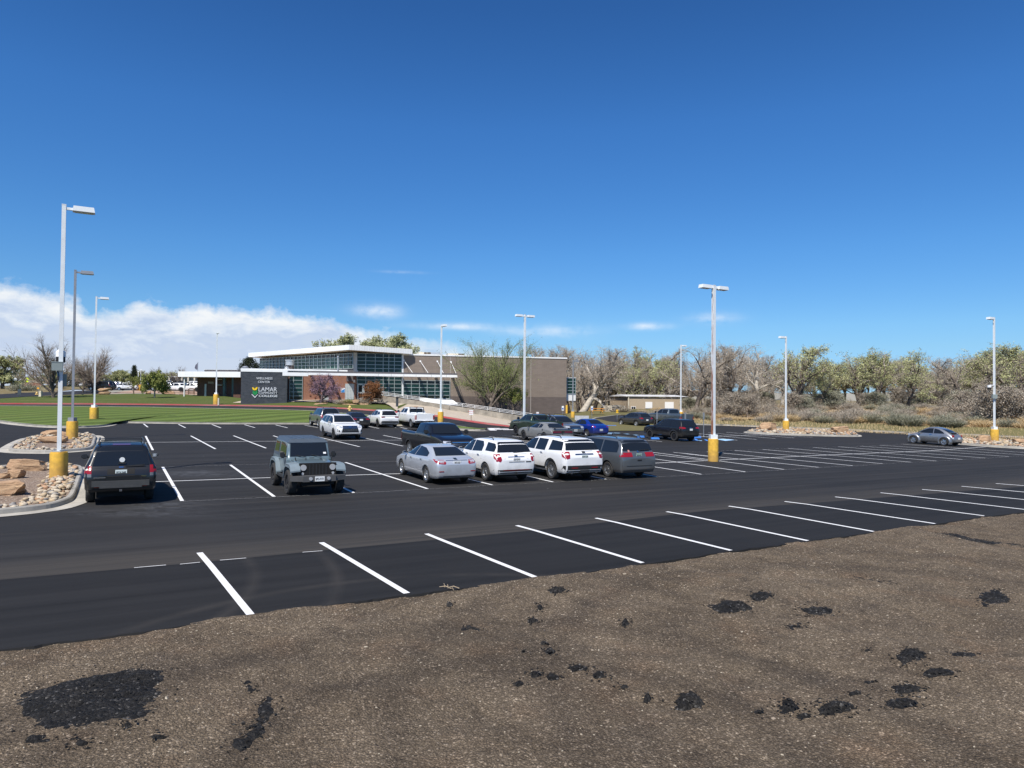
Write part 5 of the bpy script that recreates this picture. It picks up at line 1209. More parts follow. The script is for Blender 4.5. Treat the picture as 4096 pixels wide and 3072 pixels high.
# --- 15 beetle style coupe
def ex15(root,B):
    rplate(root,B,.62,None,plate_w)
    M=MB()
    M.box((-1.62,0,1.08),(.30,1.0,.03)); M.box((-1.55,.4,1.02),(.08,.04,.12)); M.box((-1.55,-.4,1.02),(.08,.04,.12)); M.build('spoiler',P_silver2,root)
    for x in (-1.26,1.26):
        for sg in (1,-1):
            M=MB(); n=16; prof=[(.345,.66),(.36,.86),(.40,.875),(.47,.86),(.53,.80),(.56,.66)]
            for k in range(n+1):
                t=R(-22)+R(224)*k/n
                for q,y in prof: M.v.append((x+q*math.cos(t)*(1.05),sg*y,.32+q*math.sin(t)*.98))
            L_=len(prof)
            for k in range(n):
                for j in range(L_-1): M.f.append((k*L_+j,k*L_+j+1,(k+1)*L_+j+1,(k+1)*L_+j)); M.m.append(0)
            o=M.build('fender',P_silver2,root); fixn(o); o.data.polygons.foreach_set('use_smooth',[True]*len(o.data.polygons))
    for sg in (1,-1):
        M=MB(); M.tube([(-1.86,sg*.62,.80),(-1.91,sg*.635,.80)],[.11,.09],14); M.build('taillight',red_lamp,root)
        M=MB(); M.tube([(1.72,sg*.60,.72),(1.80,sg*.60,.72)],[.13,.11],14); M.build('headlight',clear_lamp,root)
P_silver2=paint('dull silver',(.33,.34,.35),.7,.34)
bst=[(-2.02,.34,.56,.62,.50,.56,.40),(-1.95,.26,.66,.74,.60,.68,.55),(-1.62,.22,.84,1.02,.68,.74,.58),(-1.15,.22,.90,1.28,.72,.77,.56),(-.55,.22,.90,1.46,.74,.78,.55),(-.05,.22,.90,1.50,.74,.79,.56),(.42,.22,.90,1.40,.74,.79,.56),(1.02,.22,.86,.97,.72,.77,.60,.3),(1.45,.24,.72,.84,.66,.70,.48),(1.85,.28,.58,.66,.54,.58,.36),(2.0,.34,.50,.54,.42,.46,.28)]
c=car('silver_bubble_coupe','small round silver coupe alone near the right hand rock island','car',bst,P_silver2,2.52,.77,.325,.21,alloy,5,
  win=[[(.86,.96),(.55,1.18),(.1,1.35),(-.30,1.37),(-.32,.96)],[(-.38,.96),(-.36,1.36),(-.75,1.28),(-1.12,1.08),(-1.20,.97)]],windsh=sym(.62,.48,1.02,1.36),rearw=sym(.54,.46,1.02,1.32),H=1.5,handles=((-.15,.86),),mirrors=(.75,.80,.98,P_silver2,.09,.18,.12),wdepth=.50,cr=(.1,.15,.2),seams=(((.78,.35),(.80,.9)),((-.35,.3),(-.35,.92))),extra=ex15)
place(c,(3774,1782.8),(-1.26,.87),1)
# --- 2 two door off roader facing the camera
P_jeep=paint('storm blue grey',(.115,.165,.188),.15,.35,.7); P_top=mat('hardtop blue grey',(.055,.075,.10),.5,var=.1); P_flare=mat('flare grey',(.17,.215,.24),.5,var=.08)
jst=[(-1.95,.60,1.02,1.06,.74,.76,.74),(-1.90,.58,1.08,1.12,.76,.78,.76,.6),(-1.88,.58,1.10,1.12,.76,.78,.72,.8),(-1.80,.58,1.12,1.70,.76,.78,.70,.6),(-.6,.58,1.12,1.74,.76,.78,.70),(.18,.58,1.12,1.70,.76,.78,.70,.6),(.42,.58,1.10,1.16,.76,.78,.70,.7),(.52,.58,1.08,1.12,.70,.70,.62,.4),(1.0,.58,1.02,1.13,.64,.66,.56),(1.52,.58,.96,1.06,.60,.62,.52,.6),(1.60,.62,.94,1.02,.60,.62,.54,.6)]
def exj(root,B):
    M=MB()      # grille shell with slots
    M.box((1.64,0,.86),(.07,1.24,.44)); g=M.build('grille',dark,root)
    for k in range(7):
        M=MB(); y=-.33+.11*k; M.box((1.672,y+.055 if k<6 else y+.055,.86),(.02,.035,.36)); 
        if k<6: M.build('grille_bar',plastic,root)
    for sg in (1,-1):
        M=MB(); M.tube([(1.64,sg*.49,.93),(1.70,sg*.49,.93)],[.105,.10],20); M.build('headlight',clear_lamp,root)
        M=MB(); M.tube([(1.64,sg*.51,.73),(1.69,sg*.51,.73)],.045,14); M.build('turn_signal',clear_lamp,root)
        M=MB(); M.tube([(1.93,sg*.30,.585),(1.97,sg*.30,.585)],.06,14); M.build('fog_light',clear_lamp,root)
        for x,nm in ((1.22,'f'),(-1.20,'r')):      # fender flares
            P=[(x-.62,.62),(x-.44,.98),(x-.26,1.06),(x+.30,1.06),(x+.46,.99),(x+.54,.86)] if nm=='f' else [(x-.54,.70),(x-.44,.98),(x-.26,1.06),(x+.26,1.06),(x+.44,.98),(x+.62,.62)]
            M=MB(); y0,y1=sg*.60,sg*.93
            for (a,b) in zip(P,P[1:]):
                M.hexa([(a[0],y0,a[1]-.05),(b[0],y0,b[1]-.05),(b[0],y1,b[1]-.075),(a[0],y1,a[1]-.075),(a[0],y0,a[1]),(b[0],y0,b[1]),(b[0],y1,b[1]-.03),(a[0],y1,a[1]-.03)])
                M.hexa([(a[0],y1-sg*.02,a[1]-.14),(b[0],y1-sg*.02,b[1]-.14),(b[0],y1,b[1]-.14),(a[0],y1,a[1]-.14),(a[0],y1-sg*.02,a[1]-.04),(b[0],y1-sg*.02,b[1]-.04),(b[0],y1,b[1]-.04),(a[0],y1,a[1]-.04)])
            o=M.build('fender_flare',P_flare,root); fixn(o)
        M=MB(); M.bar((1.05,sg*.60,1.10),(1.05,sg*.63,1.22),.03,.03); M.build('hood_latch',plastic,root)
        M=MB(); M.box((-.1,sg*.84,.50),(1.5,.10,.08)); M.build('sill_trim',plastic,root)
    M=MB(); M.box((1.84,0,.58),(.20,1.10,.20)); M.hexa([(1.72,.55,.49),(1.90,.55,.49),(1.80,.92,.50),(1.68,.92,.50),(1.72,.55,.67),(1.90,.55,.67),(1.80,.92,.66),(1.68,.92,.66)]); M.hexa([(1.72,-.55,.49),(1.68,-.92,.50),(1.80,-.92,.50),(1.90,-.55,.49),(1.72,-.55,.67),(1.68,-.92,.66),(1.80,-.92,.66),(1.90,-.55,.67)])
    o=M.build('front_bumper',mat('bumper matt grey',(.075,.075,.075),.6,var=.1),root); fixn(o)
    M=MB(); M.box((1.66,0,.40),(.10,1.1,.12)); M.build('front_axle',dark,root)
    pt=plate(root,1.955,.575,1,'SPC-7171',plate_w); pt.scale=(1.05,1.05,1)
    # darker hardtop shell over the cabin
    M=MB(); M.hexa([(-1.86,-.70,1.66),(.20,-.70,1.66),(.20,.70,1.66),(-1.86,.70,1.66),(-1.80,-.60,1.79),(.08,-.60,1.79),(.08,.60,1.79),(-1.80,.60,1.79)])
    for y in (-.4,-.13,.13,.4): M.box((-.86,y,1.793),(1.7,.07,.012))
    o=M.build('hardtop',P_top,root)
    for sg in (1,-1): B.decal('hardtop_side',[(-1.82,1.14),(-.86,1.14),(-.92,1.68),(-1.78,1.68)],'y',sg,P_top,root,.006)
    for sg in (1,-1):
        B.decal('side_window',[(-1.68,1.24),(-.98,1.24),(-1.0,1.62),(-1.66,1.62)],'y',sg,glass_car,root,.012)
    for y in (.42,-.12):
        M=MB(); M.bar((.50,y,1.17),(.40,y-.34,1.24),.02,.02); M.build('wiper',plastic,root)
    M=MB(); M.box((.98,-.26,1.155),(.10,.05,.02)); M.box((.98,.26,1.155),(.10,.05,.02)); M.box((.78,0,1.165),(.06,.16,.02)); M.build('hood_bumpers',plastic,root)
    for sg in (1,-1):
        t=link('hood_lettering',text_mesh('WILLYS',.13,ink,.001),root); t.location=(.80,sg*.665,1.055); t.rotation_euler=(R(90),0,0 if sg<0 else math.pi)
    M=MB(); M.tube([(-2.0,0,1.0),(-2.2,0,1.0)],.40,24); M.build('spare_wheel',rubber,root)
    B.decal('window_sticker',[(.50,1.26),(.60,1.26),(.60,1.32),(.50,1.32)],'x',1,plate_w,root,.014)
c=car('grey_offroader','storm grey two door off roader with hardtop and round lamps facing the camera','car',jst,P_jeep,2.42,.80,.415,.28,alloy_dark,5,
  win=[[(.24,1.17),(.10,1.62),(-.76,1.64),(-.76,1.17)]],windsh=sym(.66,.62,1.19,1.64),H=1.75,handles=((-.66,1.02),),mirrors=(.30,.80,1.24,plastic,.10,.17,.20),cr=(.75,.7,.8),seams=(((.30,.7),(.30,1.12)),((-.82,.7),(-.82,1.12))),axles=(-1.20,1.22),wdepth=.50,extra=exj)
place(c,(1143.8,1977.5),(1.22,-.94),-1)
# ------------------------------------------------------------------ the college building
def brick(name, c0, c1, mortar, sx, sy, rough=.8, bumpk=.3):
    m,N_,b=newmat(name); geo=N_.n('ShaderNodeNewGeometry'); tc=N_.n('ShaderNodeTexCoord').outputs['Object']
    s=N_.n('ShaderNodeSeparateXYZ'); N_.l(tc,s.inputs[0]); h=N_.math('ADD',N_.math('MULTIPLY',s.outputs[0],.97),N_.math('MULTIPLY',s.outputs[1],.6))
    cb=N_.n('ShaderNodeCombineXYZ'); N_.l(h,cb.inputs[0]); N_.l(s.outputs[2],cb.inputs[1])
    t=N_.n('ShaderNodeTexBrick'); t.inputs['Scale'].default_value=1; t.inputs['Brick Width'].default_value=sx; t.inputs['Row Height'].default_value=sy; t.inputs['Mortar Size'].default_value=min(sx,sy)*.07
    for k,c in (('Color1',c0),('Color2',c1),('Mortar',mortar)): t.inputs[k].default_value=(*c,1)
    N_.l(cb.outputs[0],t.inputs['Vector'])
    n_=N_.noise(tc,.8,6,.6); c=N_.mix(N_.math('MULTIPLY',N_.ramp(n_,[(.4,0),(.75,1)]),.35),t.outputs[0],tuple(x*.62 for x in c0))
    N_.l(c,b.inputs['Base Color']); b.inputs['Roughness'].default_value=rough; N_.l(N_.bump(t.outputs['Fac'],-bumpk,.01),b.inputs['Normal']); return m
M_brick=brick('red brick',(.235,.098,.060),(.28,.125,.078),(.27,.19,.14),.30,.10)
M_dkbrick=brick('glazed dark brick',(.034,.036,.042),(.060,.062,.070),(.105,.105,.11),.40,.135,.3,.5)
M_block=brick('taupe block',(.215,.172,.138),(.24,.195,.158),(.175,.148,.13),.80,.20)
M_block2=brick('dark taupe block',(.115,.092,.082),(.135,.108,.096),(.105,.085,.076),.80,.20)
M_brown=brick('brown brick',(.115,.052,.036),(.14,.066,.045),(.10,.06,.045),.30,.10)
M_fascia=mat('white fascia',(.80,.81,.80),.5,var=.05,vscale=1.5); M_soffit=mat('tan soffit',(.40,.30,.20),.7,var=.1)
M_roofdk=mat('grey roof edge',(.10,.095,.10),.7,var=.15); M_alu=mat('aluminium frame',(.40,.45,.44),.4,.4); M_roof=mat('flat roof membrane',(.55,.55,.54),.8,var=.1)
def glassm(name,c,rough=.04):
    m,N_,b=newmat(name); tc=N_.n('ShaderNodeTexCoord').outputs['Object']; n_=N_.noise(tc,.35,3)
    N_.l(N_.mix(N_.ramp(n_,[(.35,0),(.65,1)]),tuple(x*.6 for x in c),tuple(x*1.5 for x in c)),b.inputs['Base Color']); b.inputs['Roughness'].default_value=rough; b.inputs['Specular IOR Level'].default_value=.35
    return m
M_gl=glassm('green tinted glass',(.008,.030,.026)); M_gl2=glassm('dark tinted glass',(.006,.008,.010)); M_gl3=glassm('pale green glass',(.035,.075,.068))
M_conc=concrete('ramp concrete',(.34,.305,.25),.4); M_tan=mat('tan steel siding',(.52,.43,.31),.6,var=.08); M_cream=mat('cream wall',(.62,.56,.44),.7,var=.06)
M_white=mat('white metal',(.80,.80,.79),.45,var=.04)
class Fac:
    """a vertical facade: photo points become (distance along it, height)"""
    def __init__(s, a, ang, fwd=0):
        s.o=Vector((a.x,a.y,0)); s.e=Vector((math.cos(R(ang)),math.sin(R(ang)),0)); s.n=Vector((s.e.y,-s.e.x,0)); s.o+=s.n*fwd
    def sz(s, px, py):
        d=ray(px,py); t=(s.o-CAM).dot(s.n)/d.dot(s.n); p=CAM+d*t; return (p-s.o).dot(s.e),p.z
    def p(s, a, z, d=0): q=s.o+s.e*a+s.n*d; return Vector((q.x,q.y,z))
    def box(s, M, s0,s1,z0,z1,d0,d1,mi=0):
        if s0>s1: s0,s1=s1,s0
        if z0>z1: z0,z1=z1,z0
        M.hexa([s.p(s0,z0,d1),s.p(s1,z0,d1),s.p(s1,z0,d0),s.p(s0,z0,d0),s.p(s0,z1,d1),s.p(s1,z1,d1),s.p(s1,z1,d0),s.p(s0,z1,d0)],mi)
    def pbox(s, M, f, x0,y0,x1,y1,d0,d1,mi=0):
        a=s.sz(*f(x0,y0)); b=s.sz(*f(x1,y1)); s.box(M,a[0],b[0],a[1],b[1],d0,d1,mi)
def glazing(fac, f, xs, ys, parent, gm, name='window', bw=.07, d=.02, top=None, yx=None):
    """a glazed wall: panes, then its frame as a sub-part. xs, ys: photo lines of the mullions"""
    yx=yx or xs[0]; ss=[fac.sz(*f(x,ys[len(ys)//2]))[0] for x in xs]; zz=[fac.sz(*f(yx,y))[1] for y in ys]
    M=MB()
    for i in range(len(zz)-1):
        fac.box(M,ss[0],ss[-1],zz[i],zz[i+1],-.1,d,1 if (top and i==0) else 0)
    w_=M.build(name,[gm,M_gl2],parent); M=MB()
    for s_ in ss: fac.box(M,s_-bw/2,s_+bw/2,zz[0],zz[-1],d+.002,d+.09)
    for z_ in zz: fac.box(M,ss[0]-bw/2,ss[-1]+bw/2,z_-bw/2,z_+bw/2,d+.004,d+.075)
    M.build('window_frame',M_alu,w_); return w_
BD=empty('college_building',P_(800,868,104),label='long low college wellness centre with white roofs dark sign wall and green glass',cat='building')
FA=Fac(at(*z4(1150,1288),100),14.8); FS=Fac(at(*z3(1730,1108),97.2),13); F1=Fac(at(*z3(597,1055),117),-2)
def bpart(M,n,m): return M.build(n,m,BD)
zg=-1.2
# red brick wall with its entrance glazing
s0,_=FA.sz(*z4(912,1100)); s1,_=FA.sz(*z5(462,1100)); ztop=FA.sz(*z4(1500,880))[1]
M=MB(); FA.box(M,s0,s1,zg,ztop,-14,0); bpart(M,'wall',M_brick)
M=MB(); FA.box(M,s0-2,s1+.2,ztop,ztop+.35,-14,.04); bpart(M,'low_roof',M_fascia)
glazing(FA,z4,[955,1010,1142],[935,998,1055,1112,1170,1228,1287],BD,M_gl,d=.05)
M=MB(); FA.pbox(M,z4,912,935,951,1292,.003,.05); bpart(M,'shaded_brick_reveal',M_brown)  # strip of brick in shade; the shade is put into its brown colour
for q in ((1773,1050,1902,1283),(1455,1150,1533,1287)):
    M=MB(); a=FA.sz(*z4(q[0],q[1])); b=FA.sz(*z4(q[2],q[3])); FA.box(M,a[0],b[0],a[1],b[1],.003,.03)
    w_=bpart(M,'glass_block_window',mat('glass block grout',(.62,.62,.60),.5)); M=MB(); nx=max(3,round((b[0]-a[0])/.2)); nz=max(4,round((a[1]-b[1])/.2))
    for i in range(nx):
        for j in range(nz):
            u0=a[0]+(b[0]-a[0])*(i+.12)/nx; u1=a[0]+(b[0]-a[0])*(i+.88)/nx; v0=b[1]+(a[1]-b[1])*(j+.12)/nz; v1=b[1]+(a[1]-b[1])*(j+.88)/nz; FA.box(M,u0,u1,v0,v1,.031,.04)
    M.build('glass_block',mat('glass block face',(.30,.36,.37),.15),w_)
M=MB(); FA.pbox(M,z4,1708,1112,1768,1180,.003,.03); w_=bpart(M,'poster',plate_w); M=MB(); a=FA.sz(*z4(1714,1150)); b=FA.sz(*z4(1765,1178)); c=FA.sz(*z4(1765,1128))
M.add([FA.p(a[0],b[1],.034),FA.p(b[0],b[1],.034),FA.p(b[0],c[1],.034),FA.p(a[0],a[1],.034)],[(0,1,2,3)]); M.build('poster_print',mat('poster blue',(.03,.22,.55),.5),w_)
for x,y in ((1905,1010),): 
    M=MB(); FA.pbox(M,z4,x-14,y-18,x+14,y+22,.003,.3); bpart(M,'wall_lamp',M_white)
for x,y in ((1255,1215),(1327,1245)):
    M=MB(); FA.pbox(M,z4,x-10,y-12,x+10,y+10,.003,.15); bpart(M,'wall_valve',mat('rust metal',(.25,.10,.06),.6))
# glazed entrance hall (upper and lower), block wall to the right
sg,_=FA.sz(*z5(1150,900)); se,_=FA.sz(*z6(1717,1100)); ztR=FA.sz(*z5(1300,632))[1]; zmid=FA.sz(*z6(1400,1246))[1]; zb0=FA.sz(*z6(1700,1540))[1]-1
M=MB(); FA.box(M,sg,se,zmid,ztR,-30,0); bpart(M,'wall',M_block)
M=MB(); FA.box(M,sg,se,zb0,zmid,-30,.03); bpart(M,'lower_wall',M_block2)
M=MB(); FA.box(M,sg,se+.08,ztR,ztR+.22,-30,.08); bpart(M,'coping',M_fascia)
M=MB()
for x in (1850,): FA.pbox(M,z5,x-1,640,x+1,1265,.002,.012)
FA.pbox(M,z6,1190,690,1192,1500,.002,.04); bpart(M,'control_joint',mat('pale joint',(.34,.31,.28),.8))
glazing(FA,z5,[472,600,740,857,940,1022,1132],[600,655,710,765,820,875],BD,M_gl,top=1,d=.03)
glazing(FA,z5,[735,857,940,1022,1132],[945,993,1050,1108,1165,1225],BD,M_gl,d=.03)
glazing(FA,z5,[472,600,735],[945,993,1050],BD,M_gl,d=.03)
M=MB(); FA.pbox(M,z5,465,600,1145,1290,-8,-.12); bpart(M,'hall_core',M_gl2)
for x0,x1 in ((485,555),(575,640),(650,720)):
    M=MB(); FA.pbox(M,z5,x0,1060,x1,1283,.0,.05); dr=bpart(M,'door',M_gl2); M=MB(); a=FA.sz(*z5(x0,1060)); b=FA.sz(*z5(x1,1283))
    for u in (a[0],b[0]): FA.box(M,u-.09,u+.09,b[1],a[1],.052,.10)
    for v in (a[1],b[1]+.15,(a[1]*.45+b[1]*.55)): FA.box(M,a[0],b[0],v-.09,v+.09,.052,.09)
    M.build('door_frame',M_alu,dr)
M=MB(); FA.pbox(M,z5,420,590,470,880,-.4,.12); FA.pbox(M,z5,1133,610,1152,1235,-.3,.06); bpart(M,'column',M_fascia)
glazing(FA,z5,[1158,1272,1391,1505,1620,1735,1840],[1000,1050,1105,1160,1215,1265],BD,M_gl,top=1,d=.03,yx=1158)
# left clerestory face, running back from the corner
cr=[at(*z4(1892,y),100.2) for y in (600,655,710,765,825,860)]; cl=[at(*z4(520,y),122) for y in (680,716,760,801,845,872)]
ncol=24; M=MB()
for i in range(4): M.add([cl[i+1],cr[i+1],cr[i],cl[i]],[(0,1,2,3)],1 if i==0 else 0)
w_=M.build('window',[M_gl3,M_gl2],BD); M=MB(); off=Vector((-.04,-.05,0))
for k in range(ncol+1):
    t=k/ncol; M.bar(cl[0].lerp(cr[0],t)+off,cl[4].lerp(cr[4],t)+off,.07,.08)
for i in range(5): M.bar(cl[i]+off*1.2,cr[i]+off*1.2,.08,.07)
M.build('window_frame',M_alu,w_)
M=MB(); M.add([cl[5]+Vector((0,0,-1.5)),cr[5]+Vector((0,0,-1.5)),cr[4],cl[4]],[(0,1,2,3)]); bk_=(FA.n*-14)
M.add([cl[5]+Vector((0,0,-1.5)),cl[4],cl[4]+bk_,cl[5]+bk_+Vector((0,0,-1.5))],[(0,1,2,3)]); M.add([cl[4],cl[0],cl[0]+bk_,cl[4]+bk_],[(0,1,2,3)])
o=bpart(M,'upper_wall',M_roofdk)
# big sloping white roof of the hall
def roof_slab(name, tops, thick, m, ms):
    M=MB(); n=len(tops); M.add([t-Vector((0,0,thick)) for t in tops]+list(tops),[tuple(reversed(range(n)))],1); b=len(M.v)-2*n
    M.f.append(tuple(b+n+i for i in range(n))); M.m.append(0)
    for i in range(n): M.f.append((b+i,b+(i+1)%n,b+n+(i+1)%n,b+n+i)); M.m.append(0)
    o=M.build(name,[m,ms],BD); fixn(o); return o
r0=at(*z4(1830,475),98.4); r1=at(*z4(347,596),121.5); r2=at(*z5(1290,541),103.2); r3=r1+(r2-r0)+FA.n*-6; r3.z=(r1.z+r2.z)/2
th0=r0.z-at(*z4(1830,551),98.4).z
roof_slab('main_roof',[r1,r0,r2,r3],th0,M_fascia,M_soffit)
M=MB()
for k in range(1,26): 
    t=k/26; a=r0.lerp(r2,t); M.bar(a+FA.n*.012+Vector((0,0,-.02)),a+FA.n*.012+Vector((0,0,-th0+.03)),.03,.02)
bpart(M,'roof_rib',mat('fascia seam',(.66,.67,.67),.5))
# entrance canopy along the wall
FC=Fac(FA.p(0,0,3.0),14.8)
a=FC.sz(*z4(1226,940)); b=FC.sz(*z5(1953,900)); c=FC.sz(*z5(1953,947)); e_=FC.sz(*z5(1953,872))
zc1=FC.sz(*z5(700,902))[1]; zc0=FC.sz(*z5(700,937))[1]; zc2=FC.sz(*z5(700,876))[1]
M=MB(); FC.box(M,a[0],b[0],zc0,zc1,-.45,0); cn=bpart(M,'canopy',M_fascia)
M=MB(); FC.box(M,a[0],b[0],zc1,zc2,-.45,-.12); M.build('canopy_edge',M_roofdk,cn)
L_=b[0]-a[0]
for k in range(9):
    s_=b[0]-.25-k*(L_-.6)/8.0; M=MB(); FC.box(M,s_-.18,s_+.18,zc0+.02,zc1-.02,-3.19,-.452); M.build('canopy_beam',M_fascia,cn)
M=MB()
for x in (785,977,1163,1343,1570,1790): 
    s_,_=FC.sz(*z5(x,920)); FC.box(M,s_-.02,s_+.02,zc0,zc1,.003,.012)
M.build('canopy_seam',M_alu,cn)
for (x0,y0),(x1,y1) in (((1160,705),(1295,884)),((1405,718),(1525,886)),((1657,720),(1752,888)),((1857,730),(1938,890))):
    p0=FA.p(*FA.sz(*z5(x0,y0)),.05); q=FC.sz(*z5(x1,y1)); M=MB(); M.tube([p0,FC.p(q[0],zc2,-.3)],.035,8); s_,z_=FA.sz(*z5(x0,y0)); FA.box(M,s_-.12,s_+.12,z_-.11,z_+.11,0.003,.05); bpart(M,'canopy_rod',M_white)
FB=Fac(FA.p(0,0,4.2),14.8); M=MB(); FB.pbox(M,z4,848,880,1226,938,-1.0,0); o=bpart(M,'entrance_canopy',M_fascia); M=MB(); FB.pbox(M,z4,865,938,1010,948,-.95,-.1); M.build('canopy_soffit',M_soffit,o)
M=MB(); a=FA.sz(*z4(228,850)); FA.box(M,FA.sz(*z4(233,860))[0],FA.sz(*z4(1888,860))[0],FA.sz(*z4(1500,868))[1],FA.sz(*z4(1500,846))[1],-9,.25); bpart(M,'roof_parapet',M_fascia)
# sign wall
a=FS.sz(*z3(1147,1140)); b=FS.sz(*z3(1729,1108)); zt=FS.sz(*z3(1400,750))[1]
M=MB(); FS.box(M,a[0],b[0],min(a[1],b[1])-.6,zt,-1.6,0); sw=bpart(M,'sign_wall',M_dkbrick)
M=MB(); FS.box(M,a[0]-.05,b[0]+.05,zt,zt+.26,-1.65,.06); M.build('wall_coping',M_fascia,sw)
M_let=mat('brushed letter metal',(.62,.63,.64),.4,.2); M_let2=mat('pale letter metal',(.66,.68,.70),.4,.1)
def letters(txt,cx,y0,y1,wid,m,bold):
    c=FS.sz(*z4(cx,(y0+y1)/2)); h=FS.sz(*z4(cx,y0))[1]-FS.sz(*z4(cx,y1))[1]; me=text_mesh(txt,1.0,m,.06,bold=bold)
    xs=[v.co.x for v in me.vertices]; ys=[v.co.y for v in me.vertices]; w0=max(xs)-min(xs); h0=max(ys)-min(ys)
    W_=FS.sz(*z4(cx+wid/2,y0))[0]-FS.sz(*z4(cx-wid/2,y0))[0]; mx,my=(max(xs)+min(xs))/2,(max(ys)+min(ys))/2
    for v in me.vertices: v.co=FS.p(c[0]+(v.co.x-mx)*W_/w0,c[1]+(v.co.y-my)*h/h0,.06+v.co.z*.8)
    o=link('sign_lettering',me,sw); return o
letters('WELLNESS',583,956,988,240,M_let,.012); letters('CENTER',577,1008,1041,178,M_let,.012)
letters('LAMAR',633,1103,1164,272,M_let2,.0); letters('COMMUNITY',635,1172,1202,276,M_let2,.0); letters('COLLEGE',637,1214,1247,276,M_let2,.018)
def emb(name, polys, col, dep):
    M=MB(); 
    for P in polys:
        q=[FS.sz(*z4(*p)) for p in P]; n=len(q); M.add([FS.p(s_,z_,.003) for s_,z_ in q]+[FS.p(s_,z_,dep) for s_,z_ in q],[tuple(range(n,2*n))]+[(i,(i+1)%n,n+(i+1)%n,n+i) for i in range(n)])
    o=M.build(name,mat('emblem '+name+str(col[0]),col,.4),sw); fixn(o)
def leafp(x0,y0,x1,y1,bul,n=9):
    out=[]
    for k in range(n): t=k/(n-1); w_=math.sin(t*math.pi)*bul; out.append((x0+(x1-x0)*t-w_*(y1-y0)/60,y0+(y1-y0)*t+w_*(x1-x0)/60))
    for k in range(n-2,0,-1): t=k/(n-1); w_=-math.sin(t*math.pi)*bul; out.append((x0+(x1-x0)*t-w_*(y1-y0)/60,y0+(y1-y0)*t+w_*(x1-x0)/60))
    return out
emb('emblem_petal',[leafp(403,1101,440,1149,14),leafp(480,1099,440,1149,14)],(.85,.56,.02),.10)
emb('emblem_leaf',[[(410,1143),(443,1170),(480,1139),(480,1158),(443,1186),(410,1162)]],(.02,.26,.07),.09)
emb('emblem_leaf',[[(408,1173),(425,1172),(445,1192),(465,1170),(482,1169),(480,1190),(445,1221),(408,1192)]],(.02,.16,.55),.10)
emb('emblem_base',[[(388,1206),(405,1206),(443,1243),(475,1208),(492,1203),(443,1262)]],(.55,.57,.58),.08)
# left wing
sA=F1.sz(*z3(597,900))[0]; sB=F1.sz(*z3(1160,900))[0]; zf1=F1.sz(*z3(700,812))[1]; zf2=F1.sz(*z3(700,752))[1]; zgl=F1.sz(*z3(1075,1100))[1]-.5
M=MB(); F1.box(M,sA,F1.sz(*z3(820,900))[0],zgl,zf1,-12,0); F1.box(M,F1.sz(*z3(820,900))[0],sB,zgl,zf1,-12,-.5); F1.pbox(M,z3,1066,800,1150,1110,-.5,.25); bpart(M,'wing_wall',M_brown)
F1o=Fac(F1.p(0,0,2.2),-2); M=MB(); F1o.box(M,F1o.sz(*z3(352,790))[0],F1o.sz(*z3(1143,790))[0],F1o.sz(*z3(700,815))[1],F1o.sz(*z3(700,746))[1],-13,0); bpart(M,'wing_roof',M_fascia)
glazing(F1,z3,[917,945],[820,870,910,940,980,1022,1068],BD,M_gl3,d=-.44,bw=.1); glazing(F1,z3,[1029,1062],[820,850,895,940,985,1030,1078],BD,M_gl3,d=-.44,bw=.1)
M=MB(); F1.pbox(M,z3,692,903,712,1056,.003,.05); bpart(M,'door',mat('pale door',(.55,.56,.52),.5))
M=MB(); F1.pbox(M,z3,735,873,805,900,.003,.05); bpart(M,'name_plaque',mat('stone plaque',(.30,.24,.2),.7))
M=MB(); F1.pbox(M,z3,850,842,915,848,-.2,.2); F1.pbox(M,z3,850,914,915,920,-.2,.2); bpart(M,'recess_rail',M_fascia)
M=MB(); p=F1o.sz(*z3(420,900)); F1o.box(M,p[0]-.07,p[0]+.07,zgl,F1o.sz(*z3(420,815))[1],-.5,-.3); bpart(M,'wing_column',M_fascia)
F1b=Fac(F1.p(0,0,-6),-2); M=MB(); F1b.pbox(M,z3,687,724,1108,800,-6,0); bpart(M,'upper_parapet',M_roofdk); M=MB(); F1b.pbox(M,z3,685,720,1108,725,-6.1,.1); bpart(M,'coping',M_fascia)
# bay window on the right end
FE=Fac(FA.p(se,0,-1.0),14.8); M=MB(); q=[FE.sz(*z6(x,1000))[0] for x in (1717,1857)]; FE.box(M,q[0],q[1],FE.sz(*z6(1717,1302))[1],FE.sz(*z6(1717,958))[1],-6,0); o=bpart(M,'bay',M_white)
glazing(FE,z6,[1722,1806,1850],[966,1016,1062,1107,1152,1196],BD,M_gl,d=.03)
M=MB()
for k in range(9): s_=q[0]+(q[1]-q[0])*(k+.5)/9; FE.box(M,s_-.02,s_+.02,FE.sz(*z6(1717,1298))[1],FE.sz(*z6(1717,1212))[1],.003,.03)
M.build('bay_rib',mat('panel groove',(.6,.6,.59),.5),o)
# white sloping cover over the lower entrance
a0,a1=at(*z5(1392,1268),102.3),at(*z5(1850,1262),106.5); b1,b0=at(*z5(1957,1342),101.5),at(*z5(1500,1345),98.6)
M=MB(); M.hexa([p-Vector((0,0,.25)) for p in (b0,b1,a1,a0)]+[b0,b1,a1,a0]); bpart(M,'basement_canopy',M_fascia)
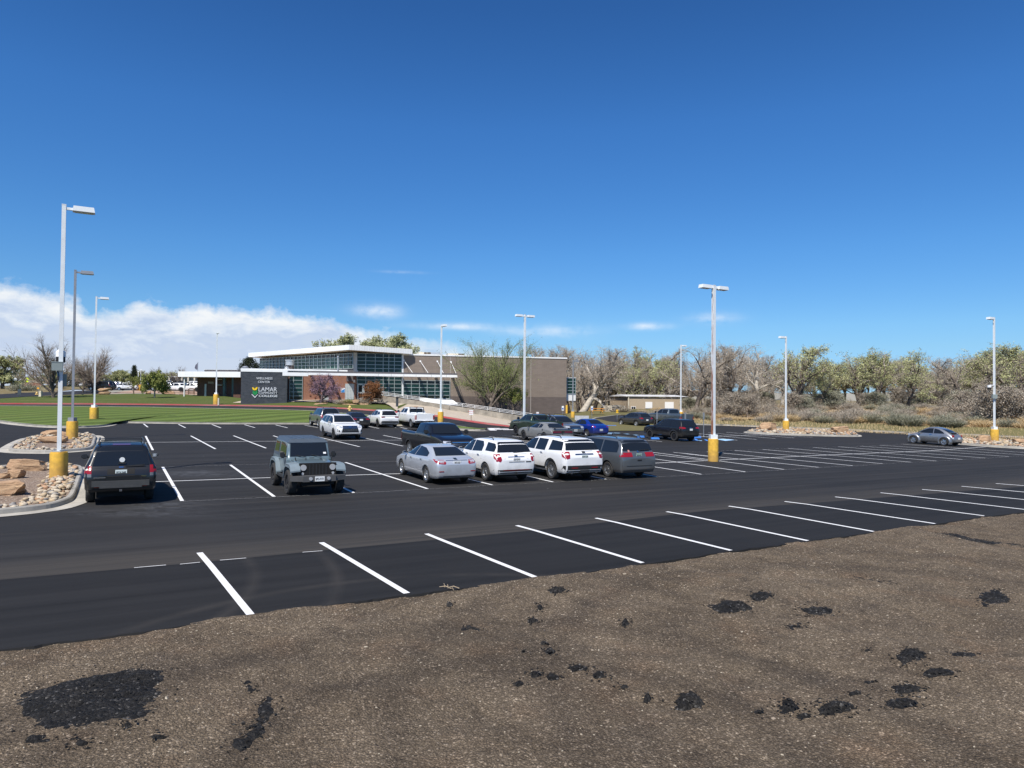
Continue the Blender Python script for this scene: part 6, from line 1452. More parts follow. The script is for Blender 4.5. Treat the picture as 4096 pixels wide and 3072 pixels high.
# roof plant
def rooftop(name, lab, cat, f, x0,y0,x1,y1,Yd,dep,m,louv=None):
    fc=Fac(FA.p(0,0,-Yd),14.8); e=empty(name,fc.p(*fc.sz(*f((x0+x1)/2,y1))),label=lab,cat=cat); e_inv=e.matrix_world
    M=MB(); fc.pbox(M,f,x0,y0,x1,y1+12,-dep,0); o=M.build('casing',m); o.parent=e; o.location=-e.location
    if louv:
        for u0,u1,v0,v1 in louv: M=MB(); fc.pbox(M,f,u0,v0,u1,v1,.003,.06); q=M.build('louvre',mat('brown louvre',(.09,.07,.05),.7)); q.parent=e; q.location=-e.location
    return e
M_galv=mat('galvanised steel',(.55,.56,.56),.35,.6,var=.1)
rooftop('rooftop_unit','pale air handling unit with brown louvres on the block roof','roof unit',z5,1385,582,1560,625,6,3,M_cream,[(1462,1500,585,615),(1508,1556,585,615)])
rooftop('rooftop_duct','long grey duct on the roof right of the louvred unit','roof duct',z5,1562,588,1720,625,6,1.5,M_galv)
rooftop('rooftop_unit','smaller roof unit with two brown louvres behind the bare tree','roof unit',z5,1815,602,2052,635,6,2,M_cream,[(1968,2005,606,632),(2010,2050,606,632)])
p0=at(*z4(958,822),106); vt=empty('exhaust_vent',p0,label='round galvanised exhaust drum on a dark curb above the low roof',cat='roof vent')
def rel(M,n,m,e,sm=False): o=M.build(n,m,None,sm); o.parent=e; o.location=-Vector(e.location); return o
hh=lambda y:at(*z4(958,y),106).z; wd=lambda px:px/3.687/F*106
M=MB(); M.cyl((p0.x,p0.y,hh(780)),wd(62),hh(712)-hh(780),28); M.cyl((p0.x,p0.y,hh(712)),wd(71),hh(700)-hh(712),28); M.cyl((p0.x,p0.y,hh(780)),wd(66),.08,28); rel(M,'drum',M_galv,vt,True)
M=MB(); M.box((p0.x,p0.y,(hh(780)+hh(860))/2),(wd(95),wd(95),hh(780)-hh(860))); rel(M,'curb',mat('dark duct',(.06,.05,.05),.6),vt)
M=MB(); M.cyl((p0.x,p0.y-1.5,hh(855)),wd(30),.5,16); M.cyl((p0.x,p0.y-1.5,hh(836)),wd(40),.35,20,0,wd(12)); o=M.build('mushroom_vent',M_galv); tag(o,'small mushroom shaped vent in front of the exhaust drum','roof vent')
p1=at(*z4(1667,850),101); M=MB(); M.cyl((p1.x,p1.y,p1.z-.3),.12,2.3,12); M.cyl((p1.x,p1.y,p1.z+1.85),.17,.2,12); tag(M.build('vent_pipe',M_galv),'short white flue pipe in front of the clerestory glass','vent pipe')
p2=at(*z4(297,850),112); M=MB(); M.cyl((p2.x,p2.y,p2.z-.5),.45,.9,14); M.cyl((p2.x,p2.y,p2.z+.4),.6,.25,14,0,.2); tag(M.build('roof_cowl',M_galv),'small roof cowl left of the clerestory in front of the juniper','roof vent')
# ramp wall with railing
rt=[at(*q) for q in ((*z5(775,1222),98.8),(*z5(850,1228),98.6),(*z5(1400,1305),98.4),(*z5(1750,1355),98.0),(*z6(0,1372),97.6),(*z6(550,1447),97),(*z6(1100,1532),96.4),(*z6(1215,1548),96.3))]
M=MB()
for a,b in zip(rt,rt[1:]):
    d=(b-a); d.z=0; d.normalize(); n_=Vector((d.y,-d.x,0))*.15; lo=Vector((0,0,-2.6))
    M.hexa([a+n_+lo,b+n_+lo,b-n_+lo,a-n_+lo,a+n_,b+n_,b-n_,a-n_])
rw=M.build('ramp_wall',M_conc); tag(rw,'stained concrete ramp wall sloping down below the white railing','wall')
rl=empty('railing',rt[0],label='white tube railing running down the top of the concrete ramp wall',cat='railing')
for h in (.16,.34,.52):
    M=MB(); M.tube([p+Vector((0,0,h)) for p in rt],.024,6); rel(M,'rail',M_white,rl)
for a,b in zip(rt,rt[1:]):
    n=max(1,int((b-a).length/1.6))
    for k in range(n): q=a.lerp(b,k/n); M=MB(); M.tube([q,q+Vector((0,0,.54))],.024,6); rel(M,'rail_post',M_white,rl)
q=at(*z5(752,1290),99); M=MB()
for k in range(7): M.bar(q+Vector((-.4,0,.15+k*.25)),q+Vector((.45,.2,.15+k*.25)),.05,.05)
for x in (-.4,.45): M.bar(q+Vector((x,.1,0)),q+Vector((x,.1,1.75)),.06,.06)
tag(M.build('stair_gate',M_white),'white barred gate at the top of the ramp by the doors','gate')
# cream building far behind, brick annex, tan steel shed
CB=empty('campus_building',atD(395,835,180),label='distant cream campus building with tall dark window bays',cat='building')
FD=Fac(atD(395,838,180),-3); FDx=lambda M,n,m:rel(M,n,m,CB)
M=MB(); FD.pbox(M,z3,165,818,1000,960,-14,0); FDx(M,'wall',M_cream); M=MB(); FD.pbox(M,z3,150,808,1000,822,-14.5,.8); FDx(M,'roof',M_fascia)
for x0,x1 in ((195,260),(275,345),(352,415),(436,496),(512,575)):
    M=MB(); FD.pbox(M,z3,x0,852,x1,955,.003,.05); w_=FDx(M,'window',M_gl2); M=MB(); a=FD.sz(*z3(x0,852)); b=FD.sz(*z3(x1,955))
    for k in range(1,4): s_=a[0]+(b[0]-a[0])*k/4; FD.box(M,s_-.04,s_+.04,b[1],a[1],.052,.08)
    for k in range(1,3): z_=b[1]+(a[1]-b[1])*k/3; FD.box(M,a[0],b[0],z_-.04,z_+.04,.052,.09)
    M.build('window_frame',M_alu,w_)
for x in (268,425,505,585):
    M=MB(); FD.pbox(M,z3,x-8,818,x+8,960,.05,1.0); FDx(M,'column',M_cream)
AN=Fac(atD(390,836,205),0); M=MB(); AN.pbox(M,zk,628,320,960,400,-10,0); AN.pbox(M,zk,622,308,960,321,-10.3,.3,1); tag(M.build('brick_annex',[M_brick,M_fascia]),'low red brick annex beyond the far car park','building')
SH=empty('tan_shed',P_(1380,885,132),label='tan ribbed steel shed with white roof among the bare trees',cat='building')
FT=Fac(at(*zr(985,1270),128),6); k_=lambda M,n,m:rel(M,n,m,SH)
a=FT.sz(*zr(985,1065)); b=FT.sz(*zr(1730,1070)); zt=FT.sz(*zr(985,1068))[1]; z0_=FT.sz(*zr(985,1280))[1]-.6
lft=at(*zr(757,1270),140); M=MB(); A_0=FT.p(a[0],z0_); B_0=FT.p(b[0],z0_); C_0=Vector((lft.x,lft.y,z0_)); D_0=C_0+(B_0-A_0); up_=Vector((0,0,zt-z0_))
M.hexa([A_0,B_0,D_0,C_0,A_0+up_,B_0+up_,D_0+up_,C_0+up_]); k_(M,'wall',M_tan)
rid0=at(*zr(872,1036),134); rid1=rid0+(B_0-A_0); M=MB(); e2=Vector((0,0,.12))
M.add([A_0+up_+e2-FT.e*.3+FT.n*.3,B_0+up_+e2+FT.e*.3+FT.n*.3,rid1,rid0-FT.e*.3,C_0+up_+e2-FT.e*.3,D_0+up_+e2],[(0,1,2,3),(3,2,5,4),(0,3,4)]); o=k_(M,'roof',M_roof)
M=MB()
for k in range(60): s_=a[0]+(b[0]-a[0])*k/60; FT.box(M,s_-.03,s_+.03,z0_,zt-.05,.003,.035)
for k in range(22): q=A_0.lerp(C_0,k/22); M.bar(q-FT.e*.04,q+up_-FT.e*.04,.06,.05)
k_(M,'siding_rib',mat('siding shade',(.27,.21,.15),.6))
for q in ((1205,1130,1292,1212),(1450,1130,1562,1212)): M=MB(); FT.pbox(M,zr,*q,.04,.09); k_(M,'roller_door',M_white)
M=MB(); FT.pbox(M,zr,1025,1187,1082,1232,.04,.1); w_=k_(M,'window',M_white); M=MB(); FT.pbox(M,zr,1030,1192,1052,1227,.102,.12); FT.pbox(M,zr,1056,1192,1077,1227,.102,.12); M.build('pane',M_gl2,w_)
M=MB(); s_,_=FT.sz(*zr(990,1200)); FT.box(M,s_-.08,s_+.08,z0_,zt,.04,.2); k_(M,'downpipe',M_cream)
FW=Fac(at(*zr(690,1280),118),4); M=MB(); FW.pbox(M,zr,692,1175,785,1282,-.15,0); FW.pbox(M,zr,785,1172,945,1215,-2.6,-2.4); FW.pbox(M,zr,940,1180,948,1280,-2.4,0); tag(M.build('timber_enclosure',mat('weathered timber',(.42,.37,.29),.85,var=.2,vscale=3)),'weathered timber bin enclosure left of the tan shed','enclosure')
for x0,x1,lab in ((783,840,'left black dumpster inside the timber enclosure'),(846,908,'right black dumpster inside the timber enclosure')):
    e=empty('dumpster',FW.p(FW.sz(*zr((x0+x1)/2,1275))[0],FW.sz(*zr(x0,1275))[1],-1.2),label=lab,cat='dumpster',group='black dumpsters')
    M=MB(); FW.pbox(M,zr,x0,1222,x1,1278,-1.8,-.3); rel(M,'bin',plastic,e); M=MB(); FW.pbox(M,zr,x0-4,1200,x1+4,1221,-1.9,-.2); rel(M,'lid',dark,e)
for c in BD.children: c.location=-Vector(BD.location)
# ------------------------------------------------------------------ lamp posts
M_yel=mat('yellow base paint',(.72,.43,.055),.7,var=.2,vscale=5,bump=.25,bscale=18,dirt=(.34,.20,.07)); M_pole=mat('white pole paint',(.70,.74,.75),.45,var=.08,vscale=2); M_polegrey=mat('grey pole paint',(.24,.26,.29),.5,var=.1); M_rust=mat('rust stain',(.30,.10,.04),.8,var=.3,vscale=8)
M_lens=mat('lamp lens',(.5,.5,.48),.2)
def lamp_post(base_px, top_px, lab, heads, m=M_pole, foot=None, hb=.9, rb=.29, w_=.135, Y=None, collar=True, hd=(.72,.36,.19)):
    """base_px: foot of the yellow base; heads: directions of the lamp heads in the plan"""
    p=G(*base_px) if Y is None else at(*base_px,Y)
    if foot is not None: p=Vector((p.x,p.y,p.z+foot))
    H=at(top_px[0],top_px[1],p.y).z-p.z
    e=empty('lamp_post',p,label=lab,cat='lamp post',group='car park lamp posts')
    M=MB(); M.cyl((0,0,-.25),rb,hb+.22,32); M.cyl((0,0,hb-.03),rb-.02,.04,32); o=M.build('base',M_yel,e); smooth_by_angle(o.data,40)
    if collar: M=MB(); M.box((0,0,hb+.12),(w_+.22,w_+.22,.24)); M.build('collar',m,e)
    else:
        M=MB()
        for x,y in ((.12,.12),(-.12,.12),(.12,-.12),(-.12,-.12)): M.cyl((x,y,hb),.025,.09,8)
        M.box((0,0,hb+.03),(.34,.34,.03)); M.build('base_plate',M_galv,e)
    a0=ROW; M=MB(); M.box((0,0,(hb+H)/2),(w_,w_,H-hb),a0,0,1); M.box((0,0,H+.01),(w_+.01,w_+.01,.03),a0); M.build('pole',m,e)
    for d in heads:
        d=Vector(d).normalized(); a=math.atan2(d.y,d.x); M=MB(); M.bar(d*(w_/2)+Vector((0,0,H-.12)),d*(w_/2+.22)+Vector((0,0,H-.12)),.09,.09); M.build('arm',m,e)
        c=d*(w_/2+.20+hd[0]/2)+Vector((0,0,H-.10)); M=MB(); L_,W_,h_=hd
        P=[]
        for z,k in ((-h_/2,1.0),(h_/2,.9)):
            for i,j in ((-1,-1),(1,-1),(1,1),(-1,1)): u_,v_=i*L_/2*k,j*W_/2*k; P.append((c.x+u_*math.cos(a)-v_*math.sin(a),c.y+u_*math.sin(a)+v_*math.cos(a),c.z+z))
        M.hexa(P); h=M.build('lamp_head',m,e); M=MB(); M.box((c.x,c.y,c.z-h_/2-.012),(L_*.8,W_*.75,.02),a); M.build('lens',M_lens,h)
    return e,H
Ud=(U.x,U.y,0); Un=(-U.x,-U.y,0); Vn=(-V.x,-V.y,0); Vd=(V.x,V.y,0)
e1,H1=lamp_post(zi(970,925),(256.6+4,443*K),'nearest tall lamp post with camera box standing on the near left rock island',[Ud],foot=.13,collar=False,hb=.92)
M=MB(); M.box((-.02,-.17,4.05),(.34,.20,.30),ROW); M.build('junction_box',mat('box grey green',(.23,.27,.26),.5),e1)
M=MB(); M.box((-.02,-.17,4.21),(.37,.22,.03),ROW); M.build('box_lid',mat('box grey green',(.23,.27,.26),.5),e1)
M=MB(); M.cyl((-.14,.20,4.42),.16,.18,16); M.tube([(-.14,.20,4.6),(-.14,.20,4.72)],[.16,.05],16); M.build('camera_housing',M_white,e1); M=MB(); M.cyl((-.14,.20,4.22),.15,.2,16); M.build('camera_dome',dark,e1)
M=MB(); M.box((.06,.13,3.55),(.16,.12,.45),ROW); M.tube([(-.05,-.1,3.9),(.0,-.12,3.7),(-.02,-.1,3.55)],.03,6); M.build('cable_box',P_grey,e1)
lamp_post(zi(1195,258),(306,1081),'grey lamp post with yellow base on the second rock island',[Ud],m=M_polegrey,foot=.13,hb=1.05,rb=.32)
lamp_post((376,1690),(395.6,1186.7),'white single head lamp post standing on the lawn corner at left',[Ud],foot=.14,hb=1.2,rb=.36)
eE,HE=lamp_post((2852.6,1845),(2858.7,617*K),'twin head lamp post with long rust streaks in the middle of the lot',[Ud,Un],hb=1.25,rb=.285,w_=.17)
m_,N_,b_=newmat('rust streaked white paint'); tc=N_.n('ShaderNodeTexCoord').outputs['Object']; sx=N_.n('ShaderNodeSeparateXYZ'); N_.l(tc,sx.inputs[0])
lft=N_.math('GREATER_THAN',N_.math('MULTIPLY',sx.outputs[0],-1),.035); nz=N_.noise(N_.mapping(tc,(9,9,.55)),1.6,6,.7); low=N_.math('MULTIPLY',N_.math('SUBTRACT',8,sx.outputs[2]),.03,True)
N_.l(N_.mix(N_.math('MULTIPLY',N_.ramp(N_.math('ADD',nz,low),[(.50,0),(.66,1)]),lft),(.70,.74,.75),(.24,.085,.035)),b_.inputs['Base Color']); b_.inputs['Roughness'].default_value=.6
for c in eE.children:
    if c.name.startswith('pole'): c.data.materials[0]=m_
lamp_post((2096,1722),(2098.4,680*K),'twin head lamp post rising behind the grey coupe',[Ud,Un],hb=1.0,rb=.28,w_=.16)
lamp_post((1762,1704),(1761.6,702*K),'single head lamp post beside the white pickup',[Vn],hb=1.3,rb=.29,foot=.12)
lamp_post((3143.5,1729),(3140.8,727*K),'single head lamp post on the long flat rock island',[Un],hb=1.1,rb=.33,foot=.1)
eG,HG=lamp_post((3978,1774),(3978.9,686*K),'single head lamp post with dome camera at the right edge',[Un],hb=1.15,rb=.33,foot=.1)
M=MB(); zc_=4.62; M.box((-.10,-.16,zc_-.55),(.42,.18,.36)); M.build('junction_box',mat('box grey green',(.23,.27,.26),.5),eG)
M=MB(); M.cyl((-.48,-.05,zc_+.25),.16,.2,14); M.box((-.26,-.05,zc_+.45),(.4,.06,.06)); M.build('camera_housing',M_white,eG); M=MB(); M.cyl((-.48,-.05,zc_+.05),.15,.2,14); M.build('camera_dome',dark,eG)
lamp_post((2723,1672),(2721.5,745*K),'single head lamp post behind the lifted pickup',[Ud],Y=104,hb=.9,rb=.3)
lamp_post((864,1621.5),(868.4,718*K),'lone lamp post with yellow base just behind the red kerb before the sign wall',[Vn],Y=95.3,hb=1.5,rb=.36,w_=.15)
lamp_post((2291,1674.5),(2291,1441),'slim grey lamp post in front of the bay window',[Ud],Y=100,hb=1.0,rb=.28,m=M_polegrey,w_=.12)
for x,yb,yt,lab in ((560,410,130,'left of two thin lamp posts with yellow bases in the far car park'),(597,408,100,'right of two thin lamp posts with yellow bases in the far car park')):
    lamp_post(zk(x,yb),zk(x,yt),lab,[Vn],Y=150,hb=1.2,rb=.35,w_=.14)
# ------------------------------------------------------------------ signs and small furniture
M_post=mat('steel sign post',(.30,.31,.32),.4,.6); M_brn=mat('rusty post',(.13,.075,.05),.7)
def sign(px, base_y, top_y, y0, y1, wid, Y, lab, m, txt=None, tm=ink, pm=M_post, cat='sign', ang=0, blue=None, name='sign'):
    """post from base_y to top_y, panel between y0 and y1 (photo pixels)"""
    b=at(px,base_y,Y); s_=Y/F; e=empty(name,b,label=lab,cat=cat)
    M=MB(); M.box((0,.03,(base_y-top_y)*s_/2-.1),(.06,.05,(base_y-top_y)*s_+.2)); M.build('post',pm,e)
    zc_=(base_y-(y0+y1)/2)*s_; M=MB(); M.box((0,-.012,zc_),(wid*s_,.012,(y1-y0)*s_)); p=M.build('panel',m,e)
    if txt:
        for k,(t,fy,fs,mm) in enumerate(txt):
            q=link('sign_text',text_mesh(t,fs*(y1-y0)*s_,mm,.002),p); q.location=(0,-.022,zc_+fy*(y1-y0)*s_); q.rotation_euler=(R(90),0,0)
    if blue is not None:
        M=MB(); M.box((0,-.021,zc_+blue*(y1-y0)*s_),(wid*s_*.72,.004,(y1-y0)*s_*.40)); M.build('blue_symbol',mat('sign blue',(.02,.10,.40),.5),p)
    return e
green=mat('sign green',(.02,.16,.08),.5); redm=mat('sign red',(.5,.03,.03),.5)
sign(1884,1707,1640,1640,1660,16,78.5,'small white parking sign on a brown post beside the drive',plate_w,[('PARKING',.2,.3,redm),('ONLY',-.2,.3,redm)],pm=M_brn)
sign(2251,1672,1624,1624,1642,8.5,107,'blue and white accessible parking sign against the taupe wall',plate_w,None,blue=-.1)
sign(2150,1690,1648,1648,1666,10,84,'white parking notice on a post just in front of the taupe wall',plate_w,[('NO',.2,.3,redm),('PARKING',-.2,.25,redm)])
sign(2367.5,1684,1625,1625,1641,8.5,88,'blue and white accessible parking sign on a thin post behind the blue saloon',plate_w,None,blue=-.1)
sign(2468.5,1674,1639,1639,1652,9,92,'small yellow sign on a post by the exit drive',mat('sign yellow',(.8,.45,.02),.5),[('SLOW',.0,.4,ink)])
g=at(2814.6,1748,1); 
for x,yb,yt,lab in ((2814.6,1746,1650,'grey sign post seen from behind right of the black utility'),(2627.5,1700,1648,'grey sign post in front of the lifted pickup cab'),(2741,1690,1650,'grey sign post in front of the lifted pickup bed')):
    Yq=G(x,yb).y if x==2814.6 else 74; sign(x,yb,yt,yt+1,yt+28,6.5,Yq,lab,M_post,None)
for x0,x1,y,lab in ((1148,1262,384,'blue painted wheel stop at the bay left of the graphite crossover'),(1475,1545,491,'blue painted wheel stop at the nose of the black utility'),(2030,2095,496,'blue painted wheel stop right of the black utility'),(1610,1690,508,'blue painted wheel stop beneath the black utility')):
    a,b=G(*za(x0,y)),G(*za(x1,y)); M=MB(); d=(b-a); n_=Vector((-d.y,d.x,0)).normalized()*.09
    M.hexa([a-n_,b-n_,b+n_,a+n_,a-n_*.7+Vector((0,0,.15)),b-n_*.7+Vector((0,0,.15)),b+n_*.7+Vector((0,0,.15)),a+n_*.7+Vector((0,0,.15))]); o=M.build('wheel_stop',blue_line); fixn(o); tag(o,lab,'wheel stop','blue wheel stops')
p=at(*za(927,326),80); M=MB(); M.box((p.x,p.y,p.z+.32),(1.6,.12,.5)); M.box((p.x-.6,p.y,p.z),(.1,.1,.4)); M.box((p.x+.6,p.y,p.z),(.1,.1,.4)); tag(M.build('low_sign',mat('weathered pale sign',(.42,.43,.45),.6,var=.15)),'low pale board sign on short legs behind the blue saloon','sign')
def hydrant(p, k, lab):
    e=empty('fire_hydrant',p,label=lab,cat='fire hydrant',group='yellow fire hydrants'); my=mat('hydrant yellow',(.72,.48,.16),.5,var=.15)
    M=MB(); M.tube([(0,0,0),(0,0,.05*k),(0,0,.051*k),(0,0,.5*k),(0,0,.58*k)],[.2*k,.2*k,.13*k,.13*k,.17*k],14); M.build('barrel',my,e)
    M=MB(); M.tube([(0,0,.58*k),(0,0,.70*k),(0,0,.76*k),(0,0,.82*k)],[.17*k,.12*k,.05*k,.04*k],14); M.build('bonnet',my,e)
    for s_ in (1,-1): M=MB(); M.cyl((0,0,0),.07*k,.14*k,10); o=M.build('nozzle',my,e); o.location=(s_*.10*k,0,.42*k); o.rotation_euler=(0,R(90)*s_,0)
    return e
hydrant(at(*z5(365,1480),87),1.15,'yellow fire hydrant on the verge behind the black saloon'); hydrant(at(*zl(650,392),118),1.1,'pale yellow fire hydrant beside the stone post at far left')
p=at(*z5(1063,1396),93); M=MB(); M.cyl((p.x,p.y,p.z),.17,1.1,16); M.cyl((p.x,p.y,p.z+1.1),.18,.15,16,1); tag(M.build('bollard_light',[P_grey,plastic]),'dark grey bollard light on the sloping pavement','bollard')
p=at(*zr(211,1275),110); M=MB(); M.cyl((p.x,p.y,p.z),.16,1.3,12); tag(M.build('bollard',M_yel),'yellow steel bollard at the corner of the taupe wall','bollard')
p=at(*zk(1748,632),94.8); M=MB(); M.cyl((p.x,p.y,p.z),.12,1.0,10); tag(M.build('marker_post',M_cream),'short cream marker post right of the lone lamp base','post')
# picnic table by the shed
p=at(*zr(590,1275),108); e=empty('picnic_table',p,.2,'orange picnic table under the leaning tree','picnic table'); mo=mat('orange steel',(.65,.28,.03),.5)
M=MB(); M.box((0,0,.75),(2.2,.8,.06)); M.build('table_top',mo,e)
for s_ in (1,-1): M=MB(); M.box((0,s_*.75,.45),(2.2,.3,.05)); M.build('bench',mo,e)
for s_ in (1,-1): M=MB(); M.bar((s_*.8,-.75,0),(s_*.8,.4,.75),.08,.06); M.bar((s_*.8,.75,0),(s_*.8,-.4,.75),.08,.06); M.build('leg',mo,e)
# left background
sign(77,1606,1530,1556,1580,15,112,'back of an octagonal stop sign on a green post at far left',P_grey,None,pm=mat('green post',(.05,.09,.05),.6),cat='stop sign')
b=at(74,1565,150); M=MB(); M.box((b.x,b.y,b.z+.0),(1.05,.05,.62)); M.box((b.x-.35,b.y,b.z-.6),(.08,.08,1.2)); M.box((b.x+.35,b.y,b.z-.6),(.08,.08,1.2)); tag(M.build('banner_sign',mat('faded red sign',(.75,.30,.32),.6,var=.25,vscale=4)),'faded pink and white sign above the stop sign','sign')
e=sign(107.5,1545,1510,1523,1529,11,200,'fluorescent yellow pedestrian crossing sign at far left',mat('fluorescent yellow',(.70,.85,.02),.4),None,cat='crossing sign')
s_=200/F; M=MB(); M.box((0,0,0),(11*s_,.02,11*s_)); o=M.build('diamond_panel',mat('fluorescent yellow',(.70,.85,.02),.4),e); o.location=(0,-.03,(1545-1517)*s_); o.rotation_euler=(0,R(45),0)
M=MB(); M.box((0,-.015,.1),(.12,.004,.38)); M.box((.1,-.015,-.18),(.10,.004,.32)); M.box((-.08,-.015,-.18),(.10,.004,.32)); M.cyl((0,-.015,.33),.09,.01,10); q=M.build('walking_figure',ink,o); q.rotation_euler=(0,R(-45),0)
sign(78,1545,1523,1525,1536,17,210,'green street name sign by the road at far left',mat('sign green pale',(.16,.30,.24),.5),None)
sign(60,1550,1508,1510,1516,9,205,'tall route sign cluster left of the crossing sign',plate_w,None)
sign(152,1575,1549,1550,1556,9,135,'small orange tree sign behind the leaning tree',mat('orange sign',(.75,.36,.03),.5),None)
p=at(*zl(717,420),112); M=MB(); M.box((p.x,p.y,p.z+.62),(.40,.40,1.3),0,0,.92); tag(M.build('stone_post',M_cream),'square stone post on the upper lawn left of the leaning tree','post')
for x,yb,yt,lab,arm in ((312,1659,1535,'cross armed wooden utility pole at the left horizon',1),(418,1659,1525,'plain wooden utility pole right of the cross armed one',0)):
    b=at(*zc(x,yb+30),300); H_=at(*zc(x,yt),300).z-b.z; e=empty('utility_pole',b,label=lab,cat='utility pole'); M=MB(); M.cyl((0,0,-1),.22,H_+1,8); M.build('pole',M_brn,e)
    if arm: M=MB(); M.box((0,0,H_-.8),(4.5,.2,.2)); M.build('cross_arm',M_brn,e)
b=at(*zc(168,1640),190); H_=at(*zc(170,1290),190).z-b.z; e=empty('street_lamp',b,label='tall curved arm street lamp at the far left',cat='street lamp'); M=MB(); M.cyl((0,0,-1),.14,H_+1,8,0,.09); M.build('pole',M_galv,e)
t=190/F/3.16; M=MB(); M.tube([(0,0,H_-2.4),(-35*t,0,H_-1.6),(-75*t,0,H_-.3),(-125*t,0,H_+.4)],.06,6); M.build('arm',M_galv,e); M=MB(); M.box((-128*t,0,H_+.38),(.8,.3,.15)); M.build('lamp_head',M_galv,e)
b=at(*zk(1441,150),175); H_=at(*zk(1441,-6),175).z-b.z; e=empty('flagpole',b,label='thin flagpole with a drooping flag above the left wing roof',cat='flagpole'); M=MB(); M.cyl((0,0,-2),.07,H_+2,8); M.build('pole',M_galv,e)
M=MB(); M.add([(-.05,0,H_-.2),(-.05,0,H_-1.9),(-.4,.1,H_-1.9),(-.75,-.1,H_-1.5),(-.6,.05,H_-.7)],[(0,1,2,4),(2,3,4)]); M.build('flag',mat('dull flag',(.12,.12,.16),.7),e)
for x,y,s_,lab in ((1860,268,(1.9,1.0,.5),'flat red boulder on top of the stacked rocks by the far car park'),(1835,330,(1.9,.9,.5),'lower boulder of the stacked rocks by the far car park')):
    boulder(at(*zl(x,y+8),118),s_,.2,lab,int(x),'boulders by the far gravel bed')
for x,y,s_,lab in ((710,488,(.8,.6,1.0),'upright red boulder on the far gravel bed'),(1015,495,(2.2,1.0,1.1),'large red boulder left of the timber arch'),(760,492,(2.0,.7,.35),'low flat boulder beside the upright one'),(1230,500,(1.8,.7,.5),'pale flat boulder just left of the timber arch')):
    boulder(at(*zk(x,y),124),s_,.2,lab,int(x),'boulders by the far gravel bed')
p=at(*zk(1347,492),123); e=empty('timber_arch',p,label='small brown timber arch with a seat before the left wing',cat='garden arch'); t=123/F/3.687; M=MB()
for x in (-42*t,40*t): M.box((x,0,50*t),(.14,.14,100*t))
M.tube([(-45*t,0,95*t),(-20*t,0,108*t),(20*t,0,108*t),(44*t,0,95*t)],.09,6); M.build('frame',M_brn,e); M=MB()
for z in (25,45,62): M.box((0,0,z*t),(56*t,.3,.1))
M.build('seat',M_brn,e)
# parked cars in the far car park: copies of the ones near by
O=lambda n: bpy.data.objects[n]
def far_car(src, px, Y, yaw, lab):
    c=copy_tree(O(src)); p=at(*px,Y); c.parent=None; stand(c,p.x,p.y,R(yaw),lambda x,y:p.z,Vector((0,0,1))); c['label']=lab; c['group']='cars in the far car park'; c['category']='car'; return c
for a in (('white_crossover',zk(415,414),150,185,'white crossover side on nearest the gravel bed in the far car park'),('black_pickup',zk(690,414),152,178,'black pickup side on right of the thin lamp posts in the far car park'),('white_suv',zk(425,372),190,184,'white utility behind the nearest white crossover in the far car park'),('white_crossover',zk(1085,432),132,196,'white crossover before the cream building in the far car park'),('graphite_crossover',zk(1135,402),150,196,'dark crossover behind the white one before the cream building'),('black_suv',zk(1085,380),165,196,'black utility left in the row before the cream building'),('white_pickup',zk(985,376),172,15,'white pickup at the left end of the row before the cream building'),('black_sedan',zk(1345,414),142,190,'black saloon beside the brown wing in the far car park'),('white_hatch_crossover',zk(1335,432),128,188,'white vehicle behind the timber arch'),('white_three_row_suv',zk(1330,380),165,190,'white utility against the cream columns'),('white_suv',zk(150,366),215,176,'white van like utility at the left end of the far car park'),('white_hatch_crossover',zk(235,358),228,180,'white car left of centre at the back of the far car park'),('white_sedan_like','x',0,0,'')):
    if a[0]=='white_sedan_like': continue
    far_car(*a)
for a in (('black_suv',zl(1800,275),130,170,'black utility behind the bare tree at left'),('white_crossover',zl(1950,218),205,180,'white vehicle at the far left end of the side road'),('white_hatch_crossover',zl(1480,208),225,150,'white vehicle left of the thin bare trees'),('white_suv',zl(2195,268),165,180,'white utility cut by the trunk of the small tree')): far_car(*a)
for x,y,w_,h_,Y,lab in ((115,1549,46,18,330,'long white shed beyond the road at far left'),(210,1562,20,14,320,'white box trailer beyond the trees at far left')):
    p=at(x,y,Y); t=Y/F; M=MB(); M.box((p.x,p.y,p.z+h_*t/2),(w_*t,4,h_*t)); M.box((p.x,p.y,p.z+h_*t+.2),(w_*t*1.04,4.3,.4),0,1); tag(M.build('white_shed',[M_white,M_roof]),lab,'building')
p=at(118,1546,260); M=MB(); M.box((p.x,p.y,p.z+.6),(9,.4,2.0)); M.box((p.x,p.y,p.z+1.7),(9.2,.6,.2),0,1); tag(M.build('brick_boundary_wall',[M_brick,M_cream]),'red brick wall behind the crossing sign','wall')
